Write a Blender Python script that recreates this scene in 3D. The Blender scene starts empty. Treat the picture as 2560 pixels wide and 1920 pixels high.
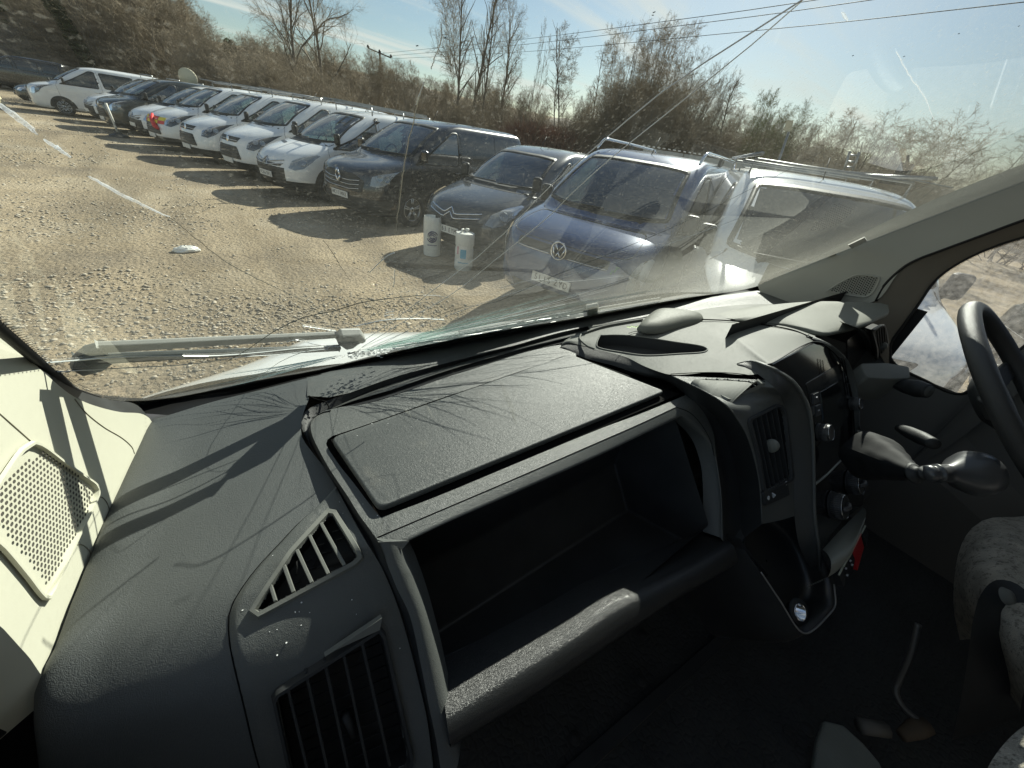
import bpy, bmesh, math, random
import numpy as np
from mathutils import Vector, Matrix, noise as mnoise
random.seed(7); rng = np.random.default_rng(7)
sc = bpy.context.scene
COL = sc.collection
# ---------------------------------------------------------------- camera
CAM_H = 1.85                     # lens 1.85 m above the gravel, in the passenger side of the cab
C0 = np.array([0., 0., CAM_H])
F = 924.4; HD = 605.5; NV = np.array([-.161, .987]); NV /= np.linalg.norm(NV)
TH = math.atan(HD / F)
_dn = np.array([NV[0]*F/math.tan(TH), NV[1]*F/math.tan(TH), F]); UPC = -_dn/np.linalg.norm(_dn)
_f0 = np.array([0, 0, 1.]) - UPC[2]*UPC; _f0 /= np.linalg.norm(_f0)
_r0 = np.cross(_f0, UPC)
if _r0[0] < 0: _r0 = -_r0
AZ = math.radians(40.4)
RW = np.stack([_f0*math.sin(AZ)+_r0*math.cos(AZ), _f0*math.cos(AZ)-_r0*math.sin(AZ), UPC])
cam = bpy.data.cameras.new('camera'); cam.lens = 13.0; cam.sensor_width = 36.0
cam.clip_start = 0.01; cam.clip_end = 3000
cam_ob = bpy.data.objects.new('camera', cam); COL.objects.link(cam_ob)
M = Matrix([[RW[i][0], -RW[i][1], -RW[i][2], C0[i]] for i in range(3)] + [[0, 0, 0, 1]])
cam_ob.matrix_world = M
sc.camera = cam_ob
# ---------------------------------------------------------------- sky, sun, exposure
SUN_AZ, SUN_EL = math.radians(60.5), math.radians(32.5)      # azimuth clockwise from +Y
SDIR = Vector((math.sin(SUN_AZ)*math.cos(SUN_EL), math.cos(SUN_AZ)*math.cos(SUN_EL), math.sin(SUN_EL)))
world = bpy.data.worlds.new('World'); sc.world = world; world.use_nodes = True
nt = world.node_tree; nt.nodes.clear()
def _n(t, typ, **k):
    n = t.nodes.new(typ)
    for a, b in k.items(): setattr(n, a, b)
    return n
wo = _n(nt, 'ShaderNodeOutputWorld'); bg = _n(nt, 'ShaderNodeBackground'); bg.inputs[1].default_value = 0.051
sky = _n(nt, 'ShaderNodeTexSky', sky_type='NISHITA', sun_disc=False)
sky.sun_elevation = SUN_EL; sky.sun_rotation = SUN_AZ; sky.air_density = 1.1; sky.dust_density = .35; sky.ozone_density = 1.2
tc = _n(nt, 'ShaderNodeTexCoord'); sep = _n(nt, 'ShaderNodeSeparateXYZ'); nt.links.new(tc.outputs['Generated'], sep.inputs[0])
zc = _n(nt, 'ShaderNodeMath', operation='MAXIMUM'); zc.inputs[1].default_value = 0.06; nt.links.new(sep.outputs[2], zc.inputs[0])
za = _n(nt, 'ShaderNodeMath', operation='ADD'); za.inputs[1].default_value = 0.12; nt.links.new(zc.outputs[0], za.inputs[0])
dv = _n(nt, 'ShaderNodeVectorMath', operation='DIVIDE'); cb = _n(nt, 'ShaderNodeCombineXYZ')
for i in range(3): nt.links.new(za.outputs[0], cb.inputs[i])
nt.links.new(tc.outputs['Generated'], dv.inputs[0]); nt.links.new(cb.outputs[0], dv.inputs[1])
mp = _n(nt, 'ShaderNodeMapping'); mp.inputs['Rotation'].default_value = (0, 0, math.radians(28)); mp.inputs['Scale'].default_value = (0.42, 1.7, 0.0)
nt.links.new(dv.outputs[0], mp.inputs[0])
ns = _n(nt, 'ShaderNodeTexNoise'); ns.inputs['Scale'].default_value = 1.0; ns.inputs['Detail'].default_value = 9; ns.inputs['Roughness'].default_value = .52; ns.inputs['Distortion'].default_value = .55
nt.links.new(mp.outputs[0], ns.inputs['Vector'])
cr = _n(nt, 'ShaderNodeMapRange', interpolation_type='SMOOTHSTEP'); cr.inputs[1].default_value = .46; cr.inputs[2].default_value = .70; cr.inputs[4].default_value = .85
nt.links.new(ns.outputs[0], cr.inputs[0])
mx = _n(nt, 'ShaderNodeMix', data_type='RGBA'); nt.links.new(cr.outputs[0], mx.inputs[0]); nt.links.new(sky.outputs[0], mx.inputs[6]); mx.inputs[7].default_value = (9.6, 9.4, 8.9, 1)
nt.links.new(mx.outputs[2], bg.inputs[0]); nt.links.new(bg.outputs[0], wo.inputs[0])
sun = bpy.data.lights.new('sun', 'SUN'); sun.energy = 5.0; sun.angle = math.radians(.53); sun.color = (1.0, .95, .86)
sun_ob = bpy.data.objects.new('sun', sun); COL.objects.link(sun_ob); sun_ob.rotation_euler = SDIR.to_track_quat('Z', 'Y').to_euler()
sc.view_settings.view_transform = 'Standard'; sc.view_settings.look = 'None'; sc.view_settings.gamma = 1
sc.view_settings.exposure = 0.85
sc.view_settings.use_curve_mapping = False
sc.cycles.max_bounces = 10; sc.cycles.transparent_max_bounces = 24; sc.cycles.diffuse_bounces = 4; sc.cycles.glossy_bounces = 4
sc.cycles.caustics_reflective = False; sc.cycles.caustics_refractive = False
sc.cycles.sample_clamp_indirect = 4.0
# ---------------------------------------------------------------- geometry from sight lines
def ray(u, v):
    p = np.array([u-1280., v-960., F]); return RW @ (p/np.linalg.norm(p))
def PL(u, v, P0, N):
    r = ray(u, v); N = np.asarray(N, float); P0 = np.asarray(P0, float)
    return C0 + r*(np.dot(P0, N)/np.dot(r, N))
def L(u, v, h):                  # point of a sight line h metres above (+) or below (-) the lens
    return PL(u, v, (0, 0, h), (0, 0, 1))
def LX(u, v, x): return PL(u, v, (x, 0, 0), (1, 0, 0))
def LY(u, v, y): return PL(u, v, (0, y, 0), (0, 1, 0))
def proj(P):
    q = RW.T @ (np.asarray(P, float)-C0); return np.array([1280+F*q[0]/q[2], 960+F*q[1]/q[2]])
def LS(pts, h=None):
    return [L(p[0], p[1], p[2] if len(p) > 2 else h) for p in pts]
# ---------------------------------------------------------------- materials
MATS = {}
def mat(name, col, rough=.5, metal=0., bump=None, spec=.5, var=0., vscale=8., coat=0., emit=None, dirt=None, dirtcol=(.4, .36, .28)):
    if name in MATS: return MATS[name]
    m = bpy.data.materials.new(name); m.use_nodes = True; t = m.node_tree; b = t.nodes['Principled BSDF']
    c = (*col, 1)
    b.inputs['Base Color'].default_value = c; b.inputs['Roughness'].default_value = rough; b.inputs['Metallic'].default_value = metal
    b.inputs['Specular IOR Level'].default_value = spec; b.inputs['Coat Weight'].default_value = coat; b.inputs['Coat Roughness'].default_value = .03
    tcn = _n(t, 'ShaderNodeTexCoord'); last = None
    if var:
        n1 = _n(t, 'ShaderNodeTexNoise'); n1.inputs['Scale'].default_value = vscale; n1.inputs['Detail'].default_value = 6
        t.links.new(tcn.outputs['Object'], n1.inputs['Vector'])
        r1 = _n(t, 'ShaderNodeMapRange'); r1.inputs[1].default_value = .3; r1.inputs[2].default_value = .7; r1.inputs[3].default_value = 1-var; r1.inputs[4].default_value = 1+var
        t.links.new(n1.outputs[0], r1.inputs[0])
        mm = _n(t, 'ShaderNodeVectorMath', operation='SCALE'); mm.inputs[0].default_value = col; t.links.new(r1.outputs[0], mm.inputs['Scale'])
        last = mm.outputs[0]
        r2 = _n(t, 'ShaderNodeMapRange'); r2.inputs[1].default_value = .3; r2.inputs[2].default_value = .7; r2.inputs[3].default_value = rough*(1-var*.4); r2.inputs[4].default_value = min(1, rough*(1+var*.4))
        t.links.new(n1.outputs[0], r2.inputs[0]); t.links.new(r2.outputs[0], b.inputs['Roughness'])
    if dirt:
        n2 = _n(t, 'ShaderNodeTexNoise'); n2.inputs['Scale'].default_value = dirt[0]; n2.inputs['Detail'].default_value = 10; n2.inputs['Roughness'].default_value = .7
        t.links.new(tcn.outputs['Object'], n2.inputs['Vector'])
        r3 = _n(t, 'ShaderNodeMapRange', interpolation_type='SMOOTHSTEP'); r3.inputs[1].default_value = dirt[1]; r3.inputs[2].default_value = dirt[1]+.12; r3.inputs[4].default_value = dirt[2]
        t.links.new(n2.outputs[0], r3.inputs[0])
        m2 = _n(t, 'ShaderNodeMix', data_type='RGBA'); t.links.new(r3.outputs[0], m2.inputs[0]); m2.inputs[7].default_value = (*dirtcol, 1)
        if last is not None: t.links.new(last, m2.inputs[6])
        else: m2.inputs[6].default_value = c
        last = m2.outputs[2]
    if last is not None: t.links.new(last, b.inputs['Base Color'])
    if bump:
        kind, scale, strength, dist = bump
        if kind == 'cell':
            v = _n(t, 'ShaderNodeTexVoronoi', feature='DISTANCE_TO_EDGE'); v.inputs['Scale'].default_value = scale
            nn = _n(t, 'ShaderNodeTexNoise'); nn.inputs['Scale'].default_value = scale*.5
            t.links.new(tcn.outputs['Object'], nn.inputs['Vector'])
            mv = _n(t, 'ShaderNodeMix', data_type='VECTOR'); mv.inputs[0].default_value = .012
            t.links.new(tcn.outputs['Object'], mv.inputs[4]); t.links.new(nn.outputs['Color'], mv.inputs[5]); t.links.new(mv.outputs[1], v.inputs['Vector'])
            src = v.outputs[0]
            cl = _n(t, 'ShaderNodeMapRange'); cl.inputs[2].default_value = .25; t.links.new(src, cl.inputs[0]); src = cl.outputs[0]
        elif kind == 'wave':
            v = _n(t, 'ShaderNodeTexWave'); v.inputs['Scale'].default_value = scale; v.inputs['Distortion'].default_value = .3; t.links.new(tcn.outputs['Object'], v.inputs['Vector']); src = v.outputs[1]
        else:
            v = _n(t, 'ShaderNodeTexNoise'); v.inputs['Scale'].default_value = scale; v.inputs['Detail'].default_value = 5; t.links.new(tcn.outputs['Object'], v.inputs['Vector']); src = v.outputs[0]
        bp = _n(t, 'ShaderNodeBump'); bp.inputs['Strength'].default_value = strength; bp.inputs['Distance'].default_value = dist
        t.links.new(src, bp.inputs['Height']); t.links.new(bp.outputs[0], b.inputs['Normal'])
    if emit: b.inputs['Emission Color'].default_value = (*emit, 1); b.inputs['Emission Strength'].default_value = 1
    MATS[name] = m; return m
def glass_mat(name, tint, refl=1.5, dust=.0, dustcol=(.75, .76, .68), dscale=30, fac_min=0.0):
    if name in MATS: return MATS[name]
    m = bpy.data.materials.new(name); m.use_nodes = True; t = m.node_tree; t.nodes.clear()
    o = _n(t, 'ShaderNodeOutputMaterial'); tr = _n(t, 'ShaderNodeBsdfTransparent'); tr.inputs[0].default_value = (*tint, 1)
    gl = _n(t, 'ShaderNodeBsdfGlossy'); gl.inputs['Roughness'].default_value = .02
    fr = _n(t, 'ShaderNodeFresnel'); fr.inputs[0].default_value = refl
    ad = _n(t, 'ShaderNodeMath', operation='ADD', use_clamp=True); ad.inputs[1].default_value = fac_min; t.links.new(fr.outputs[0], ad.inputs[0])
    ms = _n(t, 'ShaderNodeMixShader'); t.links.new(ad.outputs[0], ms.inputs[0]); t.links.new(tr.outputs[0], ms.inputs[1]); t.links.new(gl.outputs[0], ms.inputs[2])
    out = ms.outputs[0]
    if dust:
        df = _n(t, 'ShaderNodeBsdfDiffuse'); df.inputs[0].default_value = (*dustcol, 1)
        tl = _n(t, 'ShaderNodeBsdfTranslucent'); tl.inputs[0].default_value = (*dustcol, 1)
        dm = _n(t, 'ShaderNodeMixShader'); dm.inputs[0].default_value = .6; t.links.new(df.outputs[0], dm.inputs[1]); t.links.new(tl.outputs[0], dm.inputs[2])
        tcn = _n(t, 'ShaderNodeTexCoord')
        n1 = _n(t, 'ShaderNodeTexNoise'); n1.inputs['Scale'].default_value = dscale; n1.inputs['Detail'].default_value = 12; n1.inputs['Roughness'].default_value = .75
        t.links.new(tcn.outputs['Object'], n1.inputs['Vector'])
        r = _n(t, 'ShaderNodeMapRange'); r.inputs[1].default_value = .35; r.inputs[2].default_value = .8; r.inputs[3].default_value = dust*.3; r.inputs[4].default_value = dust*2.2
        t.links.new(n1.outputs[0], r.inputs[0])
        m2 = _n(t, 'ShaderNodeMixShader'); t.links.new(r.outputs[0], m2.inputs[0]); t.links.new(out, m2.inputs[1]); t.links.new(dm.outputs[0], m2.inputs[2]); out = m2.outputs[0]
    t.links.new(out, o.inputs[0]); MATS[name] = m; return m
# ---------------------------------------------------------------- mesh helpers
def link(o, parent=None):
    COL.objects.link(o)
    if parent is not None: o.parent = parent
    return o
def mk(name, V, Fc, m, parent=None, smooth=True, auto=None, label=None, kind=None, bevel=None, matidx=None):
    me = bpy.data.meshes.new(name); me.from_pydata([tuple(map(float, v)) for v in V], [], [tuple(int(i) for i in f) for f in Fc])
    for x in (m if isinstance(m, (list, tuple)) else [m]): me.materials.append(x)
    if matidx is not None: me.polygons.foreach_set('material_index', matidx)
    if smooth: me.polygons.foreach_set('use_smooth', [True]*len(me.polygons))
    me.update()
    if auto: me.set_sharp_from_angle(angle=math.radians(auto))
    o = bpy.data.objects.new(name, me); link(o, parent)
    if label: o['label'] = label
    if kind: o['kind'] = kind
    if bevel:
        b = o.modifiers.new('bevel', 'BEVEL'); b.width = bevel; b.segments = 3; b.limit_method = 'ANGLE'; b.angle_limit = math.radians(35); b.harden_normals = False
    return o
def thing(name, label, cat, loc=(0, 0, 0), rz=0., group=None):
    o = bpy.data.objects.new(name, None); link(o); o.location = loc; o.rotation_euler = (0, 0, rz); o.empty_display_size = .1
    o['label'] = label; o['category'] = cat
    if group: o['group'] = group
    return o
def tag(o, label, cat, group=None):
    o['label'] = label; o['category'] = cat
    if group: o['group'] = group
    return o
def struct(o): o['kind'] = 'structure'; return o
class MB:
    def __init__(s): s.V = []; s.F = []; s.mi = []
    def add(s, V, Fc, mi=0):
        b = len(s.V); s.V += [tuple(v) for v in V]; s.F += [tuple(b+i for i in f) for f in Fc]; s.mi += [mi]*len(Fc)
    def box(s, c, d, R=None, mi=0):
        d = np.array(d)/2; V = []
        for x in (-1, 1):
            for y in (-1, 1):
                for z in (-1, 1):
                    p = np.array([x, y, z])*d
                    if R is not None: p = R @ p
                    V.append(np.array(c)+p)
        s.add(V, [(0, 1, 3, 2), (4, 6, 7, 5), (0, 4, 5, 1), (2, 3, 7, 6), (0, 2, 6, 4), (1, 5, 7, 3)], mi)
    def tube(s, pts, r, k=6, mi=0, cap=True):
        pts = [np.asarray(p, float) for p in pts]; n = len(pts)
        rr = r if isinstance(r, (list, tuple, np.ndarray)) else [r]*n
        V = []; up = np.array([0.13, 0.21, 1.])
        for i, p in enumerate(pts):
            t = pts[min(i+1, n-1)]-pts[max(i-1, 0)]; t = t/(np.linalg.norm(t)+1e-9)
            a = np.cross(t, up)
            if np.linalg.norm(a) < .1: a = np.cross(t, [1, 0.1, 0])
            a /= np.linalg.norm(a); b = np.cross(t, a)
            for j in range(k):
                q = 2*math.pi*j/k; V.append(p+rr[i]*(a*math.cos(q)+b*math.sin(q)))
        Fc = [(i*k+j, i*k+(j+1) % k, (i+1)*k+(j+1) % k, (i+1)*k+j) for i in range(n-1) for j in range(k)]
        if cap: Fc += [tuple(range(k))[::-1], tuple((n-1)*k+j for j in range(k))]
        s.add(V, Fc, mi)
    def lathe(s, prof, origin, axis, k=24, mi=0, closed=False):
        ax = np.asarray(axis, float); ax /= np.linalg.norm(ax)
        a = np.cross(ax, [0.1, .2, 1.]);
        if np.linalg.norm(a) < .2: a = np.cross(ax, [1., 0, 0])
        a /= np.linalg.norm(a); b = np.cross(ax, a); V = []
        for (r, h) in prof:
            for j in range(k):
                q = 2*math.pi*j/k; V.append(np.asarray(origin)+ax*h+r*(a*math.cos(q)+b*math.sin(q)))
        n = len(prof)
        Fc = [(i*k+j, i*k+(j+1) % k, (i+1)*k+(j+1) % k, (i+1)*k+j) for i in range(n-1) for j in range(k)]
        if closed: Fc += [((n-1)*k+j, (n-1)*k+(j+1) % k, (j+1) % k, j) for j in range(k)]
        s.add(V, Fc, mi)
    def build(s, name, m, parent=None, **k):
        return mk(name, s.V, s.F, m, parent, matidx=s.mi, **k)
def surf(*objs):
    """sight line -> point on a built surface (plus an offset along its normal)"""
    from mathutils.bvhtree import BVHTree
    V, Fc = [], []
    for o in objs:
        b = len(V); V += [v.co.copy() for v in o.data.vertices]; Fc += [tuple(b+i for i in p.vertices) for p in o.data.polygons]
    bv = BVHTree.FromPolygons(V, Fc)
    def f(u, v, off=0.):
        r = ray(u, v); loc, nr, _, _ = bv.ray_cast(Vector(C0), Vector(r))
        if loc is None:
            loc, nr, _, _ = bv.find_nearest(Vector(C0+r*.8))
        n = np.array(nr); n = n if np.dot(n, r) < 0 else -n
        return np.array(loc)+n*off
    return f
def patch_px(name, poly, fn, m, parent, off=.001, rings=5, n=60, **k):
    c = np.mean(poly, 0); P = crom([np.array([a, b, 0.]) for a, b in list(poly)+[poly[0]]], n+1)[:-1] if n else [np.array([a, b, 0.]) for a, b in poly]; n = len(P); V = []
    for r_ in range(rings):
        t = 1-r_/rings; V += [fn(c[0]+(p[0]-c[0])*t, c[1]+(p[1]-c[1])*t, off) for p in P]
    V.append(fn(c[0], c[1], off)); Fc = []
    for r_ in range(rings-1): Fc += [(r_*n+i, r_*n+(i+1) % n, (r_+1)*n+(i+1) % n, (r_+1)*n+i) for i in range(n)]
    b = (rings-1)*n; Fc += [(b+i, b+(i+1) % n, rings*n) for i in range(n)]
    return mk(name, V, Fc, m, parent, **k)
def cut(o, polys):
    """removes the faces of a fine skin that lie inside openings"""
    bm = bmesh.new(); bm.from_mesh(o.data); dl = []
    for f_ in bm.faces:
        c = f_.calc_center_median(); uv = proj(c)
        if any(inpoly(uv, p) for p in polys): dl.append(f_)
    bmesh.ops.delete(bm, geom=dl, context='FACES'); bm.to_mesh(o.data); bm.free()
def inpoly(p, poly):
    x, y = p; c = False; n = len(poly)
    for i in range(n):
        x1, y1 = poly[i]; x2, y2 = poly[i-1]
        if (y1 > y) != (y2 > y) and x < (x2-x1)*(y-y1)/(y2-y1)+x1: c = not c
    return c
def crom(P, n):
    P = [np.asarray(p, float) for p in P]
    if len(P) == 2: return [P[0]+(P[1]-P[0])*t for t in np.linspace(0, 1, n)]
    seg = [0]+list(np.cumsum([np.linalg.norm(P[i+1]-P[i])**.5+1e-9 for i in range(len(P)-1)]))
    tot = seg[-1]; out = []
    lens = [0]+list(np.cumsum([np.linalg.norm(P[i+1]-P[i])+1e-9 for i in range(len(P)-1)]))
    for s_ in np.linspace(0, lens[-1], n):
        i = min(int(np.searchsorted(lens, s_, side='right'))-1, len(P)-2); i = max(i, 0)
        t = (s_-lens[i])/(lens[i+1]-lens[i])
        p1, p2 = P[i], P[i+1]; l = lens[i+1]-lens[i]
        m1 = (P[i+1]-P[i-1])/(lens[i+1]-lens[i-1])*l if i > 0 else (p2-p1)
        m2 = (P[i+2]-P[i])/(lens[i+2]-lens[i])*l if i+2 < len(P) else (p2-p1)
        h = (2*t**3-3*t**2+1)*p1+(t**3-2*t**2+t)*m1+(-2*t**3+3*t**2)*p2+(t**3-t**2)*m2
        out.append(h)
    return out
def loft(name, curves, m, parent=None, n=40, sub=4, thick=0, **k):
    rows = [crom(c, n) if len(c) > 1 else [c[0]]*n for c in curves]
    if sub > 1 and len(rows) > 2:
        nr = (len(rows)-1)*sub+1
        cols = [crom([r[j] for r in rows], nr) for j in range(n)]
        rows = [[cols[j][i] for j in range(n)] for i in range(nr)]
    V = [p for r in rows for p in r]
    Fc = [(i*n+j, i*n+j+1, (i+1)*n+j+1, (i+1)*n+j) for i in range(len(rows)-1) for j in range(n-1)]
    o = mk(name, V, Fc, m, parent, **k)
    if thick:
        s = o.modifiers.new('solid', 'SOLIDIFY'); s.thickness = thick; s.offset = 0
    return o
def slab(name, loop, nrm, th, m, parent=None, bevel=None, smooth=False, **k):
    """closed outline extruded by th along -nrm"""
    nrm = np.asarray(nrm, float)/np.linalg.norm(nrm); n = len(loop)
    V = [np.asarray(p) for p in loop]+[np.asarray(p)-nrm*th for p in loop]
    Fc = [tuple(range(n)), tuple(range(n, 2*n))[::-1]]+[(i, i+n, (i+1) % n+n, (i+1) % n) for i in range(n)]
    o = mk(name, V, Fc, m, parent, smooth=smooth, bevel=bevel, **k)
    bm = bmesh.new(); bm.from_mesh(o.data); bmesh.ops.recalc_face_normals(bm, faces=bm.faces); bm.to_mesh(o.data); bm.free()
    return o
def roundloop(P, r, k=5):
    """rounds the corners of a closed polygon"""
    P = [np.asarray(p, float) for p in P]; out = []
    for i in range(len(P)):
        a, b, c = P[i-1], P[i], P[(i+1) % len(P)]
        la, lc = np.linalg.norm(a-b), np.linalg.norm(c-b); q = min(r, la*.45, lc*.45)
        s, e = b+(a-b)/la*q, b+(c-b)/lc*q
        for t in np.linspace(0, 1, k): out.append((1-t)**2*s+2*t*(1-t)*b+t*t*e)
    return out
def ringframe(name, outer, inner, nrm, hgt, m, parent=None, **k):
    """raised frame between two loops with equal counts"""
    nrm = np.asarray(nrm, float)/np.linalg.norm(nrm); n = len(outer)
    V = [np.asarray(p) for p in outer]+[np.asarray(p)*.8+np.asarray(q)*.2+nrm*hgt for p, q in zip(outer, inner)]+[np.asarray(p)*.2+np.asarray(q)*.8+nrm*hgt for p, q in zip(outer, inner)]+[np.asarray(p)-nrm*.002 for p in inner]
    Fc = []
    for l in range(3): Fc += [(l*n+i, l*n+(i+1) % n, (l+1)*n+(i+1) % n, (l+1)*n+i) for i in range(n)]
    return mk(name, V, Fc, m, parent, auto=40, **k)
def text(name, s, size, m, parent=None, loc=(0, 0, 0), axes=None, depth=.0008, sx=1.0, align='CENTER'):
    cu = bpy.data.curves.new(name, 'FONT'); cu.body = s; cu.size = size; cu.extrude = depth; cu.align_x = align; cu.align_y = 'CENTER'; cu.space_character = 1.08
    tmp = bpy.data.objects.new(name, cu); me = bpy.data.meshes.new_from_object(tmp); bpy.data.objects.remove(tmp)
    me.materials.clear(); me.materials.append(m)
    o = bpy.data.objects.new(name, me); link(o, parent)
    if axes is not None:
        X, Y = [Vector(a).normalized() for a in axes]; Z = X.cross(Y)
        o.matrix_local = Matrix([[X[i]*sx, Y[i], Z[i], loc[i]] for i in range(3)]+[[0, 0, 0, 1]])
    else: o.location = loc
    return o
def copy_tree(o, parent=None):
    c = o.copy(); COL.objects.link(c)
    if parent is not None: c.parent = parent
    for ch in list(o.children): copy_tree(ch, c)
    return c
# ================================================================= ground
Fv = np.array([.951, .309]); Dv = np.array([-.32, .947]); Dv /= np.linalg.norm(Dv)      # row of vans: to their rear, along the row
def rowpt(s, d): return np.array([s*Fv[0]+d*Dv[0], s*Fv[1]+d*Dv[1], 0.])
def az_dir(u, v=None):           # horizontal direction of the sight line through picture column u near the horizon
    v = 309+.163*(u-1050) if v is None else v
    r = ray(u, v); q = np.array([r[0], r[1]]); return q/np.linalg.norm(q)
def gp(u, dist): q = az_dir(u)*dist; return np.array([q[0], q[1], 0.])
def hill(x, y):
    s = x*Fv[0]+y*Fv[1]; d = x*Dv[0]+y*Dv[1]
    h = 0
    k = max(0, (d-58)/45); k2 = max(0, (s-16)/40)
    h += 9*min(1, k)**1.3*min(1, 1.0)
    h += 1.2*min(1, k2)
    far = max(0, math.hypot(x, y)-110)/250
    return h+6*min(far, 1)
def groundmat():
    m = bpy.data.materials.new('gravelly_earth'); m.use_nodes = True; t = m.node_tree; b = t.nodes['Principled BSDF']; b.inputs['Roughness'].default_value = .95; b.inputs['Specular IOR Level'].default_value = .15
    tcn = _n(t, 'ShaderNodeTexCoord')
    n1 = _n(t, 'ShaderNodeTexNoise'); n1.inputs['Scale'].default_value = .35; n1.inputs['Detail'].default_value = 8; n1.inputs['Roughness'].default_value = .62
    n2 = _n(t, 'ShaderNodeTexNoise'); n2.inputs['Scale'].default_value = 16; n2.inputs['Detail'].default_value = 8; n2.inputs['Roughness'].default_value = .7
    v1 = _n(t, 'ShaderNodeTexVoronoi'); v1.inputs['Scale'].default_value = 26
    for n in (n1, n2, v1): t.links.new(tcn.outputs['Object'], n.inputs['Vector'])
    c1 = _n(t, 'ShaderNodeValToRGB'); e = c1.color_ramp.elements
    e[0].position = .33; e[0].color = (.22, .18, .13, 1); e[1].position = .68; e[1].color = (.44, .375, .275, 1)
    e2 = c1.color_ramp.elements.new(.5); e2.color = (.355, .285, .19, 1)
    t.links.new(n1.outputs[0], c1.inputs[0])
    r = _n(t, 'ShaderNodeMapRange'); r.inputs[1].default_value = .3; r.inputs[2].default_value = .7; r.inputs[3].default_value = .72; r.inputs[4].default_value = 1.22; t.links.new(n2.outputs[0], r.inputs[0])
    sc1 = _n(t, 'ShaderNodeVectorMath', operation='SCALE'); t.links.new(c1.outputs[0], sc1.inputs[0]); t.links.new(r.outputs[0], sc1.inputs['Scale'])
    mpp = _n(t, 'ShaderNodeMapping'); mpp.inputs['Rotation'].default_value = (0, 0, math.radians(-18)); mpp.inputs['Scale'].default_value = (1.1, .10, 1); t.links.new(tcn.outputs['Object'], mpp.inputs[0])
    n4 = _n(t, 'ShaderNodeTexNoise'); n4.inputs['Scale'].default_value = 1; n4.inputs['Detail'].default_value = 5; t.links.new(mpp.outputs[0], n4.inputs['Vector'])
    r4 = _n(t, 'ShaderNodeMapRange'); r4.inputs[1].default_value = .38; r4.inputs[2].default_value = .6; r4.inputs[3].default_value = .70; r4.inputs[4].default_value = 1.10; t.links.new(n4.outputs[0], r4.inputs[0])
    sc2 = _n(t, 'ShaderNodeVectorMath', operation='SCALE'); t.links.new(sc1.outputs[0], sc2.inputs[0]); t.links.new(r4.outputs[0], sc2.inputs['Scale'])
    t.links.new(sc2.outputs[0], b.inputs['Base Color'])
    bp = _n(t, 'ShaderNodeBump'); bp.inputs['Strength'].default_value = .9; bp.inputs['Distance'].default_value = .03
    ma = _n(t, 'ShaderNodeMath', operation='ADD'); t.links.new(n2.outputs[0], ma.inputs[0]); 
    mu = _n(t, 'ShaderNodeMath', operation='MULTIPLY'); mu.inputs[1].default_value = -.5; t.links.new(v1.outputs['Distance'], mu.inputs[0]); t.links.new(mu.outputs[0], ma.inputs[1])
    t.links.new(ma.outputs[0], bp.inputs['Height']); t.links.new(bp.outputs[0], b.inputs['Normal'])
    return m
GM = groundmat()
# ground mesh: polar sheet to the horizon, fine near the cab
rad = list(np.concatenate([np.linspace(.0, 3, 6), np.geomspace(3.4, 900, 70)])); K = 144
V = []; Fc = []
for r_ in rad:
    for k in range(K):
        a = 2*math.pi*k/K; x, y = r_*math.cos(a), r_*math.sin(a)
        z = hill(x, y)
        if 4 < r_ < 60: z += .025*mnoise.noise(Vector((x*.5, y*.5, 0)))
        V.append((x, y, z))
for i in range(len(rad)-1):
    for k in range(K): Fc.append((i*K+k, i*K+(k+1) % K, (i+1)*K+(k+1) % K, (i+1)*K+k))
struct(mk('ground', V, Fc, GM))
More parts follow.
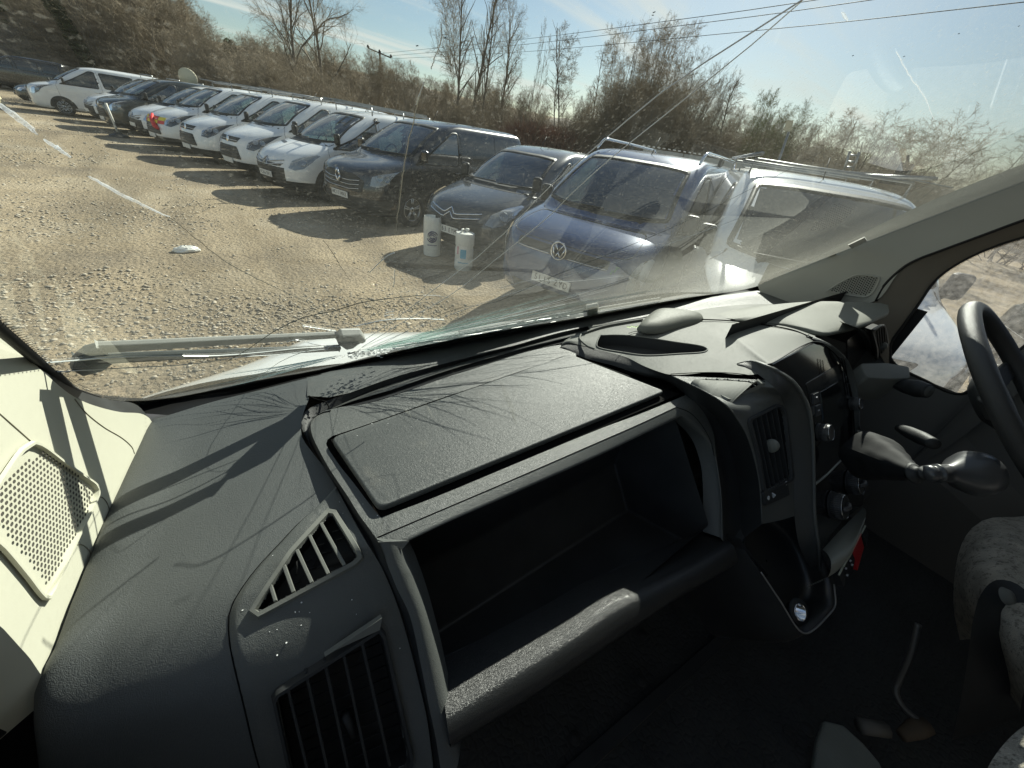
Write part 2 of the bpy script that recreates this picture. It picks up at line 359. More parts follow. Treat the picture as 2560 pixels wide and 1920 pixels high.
# loose stones
def stones():
    oc = np.array([(1, 0, 0), (0, 1, 0), (-1, 0, 0), (0, -1, 0), (0, 0, 1), (0, 0, -.6)], float)
    of = np.array([(0, 1, 4), (1, 2, 4), (2, 3, 4), (3, 0, 4), (1, 0, 5), (2, 1, 5), (3, 2, 5), (0, 3, 5)])
    N = 60000; Vs = []; i = 0
    while i < N:
        d = 1.6*(24.0)**(rng.random()**.85); a = math.radians(rng.uniform(-42, 78))
        x, y = math.sin(a)*d, math.cos(a)*d
        cl = mnoise.noise(Vector((x*.38+3, y*.38, 1)))+.45*mnoise.noise(Vector((x*1.3, y*1.3, 5)))
        lim = .05-.055*(x+2)*.35
        if rng.random() > min(1, max(.10, .55+1.6*(cl-.09*(x+1)))): continue
        s = min(.022, .004+.0048*rng.exponential())*(1+.04*d)
        sx, sy, sz = s*rng.uniform(.8, 1.5), s*rng.uniform(.7, 1.2), s*rng.uniform(.35, .7)
        q = rng.uniform(0, 6.28); c_, s_ = math.cos(q), math.sin(q)
        P = oc*np.array([sx, sy, sz])*(1+.35*(rng.random((6, 1))-.5))
        X = P[:, 0]*c_-P[:, 1]*s_+x; Y = P[:, 0]*s_+P[:, 1]*c_+y; Z = P[:, 2]+sz*.3+hill(x, y)
        Vs.append(np.stack([X, Y, Z], 1)); i += 1
    VV = np.concatenate(Vs); FF = (of[None]+np.arange(N)[:, None, None]*6).reshape(-1, 3)
    me = bpy.data.meshes.new('gravel'); me.vertices.add(len(VV)); me.vertices.foreach_set('co', VV.ravel())
    me.loops.add(FF.size); me.loops.foreach_set('vertex_index', FF.ravel()); me.polygons.add(len(FF)); me.polygons.foreach_set('loop_start', np.arange(len(FF))*3)
    me.update(calc_edges=True)
    a = me.color_attributes.new('tone', 'FLOAT_COLOR', 'POINT'); cc = np.repeat(rng.normal(1, .22, N), 6); cc = np.clip(cc, .45, 1.5)
    a.data.foreach_set('color', np.stack([cc, cc, cc, np.ones_like(cc)], 1).ravel())
    m = mat('stone', (.40, .335, .235), .9, spec=.2); t = m.node_tree; b = t.nodes['Principled BSDF']
    at = _n(t, 'ShaderNodeAttribute', attribute_name='tone'); ms = _n(t, 'ShaderNodeVectorMath', operation='MULTIPLY'); ms.inputs[1].default_value = (.40, .355, .28)
    t.links.new(at.outputs['Color'], ms.inputs[0]); t.links.new(ms.outputs[0], b.inputs['Base Color'])
    me.materials.append(m); o = bpy.data.objects.new('gravel', me); link(o); o['kind'] = 'stuff'
    tag(o, 'loose pale stones scattered over the earth of the yard', 'gravel')
stones()
# ================================================================= vans
WHITE = mat('white_paint', (.78, .79, .78), .25, coat=.6, var=.05, vscale=3, dirt=(3.0, .60, .35), dirtcol=(.55, .52, .44))
WHITE2 = mat('white_paint_clean', (.80, .81, .80), .22, coat=.7, var=.04, vscale=3)
BLACKP = mat('black_paint', (.018, .019, .021), .22, coat=.8, var=.2, vscale=5, dirt=(4, .52, .5), dirtcol=(.10, .098, .085))
GREYP = mat('grey_paint', (.075, .08, .082), .25, metal=.2, coat=.8, var=.1)
DKGREEN = mat('dark_grey_paint', (.035, .042, .040), .25, coat=.7, var=.1)
BLUEP = mat('blue_paint', (.034, .068, .16), .22, metal=.25, coat=.9, var=.1)
PLAST = mat('black_plastic', (.022, .024, .024), .55, var=.3, vscale=20)
RUB = mat('tyre_rubber', (.02, .02, .02), .8, var=.3, vscale=15)
ALLOY = mat('alloy', (.45, .46, .46), .35, metal=.9)
CHROME = mat('chrome', (.75, .76, .77), .12, metal=1)
STEEL = mat('rack_steel', (.32, .33, .33), .4, metal=.8, var=.15)
VGL = glass_mat('vehicle_glass', (.55, .68, .62), 1.75, dust=.07, dscale=9, fac_min=.13)
VGD = glass_mat('vehicle_glass_dark', (.28, .33, .33), 1.7, dust=.04, dscale=9, fac_min=.03)
LENS = glass_mat('lamp_lens', (.85, .88, .9), 1.6, dust=.05, dscale=20, fac_min=.05)
LAMPB = mat('lamp_bowl', (.38, .40, .42), .25, metal=.8, bump=('noise', 60, .6, .01))
LAMPK = mat('lamp_housing', (.03, .03, .033), .3)
PLATE = mat('plate_white', (.72, .72, .68), .4); PLATEK = mat('plate_print', (.015, .015, .015), .5)
SEATM = mat('van_seat', (.05, .05, .055), .9); PAPER = mat('paper', (.75, .74, .7), .8)
def pch(xs, ys):
    xs = np.array(xs, float); ys = np.array(ys, float); h = np.diff(xs); dl = np.diff(ys)/h; n = len(xs); dd = np.zeros(n)
    for i in range(1, n-1):
        if dl[i-1]*dl[i] > 0: w1 = 2*h[i]+h[i-1]; w2 = h[i]+2*h[i-1]; dd[i] = (w1+w2)/(w1/dl[i-1]+w2/dl[i])
    dd[0] = dl[0]; dd[-1] = dl[-1]
    def f(x):
        x = min(max(x, xs[0]), xs[-1]); i = min(int(np.searchsorted(xs, x, side='right'))-1, n-2); t = (x-xs[i])/h[i]
        return (2*t**3-3*t*t+1)*ys[i]+(t**3-2*t*t+t)*h[i]*dd[i]+(3*t*t-2*t**3)*ys[i+1]+(t**3-t*t)*h[i]*dd[i+1]
    return f
class Shape:
    def __init__(s, L_, rows, n=2.6):
        s.Ln = L_; s.n = n; z = [r[0] for r in rows]; s.z0, s.z1 = z[0], z[-1]; s.zs = z
        s.yf = pch(z, [r[1] for r in rows]); s.w = pch(z, [r[2] for r in rows]); s.d = pch(z, [r[3] for r in rows]); s.r = pch(z, [r[4] for r in rows])
    def front(s, x, z):
        w = s.w(z); q = min(abs(x)/w, .9995); d = s.d(z); return s.yf(z)+d-d*(1-q**s.n)**(1/s.n)
    def side(s, y, z):
        w = s.w(z); d = s.d(z); q = (s.yf(z)+d-y)/d
        if q <= 0:
            rr = s.Ln-s.r(z); k = (y-(rr-.22))/.22
            return w*(1-min(max(k, 0), .9995)**2.6)**(1/2.6) if k > 0 else w
        return w*(1-min(q, .9995)**s.n)**(1/s.n)
    def P(s, mode, a, z, off=0):
        def f(a, z):
            if mode == 'front': return np.array([a, s.front(a, z), z])
            if mode == 'left': return np.array([-s.side(a, z), a, z])
            if mode == 'right': return np.array([s.side(a, z), a, z])
            th = abs(a)*math.pi/2; w = s.w(z); d = s.d(z); sg = 1 if a > 0 else -1      # wrap
            return np.array([sg*w*math.sin(th)**(2/s.n), s.yf(z)+d-d*max(math.cos(th), 0)**(2/s.n), z])
        p = f(a, z)
        if off:
            e = .006; du = f(a+e, z)-f(a-e, z); dz = f(a, min(z+e, s.z1))-f(a, z-e); nn = np.cross(du, dz); nl = np.linalg.norm(nn)
            if nl > 1e-12:
                nn /= nl; c = np.array([0, s.Ln*.5, 1.0])
                if np.dot(nn, p-c) < 0: nn = -nn
                p = p+nn*off
        return p
    def grid(s, holes, matf):
        zz = []
        for a, b in zip(s.zs[:-1], s.zs[1:]): zz += list(np.linspace(a, b, 4)[:-1])
        zz.append(s.zs[-1]); V = []; rows = []
        th = np.linspace(0, 1, 19)
        for z in zz:
            w, d, yf = s.w(z), s.d(z), s.yf(z); rr = s.Ln-s.r(z); half = []
            for t in th: half.append((w*math.sin(t*math.pi/2)**(2/s.n), yf+d-d*max(math.cos(t*math.pi/2), 0)**(2/s.n)))
            ya, yb = yf+d, rr-.22
            for t in np.linspace(0, 1, 20)[1:]: half.append((w, ya+(yb-ya)*t))
            for t in np.linspace(0, 1, 8)[1:]: half.append((w*max(math.cos(t*math.pi/2), 0)**(2/2.6), yb+.22*math.sin(t*math.pi/2)**(2/2.6)))
            ring = [(-x, y) for x, y in half[::-1][:-1]]+half
            rows.append(ring)
            V += [(x, y, z) for x, y in ring]
        n = len(rows[0]); Fc = []; mi = []
        for i in range(len(zz)-1):
            for j in range(n-1):
                c = np.mean([V[i*n+j], V[i*n+j+1], V[(i+1)*n+j+1], V[(i+1)*n+j]], 0)
                if holes(c): continue
                Fc.append((i*n+j, i*n+j+1, (i+1)*n+j+1, (i+1)*n+j)); mi.append(matf(c))
        return V, Fc, mi
def inpoly(p, poly):
    x, y = p; c = False; n = len(poly)
    for i in range(n):
        x1, y1 = poly[i]; x2, y2 = poly[i-1]
        if (y1 > y) != (y2 > y) and x < (x2-x1)*(y-y1)/(y2-y1)+x1: c = not c
    return c
def round2(poly, r, k=5):
    return [tuple(p[:2]) for p in roundloop([np.array([a, b, 0.]) for a, b in poly], r, k)]
def resamp(poly, step):
    out = []
    for i in range(len(poly)):
        a = np.array(poly[i]); b = np.array(poly[(i+1) % len(poly)]); n = max(1, int(np.linalg.norm(b-a)/step))
        for t in range(n): out.append(tuple(a+(b-a)*t/n))
    return out
def shrink(poly, q):
    """parallel inset of a polygon by q"""
    A = sum(poly[i-1][0]*poly[i][1]-poly[i][0]*poly[i-1][1] for i in range(len(poly))); sg = 1 if A > 0 else -1; out = []
    n = len(poly)
    for i in range(n):
        a, b, c = np.array(poly[i-1]), np.array(poly[i]), np.array(poly[(i+1) % n])
        d1 = (b-a)/(np.linalg.norm(b-a)+1e-9); d2 = (c-b)/(np.linalg.norm(c-b)+1e-9)
        n1 = np.array([-d1[1], d1[0]])*sg; n2 = np.array([-d2[1], d2[0]])*sg; m_ = n1+n2; l = np.linalg.norm(m_)
        m_ = m_/l if l > 1e-6 else n1
        out.append(tuple(b+m_*q/max(np.dot(m_, n1), .5)))
    return out
def patch(S, name, mode, poly, m, parent, off=.004, rings=4, step=.08, **k):
    poly = resamp(poly, step); c = np.mean(poly, 0); V = []; n = len(poly)
    for r_ in range(rings):
        t = 1-r_/rings
        V += [S.P(mode, *(c+(np.array(p)-c)*t), off) for p in poly]
    V.append(S.P(mode, *c, off)); Fc = []
    for r_ in range(rings-1): Fc += [(r_*n+i, r_*n+(i+1) % n, (r_+1)*n+(i+1) % n, (r_+1)*n+i) for i in range(n)]
    b = (rings-1)*n; Fc += [(b+i, b+(i+1) % n, rings*n) for i in range(n)]
    return mk(name, V, Fc, m, parent, **k)
def band(S, name, mode, poly, q, m, parent, off=.006, step=.08, **k):
    poly = resamp(poly, step); inn = shrink(poly, q); n = len(poly)
    V = [S.P(mode, *p, off*.3) for p in poly]+[S.P(mode, *p, off) for p in poly]+[S.P(mode, *p, off) for p in inn]+[S.P(mode, *p, -off) for p in inn]; Fc = []
    for l in range(3): Fc += [(l*n+i, l*n+(i+1) % n, (l+1)*n+(i+1) % n, (l+1)*n+i) for i in range(n)]
    return mk(name, V, Fc, m, parent, **k)
def strip(S, name, mode, pts, wd, m, parent, off=.004, hgt=.004, step=.06, mb=None):
    P = []
    for a, b in zip(pts[:-1], pts[1:]):
        n = max(1, int(math.dist(a, b)/step))
        for t in range(n): P.append((a[0]+(b[0]-a[0])*t/n, a[1]+(b[1]-a[1])*t/n))
    P.append(pts[-1]); own = mb is None; mb = mb or MB()
    mb.tube([S.P(mode, *p, off) for p in P], wd/2, k=5)
    if own: return mb.build(name, m, parent)
ROWS = {
 'trafic': (4.99, 2.7, [(.20, .14, .86, .60, .06), (.30, .05, .95, .62, .01), (.45, .0, .975, .62, 0), (.62, .0, .98, .60, 0), (.80, .03, .98, .60, 0), (.93, .07, .98, .60, 0), (1.00, .15, .978, .62, 0), (1.06, .29, .975, .62, 0), (1.11, .46, .97, .60, 0), (1.155, .66, .962, .55, 0), (1.19, .80, .955, .50, .0), (1.35, 1.02, .935, .48, .01), (1.55, 1.33, .895, .46, .03), (1.75, 1.70, .845, .44, .06), (1.83, 1.87, .815, .42, .09), (1.885, 2.06, .775, .40, .14), (1.925, 2.30, .70, .40, .24), (1.95, 2.6, .56, .42, .42), (1.965, 3.0, .36, .4, .8), (1.972, 3.4, .12, .3, 1.2)]),
 'custom': (4.97, 2.6, [(.20, .16, .84, .66, .06), (.30, .06, .95, .66, .01), (.45, .0, .98, .66, 0), (.62, .02, .985, .66, 0), (.78, .06, .985, .66, 0), (.90, .13, .98, .68, 0), (.98, .24, .977, .68, 0), (1.05, .38, .972, .66, 0), (1.11, .54, .965, .62, 0), (1.17, .72, .955, .58, 0), (1.22, .88, .945, .52, 0), (1.40, 1.14, .925, .50, .01), (1.60, 1.45, .885, .46, .03), (1.80, 1.83, .83, .44, .06), (1.88, 2.02, .80, .42, .09), (1.93, 2.22, .76, .40, .14), (1.965, 2.5, .68, .40, .24), (1.985, 2.8, .54, .42, .42), (1.995, 3.2, .34, .4, .8), (2.0, 3.5, .12, .3, 1.2)]),
 'dispatch': (4.81, 2.5, [(.20, .18, .82, .66, .06), (.30, .07, .91, .68, .01), (.45, .0, .94, .68, 0), (.60, .0, .945, .68, 0), (.74, .05, .945, .68, 0), (.85, .13, .943, .70, 0), (.93, .25, .94, .70, 0), (1.00, .42, .935, .68, 0), (1.06, .60, .93, .64, 0), (1.12, .80, .92, .58, 0), (1.17, .98, .912, .52, 0), (1.35, 1.25, .89, .50, .01), (1.55, 1.58, .85, .46, .03), (1.72, 1.92, .805, .44, .06), (1.81, 2.14, .77, .42, .09), (1.86, 2.34, .73, .40, .14), (1.90, 2.6, .65, .40, .24), (1.925, 2.9, .52, .42, .42), (1.938, 3.2, .33, .4, .8), (1.942, 3.5, .12, .3, 1.2)]),
 'berlingo': (4.38, 2.4, [(.20, .18, .76, .66, .06), (.30, .07, .86, .68, .01), (.45, .0, .90, .68, 0), (.60, .0, .905, .68, 0), (.72, .05, .905, .68, 0), (.83, .13, .90, .70, 0), (.91, .26, .895, .70, 0), (.97, .42, .89, .68, 0), (1.03, .62, .88, .64, 0), (1.08, .82, .872, .58, 0), (1.12, .98, .865, .52, 0), (1.28, 1.26, .84, .50, .01), (1.45, 1.55, .80, .46, .03), (1.60, 1.84, .765, .44, .06), (1.68, 2.04, .73, .42, .09), (1.73, 2.22, .69, .40, .14), (1.765, 2.42, .62, .40, .24), (1.785, 2.65, .50, .42, .42), (1.797, 2.9, .32, .4, .8), (1.80, 3.1, .12, .3, 1.2)]),
 'square': (4.89, 2.9, [(.20, .12, .86, .50, .06), (.30, .04, .93, .50, .01), (.45, .0, .95, .50, 0), (.62, .01, .952, .50, 0), (.80, .04, .952, .48, 0), (.93, .10, .95, .48, 0), (1.00, .19, .948, .48, 0), (1.06, .33, .945, .48, 0), (1.11, .50, .94, .46, 0), (1.15, .66, .935, .44, 0), (1.18, .78, .93, .42, .0), (1.35, .97, .91, .38, .01), (1.55, 1.24, .875, .36, .02), (1.75, 1.57, .835, .34, .04), (1.84, 1.76, .81, .34, .06), (1.895, 1.93, .775, .34, .10), (1.93, 2.12, .71, .36, .2), (1.95, 2.4, .57, .38, .4), (1.962, 2.8, .36, .38, .8), (1.968, 3.2, .12, .3, 1.2)]),
 'car': (4.2, 2.5, [(.20, .18, .76, .66, .06), (.30, .07, .86, .68, .01), (.45, .0, .885, .68, 0), (.60, .02, .89, .68, 0), (.70, .09, .89, .68, 0), (.78, .22, .885, .70, 0), (.84, .40, .88, .70, 0), (.89, .62, .875, .68, 0), (.94, .85, .87, .60, 0), (.98, 1.02, .86, .55, .1), (1.10, 1.25, .83, .50, .2), (1.22, 1.50, .78, .46, .3), (1.33, 1.78, .73, .44, .45), (1.40, 2.0, .68, .42, .6), (1.44, 2.2, .62, .40, .8), (1.465, 2.4, .50, .42, 1.0), (1.475, 2.6, .32, .4, 1.1), (1.48, 2.7, .12, .3, 1.2)]),
}
def wheel(S, w_, y, r, parent, side, spokes=5):
    sg = 1 if side > 0 else -1; x = w_
    mb = MB(); prof = [(r*.66, -.20), (r*.9, -.21), (r*.99, -.18), (r, -.10), (r*.99, -.03), (r*.92, 0), (r*.68, .0), (r*.62, -.02)]
    mb.lathe(prof, (sg*x, y, r), (sg, 0, 0), 28); ty = mb.build('wheel', RUB, parent)
    m2 = MB(); m2.lathe([(r*.66, -.012), (r*.64, .0), (r*.60, -.03), (r*.56, -.12)], (sg*x, y, r), (sg, 0, 0), 28)
    m2.lathe([(.02, -.005), (r*.15, -.01), (r*.17, -.04)], (sg*x, y, r), (sg, 0, 0), 14)
    for k in range(spokes):
        a = 2*math.pi*k/spokes+.3
        for da in (-.11, .11):
            p0 = np.array([sg*(x-.03), y+r*.14*math.cos(a+da*1.5), r+r*.14*math.sin(a+da*1.5)]); p1 = np.array([sg*(x-.012), y+r*.62*math.cos(a+da), r+r*.62*math.sin(a+da)])
            m2.tube([p0, p1], .014, 5)
    m2.build('rim', ALLOY, ty)
    m3 = MB(); m3.lathe([(.0, -.10), (r*.5, -.10)], (sg*x, y, r), (sg, 0, 0), 16); m3.build('brake_disc', PLAST, ty)
def plate(S, parent, txt, z, y_off=.012):
    y = S.front(0, z)-.02; mb = MB(); mb.box((0, y, z), (.52, .012, .111)); p = mb.build('number_plate', PLATE, parent, smooth=False)
    if txt:
        x = -.228
        for ch in txt:
            if ch != ' ': text('letter', ch, .098, PLATEK, p, (x+.026, y-.0075, z-.002), ((1, 0, 0), (0, 0, 1)), sx=.82)
            x += .062 if ch != ' ' else .030
def van(kind, paint, label, s, d, name='parked_van', cat='van', text_=None, yaw=0., glass=None, sidewin=False, style=None, group='vans parked side by side in the yard', lower=None, rack=None, spokes=5, detail=2):
    Ln, n, rows = ROWS[kind]; S = Shape(Ln, rows, n); glass = glass or VGL
    p = rowpt(s, d); rz = math.atan2(-Fv[0], Fv[1])      # local +y points to the rear
    t = thing(name, label, cat, (p[0], p[1], 0), math.atan2(Fv[1], Fv[0])-math.pi/2+yaw, group)
    zt = rows[-1][0]; zc = [r[0] for r in rows if r[1] >= .75][0] if kind != 'car' else .96
    zb = zc+.045 if kind != 'car' else .985; ztp = zt-.125 if kind != 'car' else 1.37
    w1, w2 = S.w(zb)*.90, S.w(ztp)*.86
    def wpt(x, f): # windshield corner
        return (x, f)
    ws = round2([(-w1, zb+.05), (-w1*.5, zb), (w1*.5, zb), (w1, zb+.05), (w2, ztp-.02), (w2*.5, ztp), (-w2*.5, ztp), (-w2, ztp-.02)], .05, 3)
    wsi = shrink(ws, .055)
    zbelt = zc-.03 if kind != 'car' else .93; dep = S.d(zbelt)
    ya = S.yf(zbelt)+.50
    def A(z): return S.yf(z)+.42+.0*z          # line of the front pillar
    sw = round2([(A(zbelt)-.02, zbelt), (A(zbelt)+1.25, zbelt+.0), (A(zbelt)+1.27, ztp-.06), (max(A(ztp-.06), A(zbelt)+.5), ztp-.06), (A(zbelt+.25)+.06, zbelt+.27)], .06, 4)
    swi = shrink(sw, .045); wins = [sw]
    y0 = A(zbelt)+1.27
    if sidewin:
        wins += [round2([(y0+.16, zbelt+.04), (y0+1.25, zbelt+.04), (y0+1.25, ztp-.07), (y0+.12, ztp-.07)], .07, 4)]
        if Ln > 4.3: wins += [round2([(y0+1.42, zbelt+.04), (Ln-.22, zbelt+.04), (Ln-.3, ztp-.07), (y0+1.42, ztp-.07)], .07, 4)]
    wi = [shrink(w, .045) for w in wins]
    def holes(c):
        if c[1] < 2.6 and c[2] > zb-.1 and inpoly((c[0], c[2]), wsi) and c[1] < S.front(c[0], c[2])+.03: return True
        if abs(c[0]) > .55:
            for w in wi:
                if inpoly((c[1], c[2]), w): return True
        return False
    zl = .34 if lower is None else lower
    def matf(c):
        if c[2] < zl: return 1
        if style == 'dispatch' and c[1] < .34 and c[2] < .66 and (abs(c[0]) < .62): return 1
        if style == 'trafic' and c[1] < .5 and c[2] < .52: return 1
        return 0
    V, Fc, mi = S.grid(holes, matf)
    body = mk('body', V, Fc, [paint, PLAST], t, matidx=mi)
    mb = MB(); mb.box((0, Ln/2, .30), (1.5, Ln-.7, .16)); mb.build('underbody', PLAST, t, smooth=False)
    patch(S, 'windscreen', 'front', ws, glass, t, .002, 6, .07)
    band(S, 'windscreen_surround', 'front', ws, .045, PLAST, t, .004)
    for sd in ('left', 'right'):
        for w in wins:
            patch(S, 'side_window', sd, w, VGD if sidewin else glass, t, .002, 4, .08); band(S, 'window_surround', sd, w, .03, PLAST, t, .005)
        if detail > 1:
            mbs = MB(); yd = y0+.06; y1 = A(zbelt)-.12
            strip(S, '', sd, [(yd, zbelt+.62 if kind != 'car' else 1.3), (yd, .45), (yd-.02, .32), (y1+.1, .32)], .007, None, None, .001, mb=mbs)
            strip(S, '', sd, [(y1+.1, .32), (y1+.02, .6), (y1, zbelt-.05), (y1+.1, zbelt+.1)], .007, None, None, .001, mb=mbs)
            strip(S, '', sd, [(yd+1.2, ztp+.02), (yd+1.2, .36)], .007, None, None, .001, mb=mbs)
            strip(S, '', sd, [(yd, zbelt-.2), (Ln-.4, zbelt-.2)], .006, None, None, .0, mb=mbs)
            mbs.build('door_gap', PLAST, t)
            hb = MB(); q = S.P(sd, yd-.16, zbelt-.13, .02); hb.box(q, (.03, .17, .035)); hb.build('door_handle', paint, t, bevel=.008, smooth=False)
        sg = -1 if sd == 'left' else 1
        r = .335 if kind != 'car' else .31
        for yw in (.98, Ln-.95):
            w_ = S.side(yw, .5)
            arch = [(yw+(r+.075)*math.cos(a), r-.02+(r+.075)*math.sin(a)) for a in np.linspace(math.radians(-22), math.radians(202), 22)]
            patch(S, 'wheel_arch', sd, [(a, max(b, .2)) for a, b in arch], PLAST, t, .004, 3, .1)
            wheel(S, w_+.012, yw, r, t, sg, spokes)
        mb = MB(); q = S.P(sd, A(zbelt)+.18, zbelt+.1, .12)                                       # mirror
        Rm = np.eye(3)
        mb.box(q+np.array([-sg*.02, 0, .02]), (.16, .09, .22)); mi_ = mb.build('wing_mirror', paint if style in ('trafic',) else PLAST, t, smooth=False, bevel=.04)
        mb = MB(); mb.box(q+np.array([-sg*.11, .02, -.08]), (.14, .05, .05)); mb.build('mirror_arm', PLAST, t, smooth=False, bevel=.01)
    # interior
    mb = MB(); mb.box((0, S.yf(zb)+.35, zb-.06), (1.55, .55, .10)); mb.build('dashboard', PLAST, t, smooth=False, bevel=.03)
    mb = MB(); yb = S.yf(zb)+1.55; mb.box((0, yb, 1.0), (1.6, .03, zt-.9 if kind != 'car' else .3))
    for x in (-.42, .42):
        mb.box((x, yb-.22, .98), (.50, .14, .75)); mb.box((x, yb-.20, zt-.52 if kind != 'car' else 1.22), (.28, .10, .2)); mb.box((x, yb-.45, .68), (.5, .5, .2))
    mb.build('seat', SEATM, t, smooth=False, bevel=.04)
    mb = MB(); cx_ = -.42; ct = np.array([cx_, S.yf(zb)+.68, zb-.02]); pts = []
    for a in np.linspace(0, 2*math.pi, 25): pts.append(ct+.19*np.array([math.cos(a), .42*math.sin(a), .9*math.sin(a)]))
    mb.tube(pts, .014, 6, cap=False); mb.tube([ct-np.array([.18, 0, 0]), ct, ct+np.array([.18, 0, 0])], .02, 6); mb.build('steering_wheel', PLAST, t)
    # wipers
    mb = MB(); y_ = .012
    for x0, x1 in ((-.62, .05), (.12, .74)):
        mb.tube([S.P('front', x, zb+.035+.03*abs(x-x0), .02) for x in np.linspace(x0, x1, 8)], .011, 5)
    mb.build('wiper', PLAST, t)
    patch(S, 'cowl', 'front', round2([(-w1*1.0, zb-.03), (w1*1.0, zb-.03), (w1*.98, zb+.03), (-w1*.98, zb+.03)], .02, 3), PLAST, t, .003, 3, .08)
    ant = MB(); ya = S.yf(zt-.04)+.06; ant.tube([(.0, ya, zt-.05), (0.0, ya+.16, zt+.17)], .006, 5); ant.build('aerial', PLAST, t)
    # front end
    def lamp(poly, bowls=2):
        for sg in (-1, 1):
            pl = [(sg*a, b) for a, b in poly]
            hl = patch(S, 'headlight', 'wrap', pl, LAMPK if style in ('custom', None, 'car') else mat('lamp_clear', (.34, .36, .38), .3, metal=.5, bump=('noise', 25, .8, .02)), t, .002, 4, .05)
            c = np.mean(poly, 0)
            for k in range(bowls):
                f_ = (k+.5)/bowls-.5; span = max(a for a, b in poly)-min(a for a, b in poly)
                ctr = S.P('wrap', sg*(c[0]+f_*span*.62), c[1]+.0, .006); rr = .075 if bowls == 1 else .06
                q = S.P('wrap', sg*(c[0]+f_*span*.62), c[1], .05)-ctr; mbb = MB(); mbb.lathe([(.004, -.002), (rr*.5, .001), (rr*.85, .006), (rr, .012), (rr*1.08, .004)], ctr, q, 16)
                mbb.build('reflector', LAMPB, hl)
            patch(S, 'lens', 'wrap', pl, LENS, hl, .022, 4, .05)
    if style == 'trafic':
        lamp([(.50, .74), (.52, .90), (.70, .955), (.86, 1.0), (.93, 1.02), (.90, .90), (.80, .78), (.66, .735)])
        patch(S, 'grille', 'front', round2([(-.60, .60), (.60, .60), (.66, .80), (.40, .90), (-.40, .90), (-.66, .80)], .04, 4), PLAST, t, .006, 4, .06)
        for z in (.64, .71, .78): strip(S, 'grille_bar', 'front', [(-.55, z+.02), (-.3, z-.01), (.3, z-.01), (.55, z+.02)], .014, CHROME, t, .014)
        mb = MB(); yq = S.front(0, .82)-.05      # diamond badge
        for a, b in (((0, .115), (.07, 0)), ((.07, 0), (0, -.115)), ((0, -.115), (-.07, 0)), ((-.07, 0), (0, .115))):
            mb.tube([(a[0], yq-.0, .82+a[1]), (b[0], yq, .82+b[1])], .02, 5)
        mb.build('badge', CHROME, t)
        band(S, 'bumper_intake', 'front', round2([(-.62, .26), (.62, .26), (.68, .40), (-.68, .40)], .03, 3), .02, PLAST, t, .01)
        if text_: plate(S, t, text_, .50)
    if style == 'custom':
        lamp([(.48, .72), (.50, .86), (.62, .96), (.78, 1.04), (.93, 1.10), (.90, .94), (.82, .80), (.64, .70)])
        patch(S, 'grille', 'front', round2([(-.42, .82), (.42, .82), (.50, .93), (-.50, .93)], .03, 4), PLAST, t, .006, 3, .05)
        strip(S, 'grille_bar', 'front', [(-.44, .855), (.44, .855)], .014, CHROME, t, .012)
        mb = MB(); mb.lathe([(.001, .012), (.05, .012), (.075, .0)], (0, S.front(0, .875)-.02, .875), (0, -1, .3), 18); mb.build('badge', CHROME, t)
        patch(S, 'lower_grille', 'front', round2([(-.60, .46), (.60, .46), (.46, .74), (-.46, .74)], .05, 4), PLAST, t, .006, 4, .06)
        for z in (.52, .58, .64, .70): strip(S, 'grille_bar', 'front', [(-.54+abs(z-.5)*.4, z), (.54-abs(z-.5)*.4, z)], .018, LAMPK, t, .012)
        if text_ is not None: plate(S, t, text_, .40)
    if style == 'dispatch':
        lamp([(.47, .66), (.50, .80), (.64, .90), (.80, .955), (.88, .94), (.86, .80), (.76, .68), (.60, .63)], 1)
        for dz, hh in ((0, 0),):
            patch(S, 'grille', 'front', round2([(-.50, .66), (.50, .66), (.54, .705), (-.54, .705)], .015, 3), LAMPK, t, .005, 3, .05)
        for z in (.675, .74):
            strip(S, 'chevron_trim', 'front', [(-.56, z+.05), (-.16, z-.02), (-.10, z-.02), (0, z+.06), (.10, z-.02), (.16, z-.02), (.56, z+.05)], .022, CHROME if paint is not WHITE and paint is not WHITE2 else mat('satin_trim', (.5, .52, .55), .3, metal=.6), t, .01)
        patch(S, 'hood_vent', 'front', [(-.60, 1.075), (-.2, 1.06), (-.2, 1.085), (-.58, 1.1)], LAMPK, t, .004, 2, .06) if kind == 'dispatch' else None
        if text_ is not None: plate(S, t, text_, .47)
    if style == 'square':
        lamp([(.62, .64), (.60, .80), (.68, .93), (.82, .97), (.90, .95), (.88, .80), (.80, .66), (.70, .61)], 1)
        patch(S, 'grille', 'front', round2([(-.60, .80), (.60, .80), (.60, .90), (-.60, .90)], .02, 3), PLAST, t, .005, 3, .05)
        strip(S, 'grille_bar', 'front', [(-.6, .81), (-.12, .81)], .012, CHROME, t, .01); strip(S, 'grille_bar', 'front', [(.12, .81), (.6, .81)], .012, CHROME, t, .01)
        band(S, 'bonnet_edge', 'front', round2([(-.80, .95), (-.5, .925), (.5, .925), (.80, .95), (.74, 1.155), (-.74, 1.155)], .08, 5), .006, PLAST, t, .002)
        yq = S.front(0, .87)-.03; mb = MB(); pts = [(.095*math.cos(a), yq, .87+.095*math.sin(a)) for a in np.linspace(0, 2*math.pi, 33)]
        mb.tube(pts, .009, 6, cap=False)
        for seg in (((-.05, .068), (-.0, -.005)), ((0, -.005), (.05, .068)), ((-.082, .04), (-.035, -.08)), ((-.035, -.08), (0, -.015)), ((0, -.015), (.035, -.08)), ((.035, -.08), (.082, .04))):
            mb.tube([(seg[0][0], yq, .87+seg[0][1]), (seg[1][0], yq, .87+seg[1][1])], .009, 5)
        mb.build('badge', CHROME, t)
        patch(S, 'lower_grille', 'front', round2([(-.55, .30), (.55, .30), (.60, .42), (-.60, .42)], .03, 3), PLAST, t, .005, 3, .06)
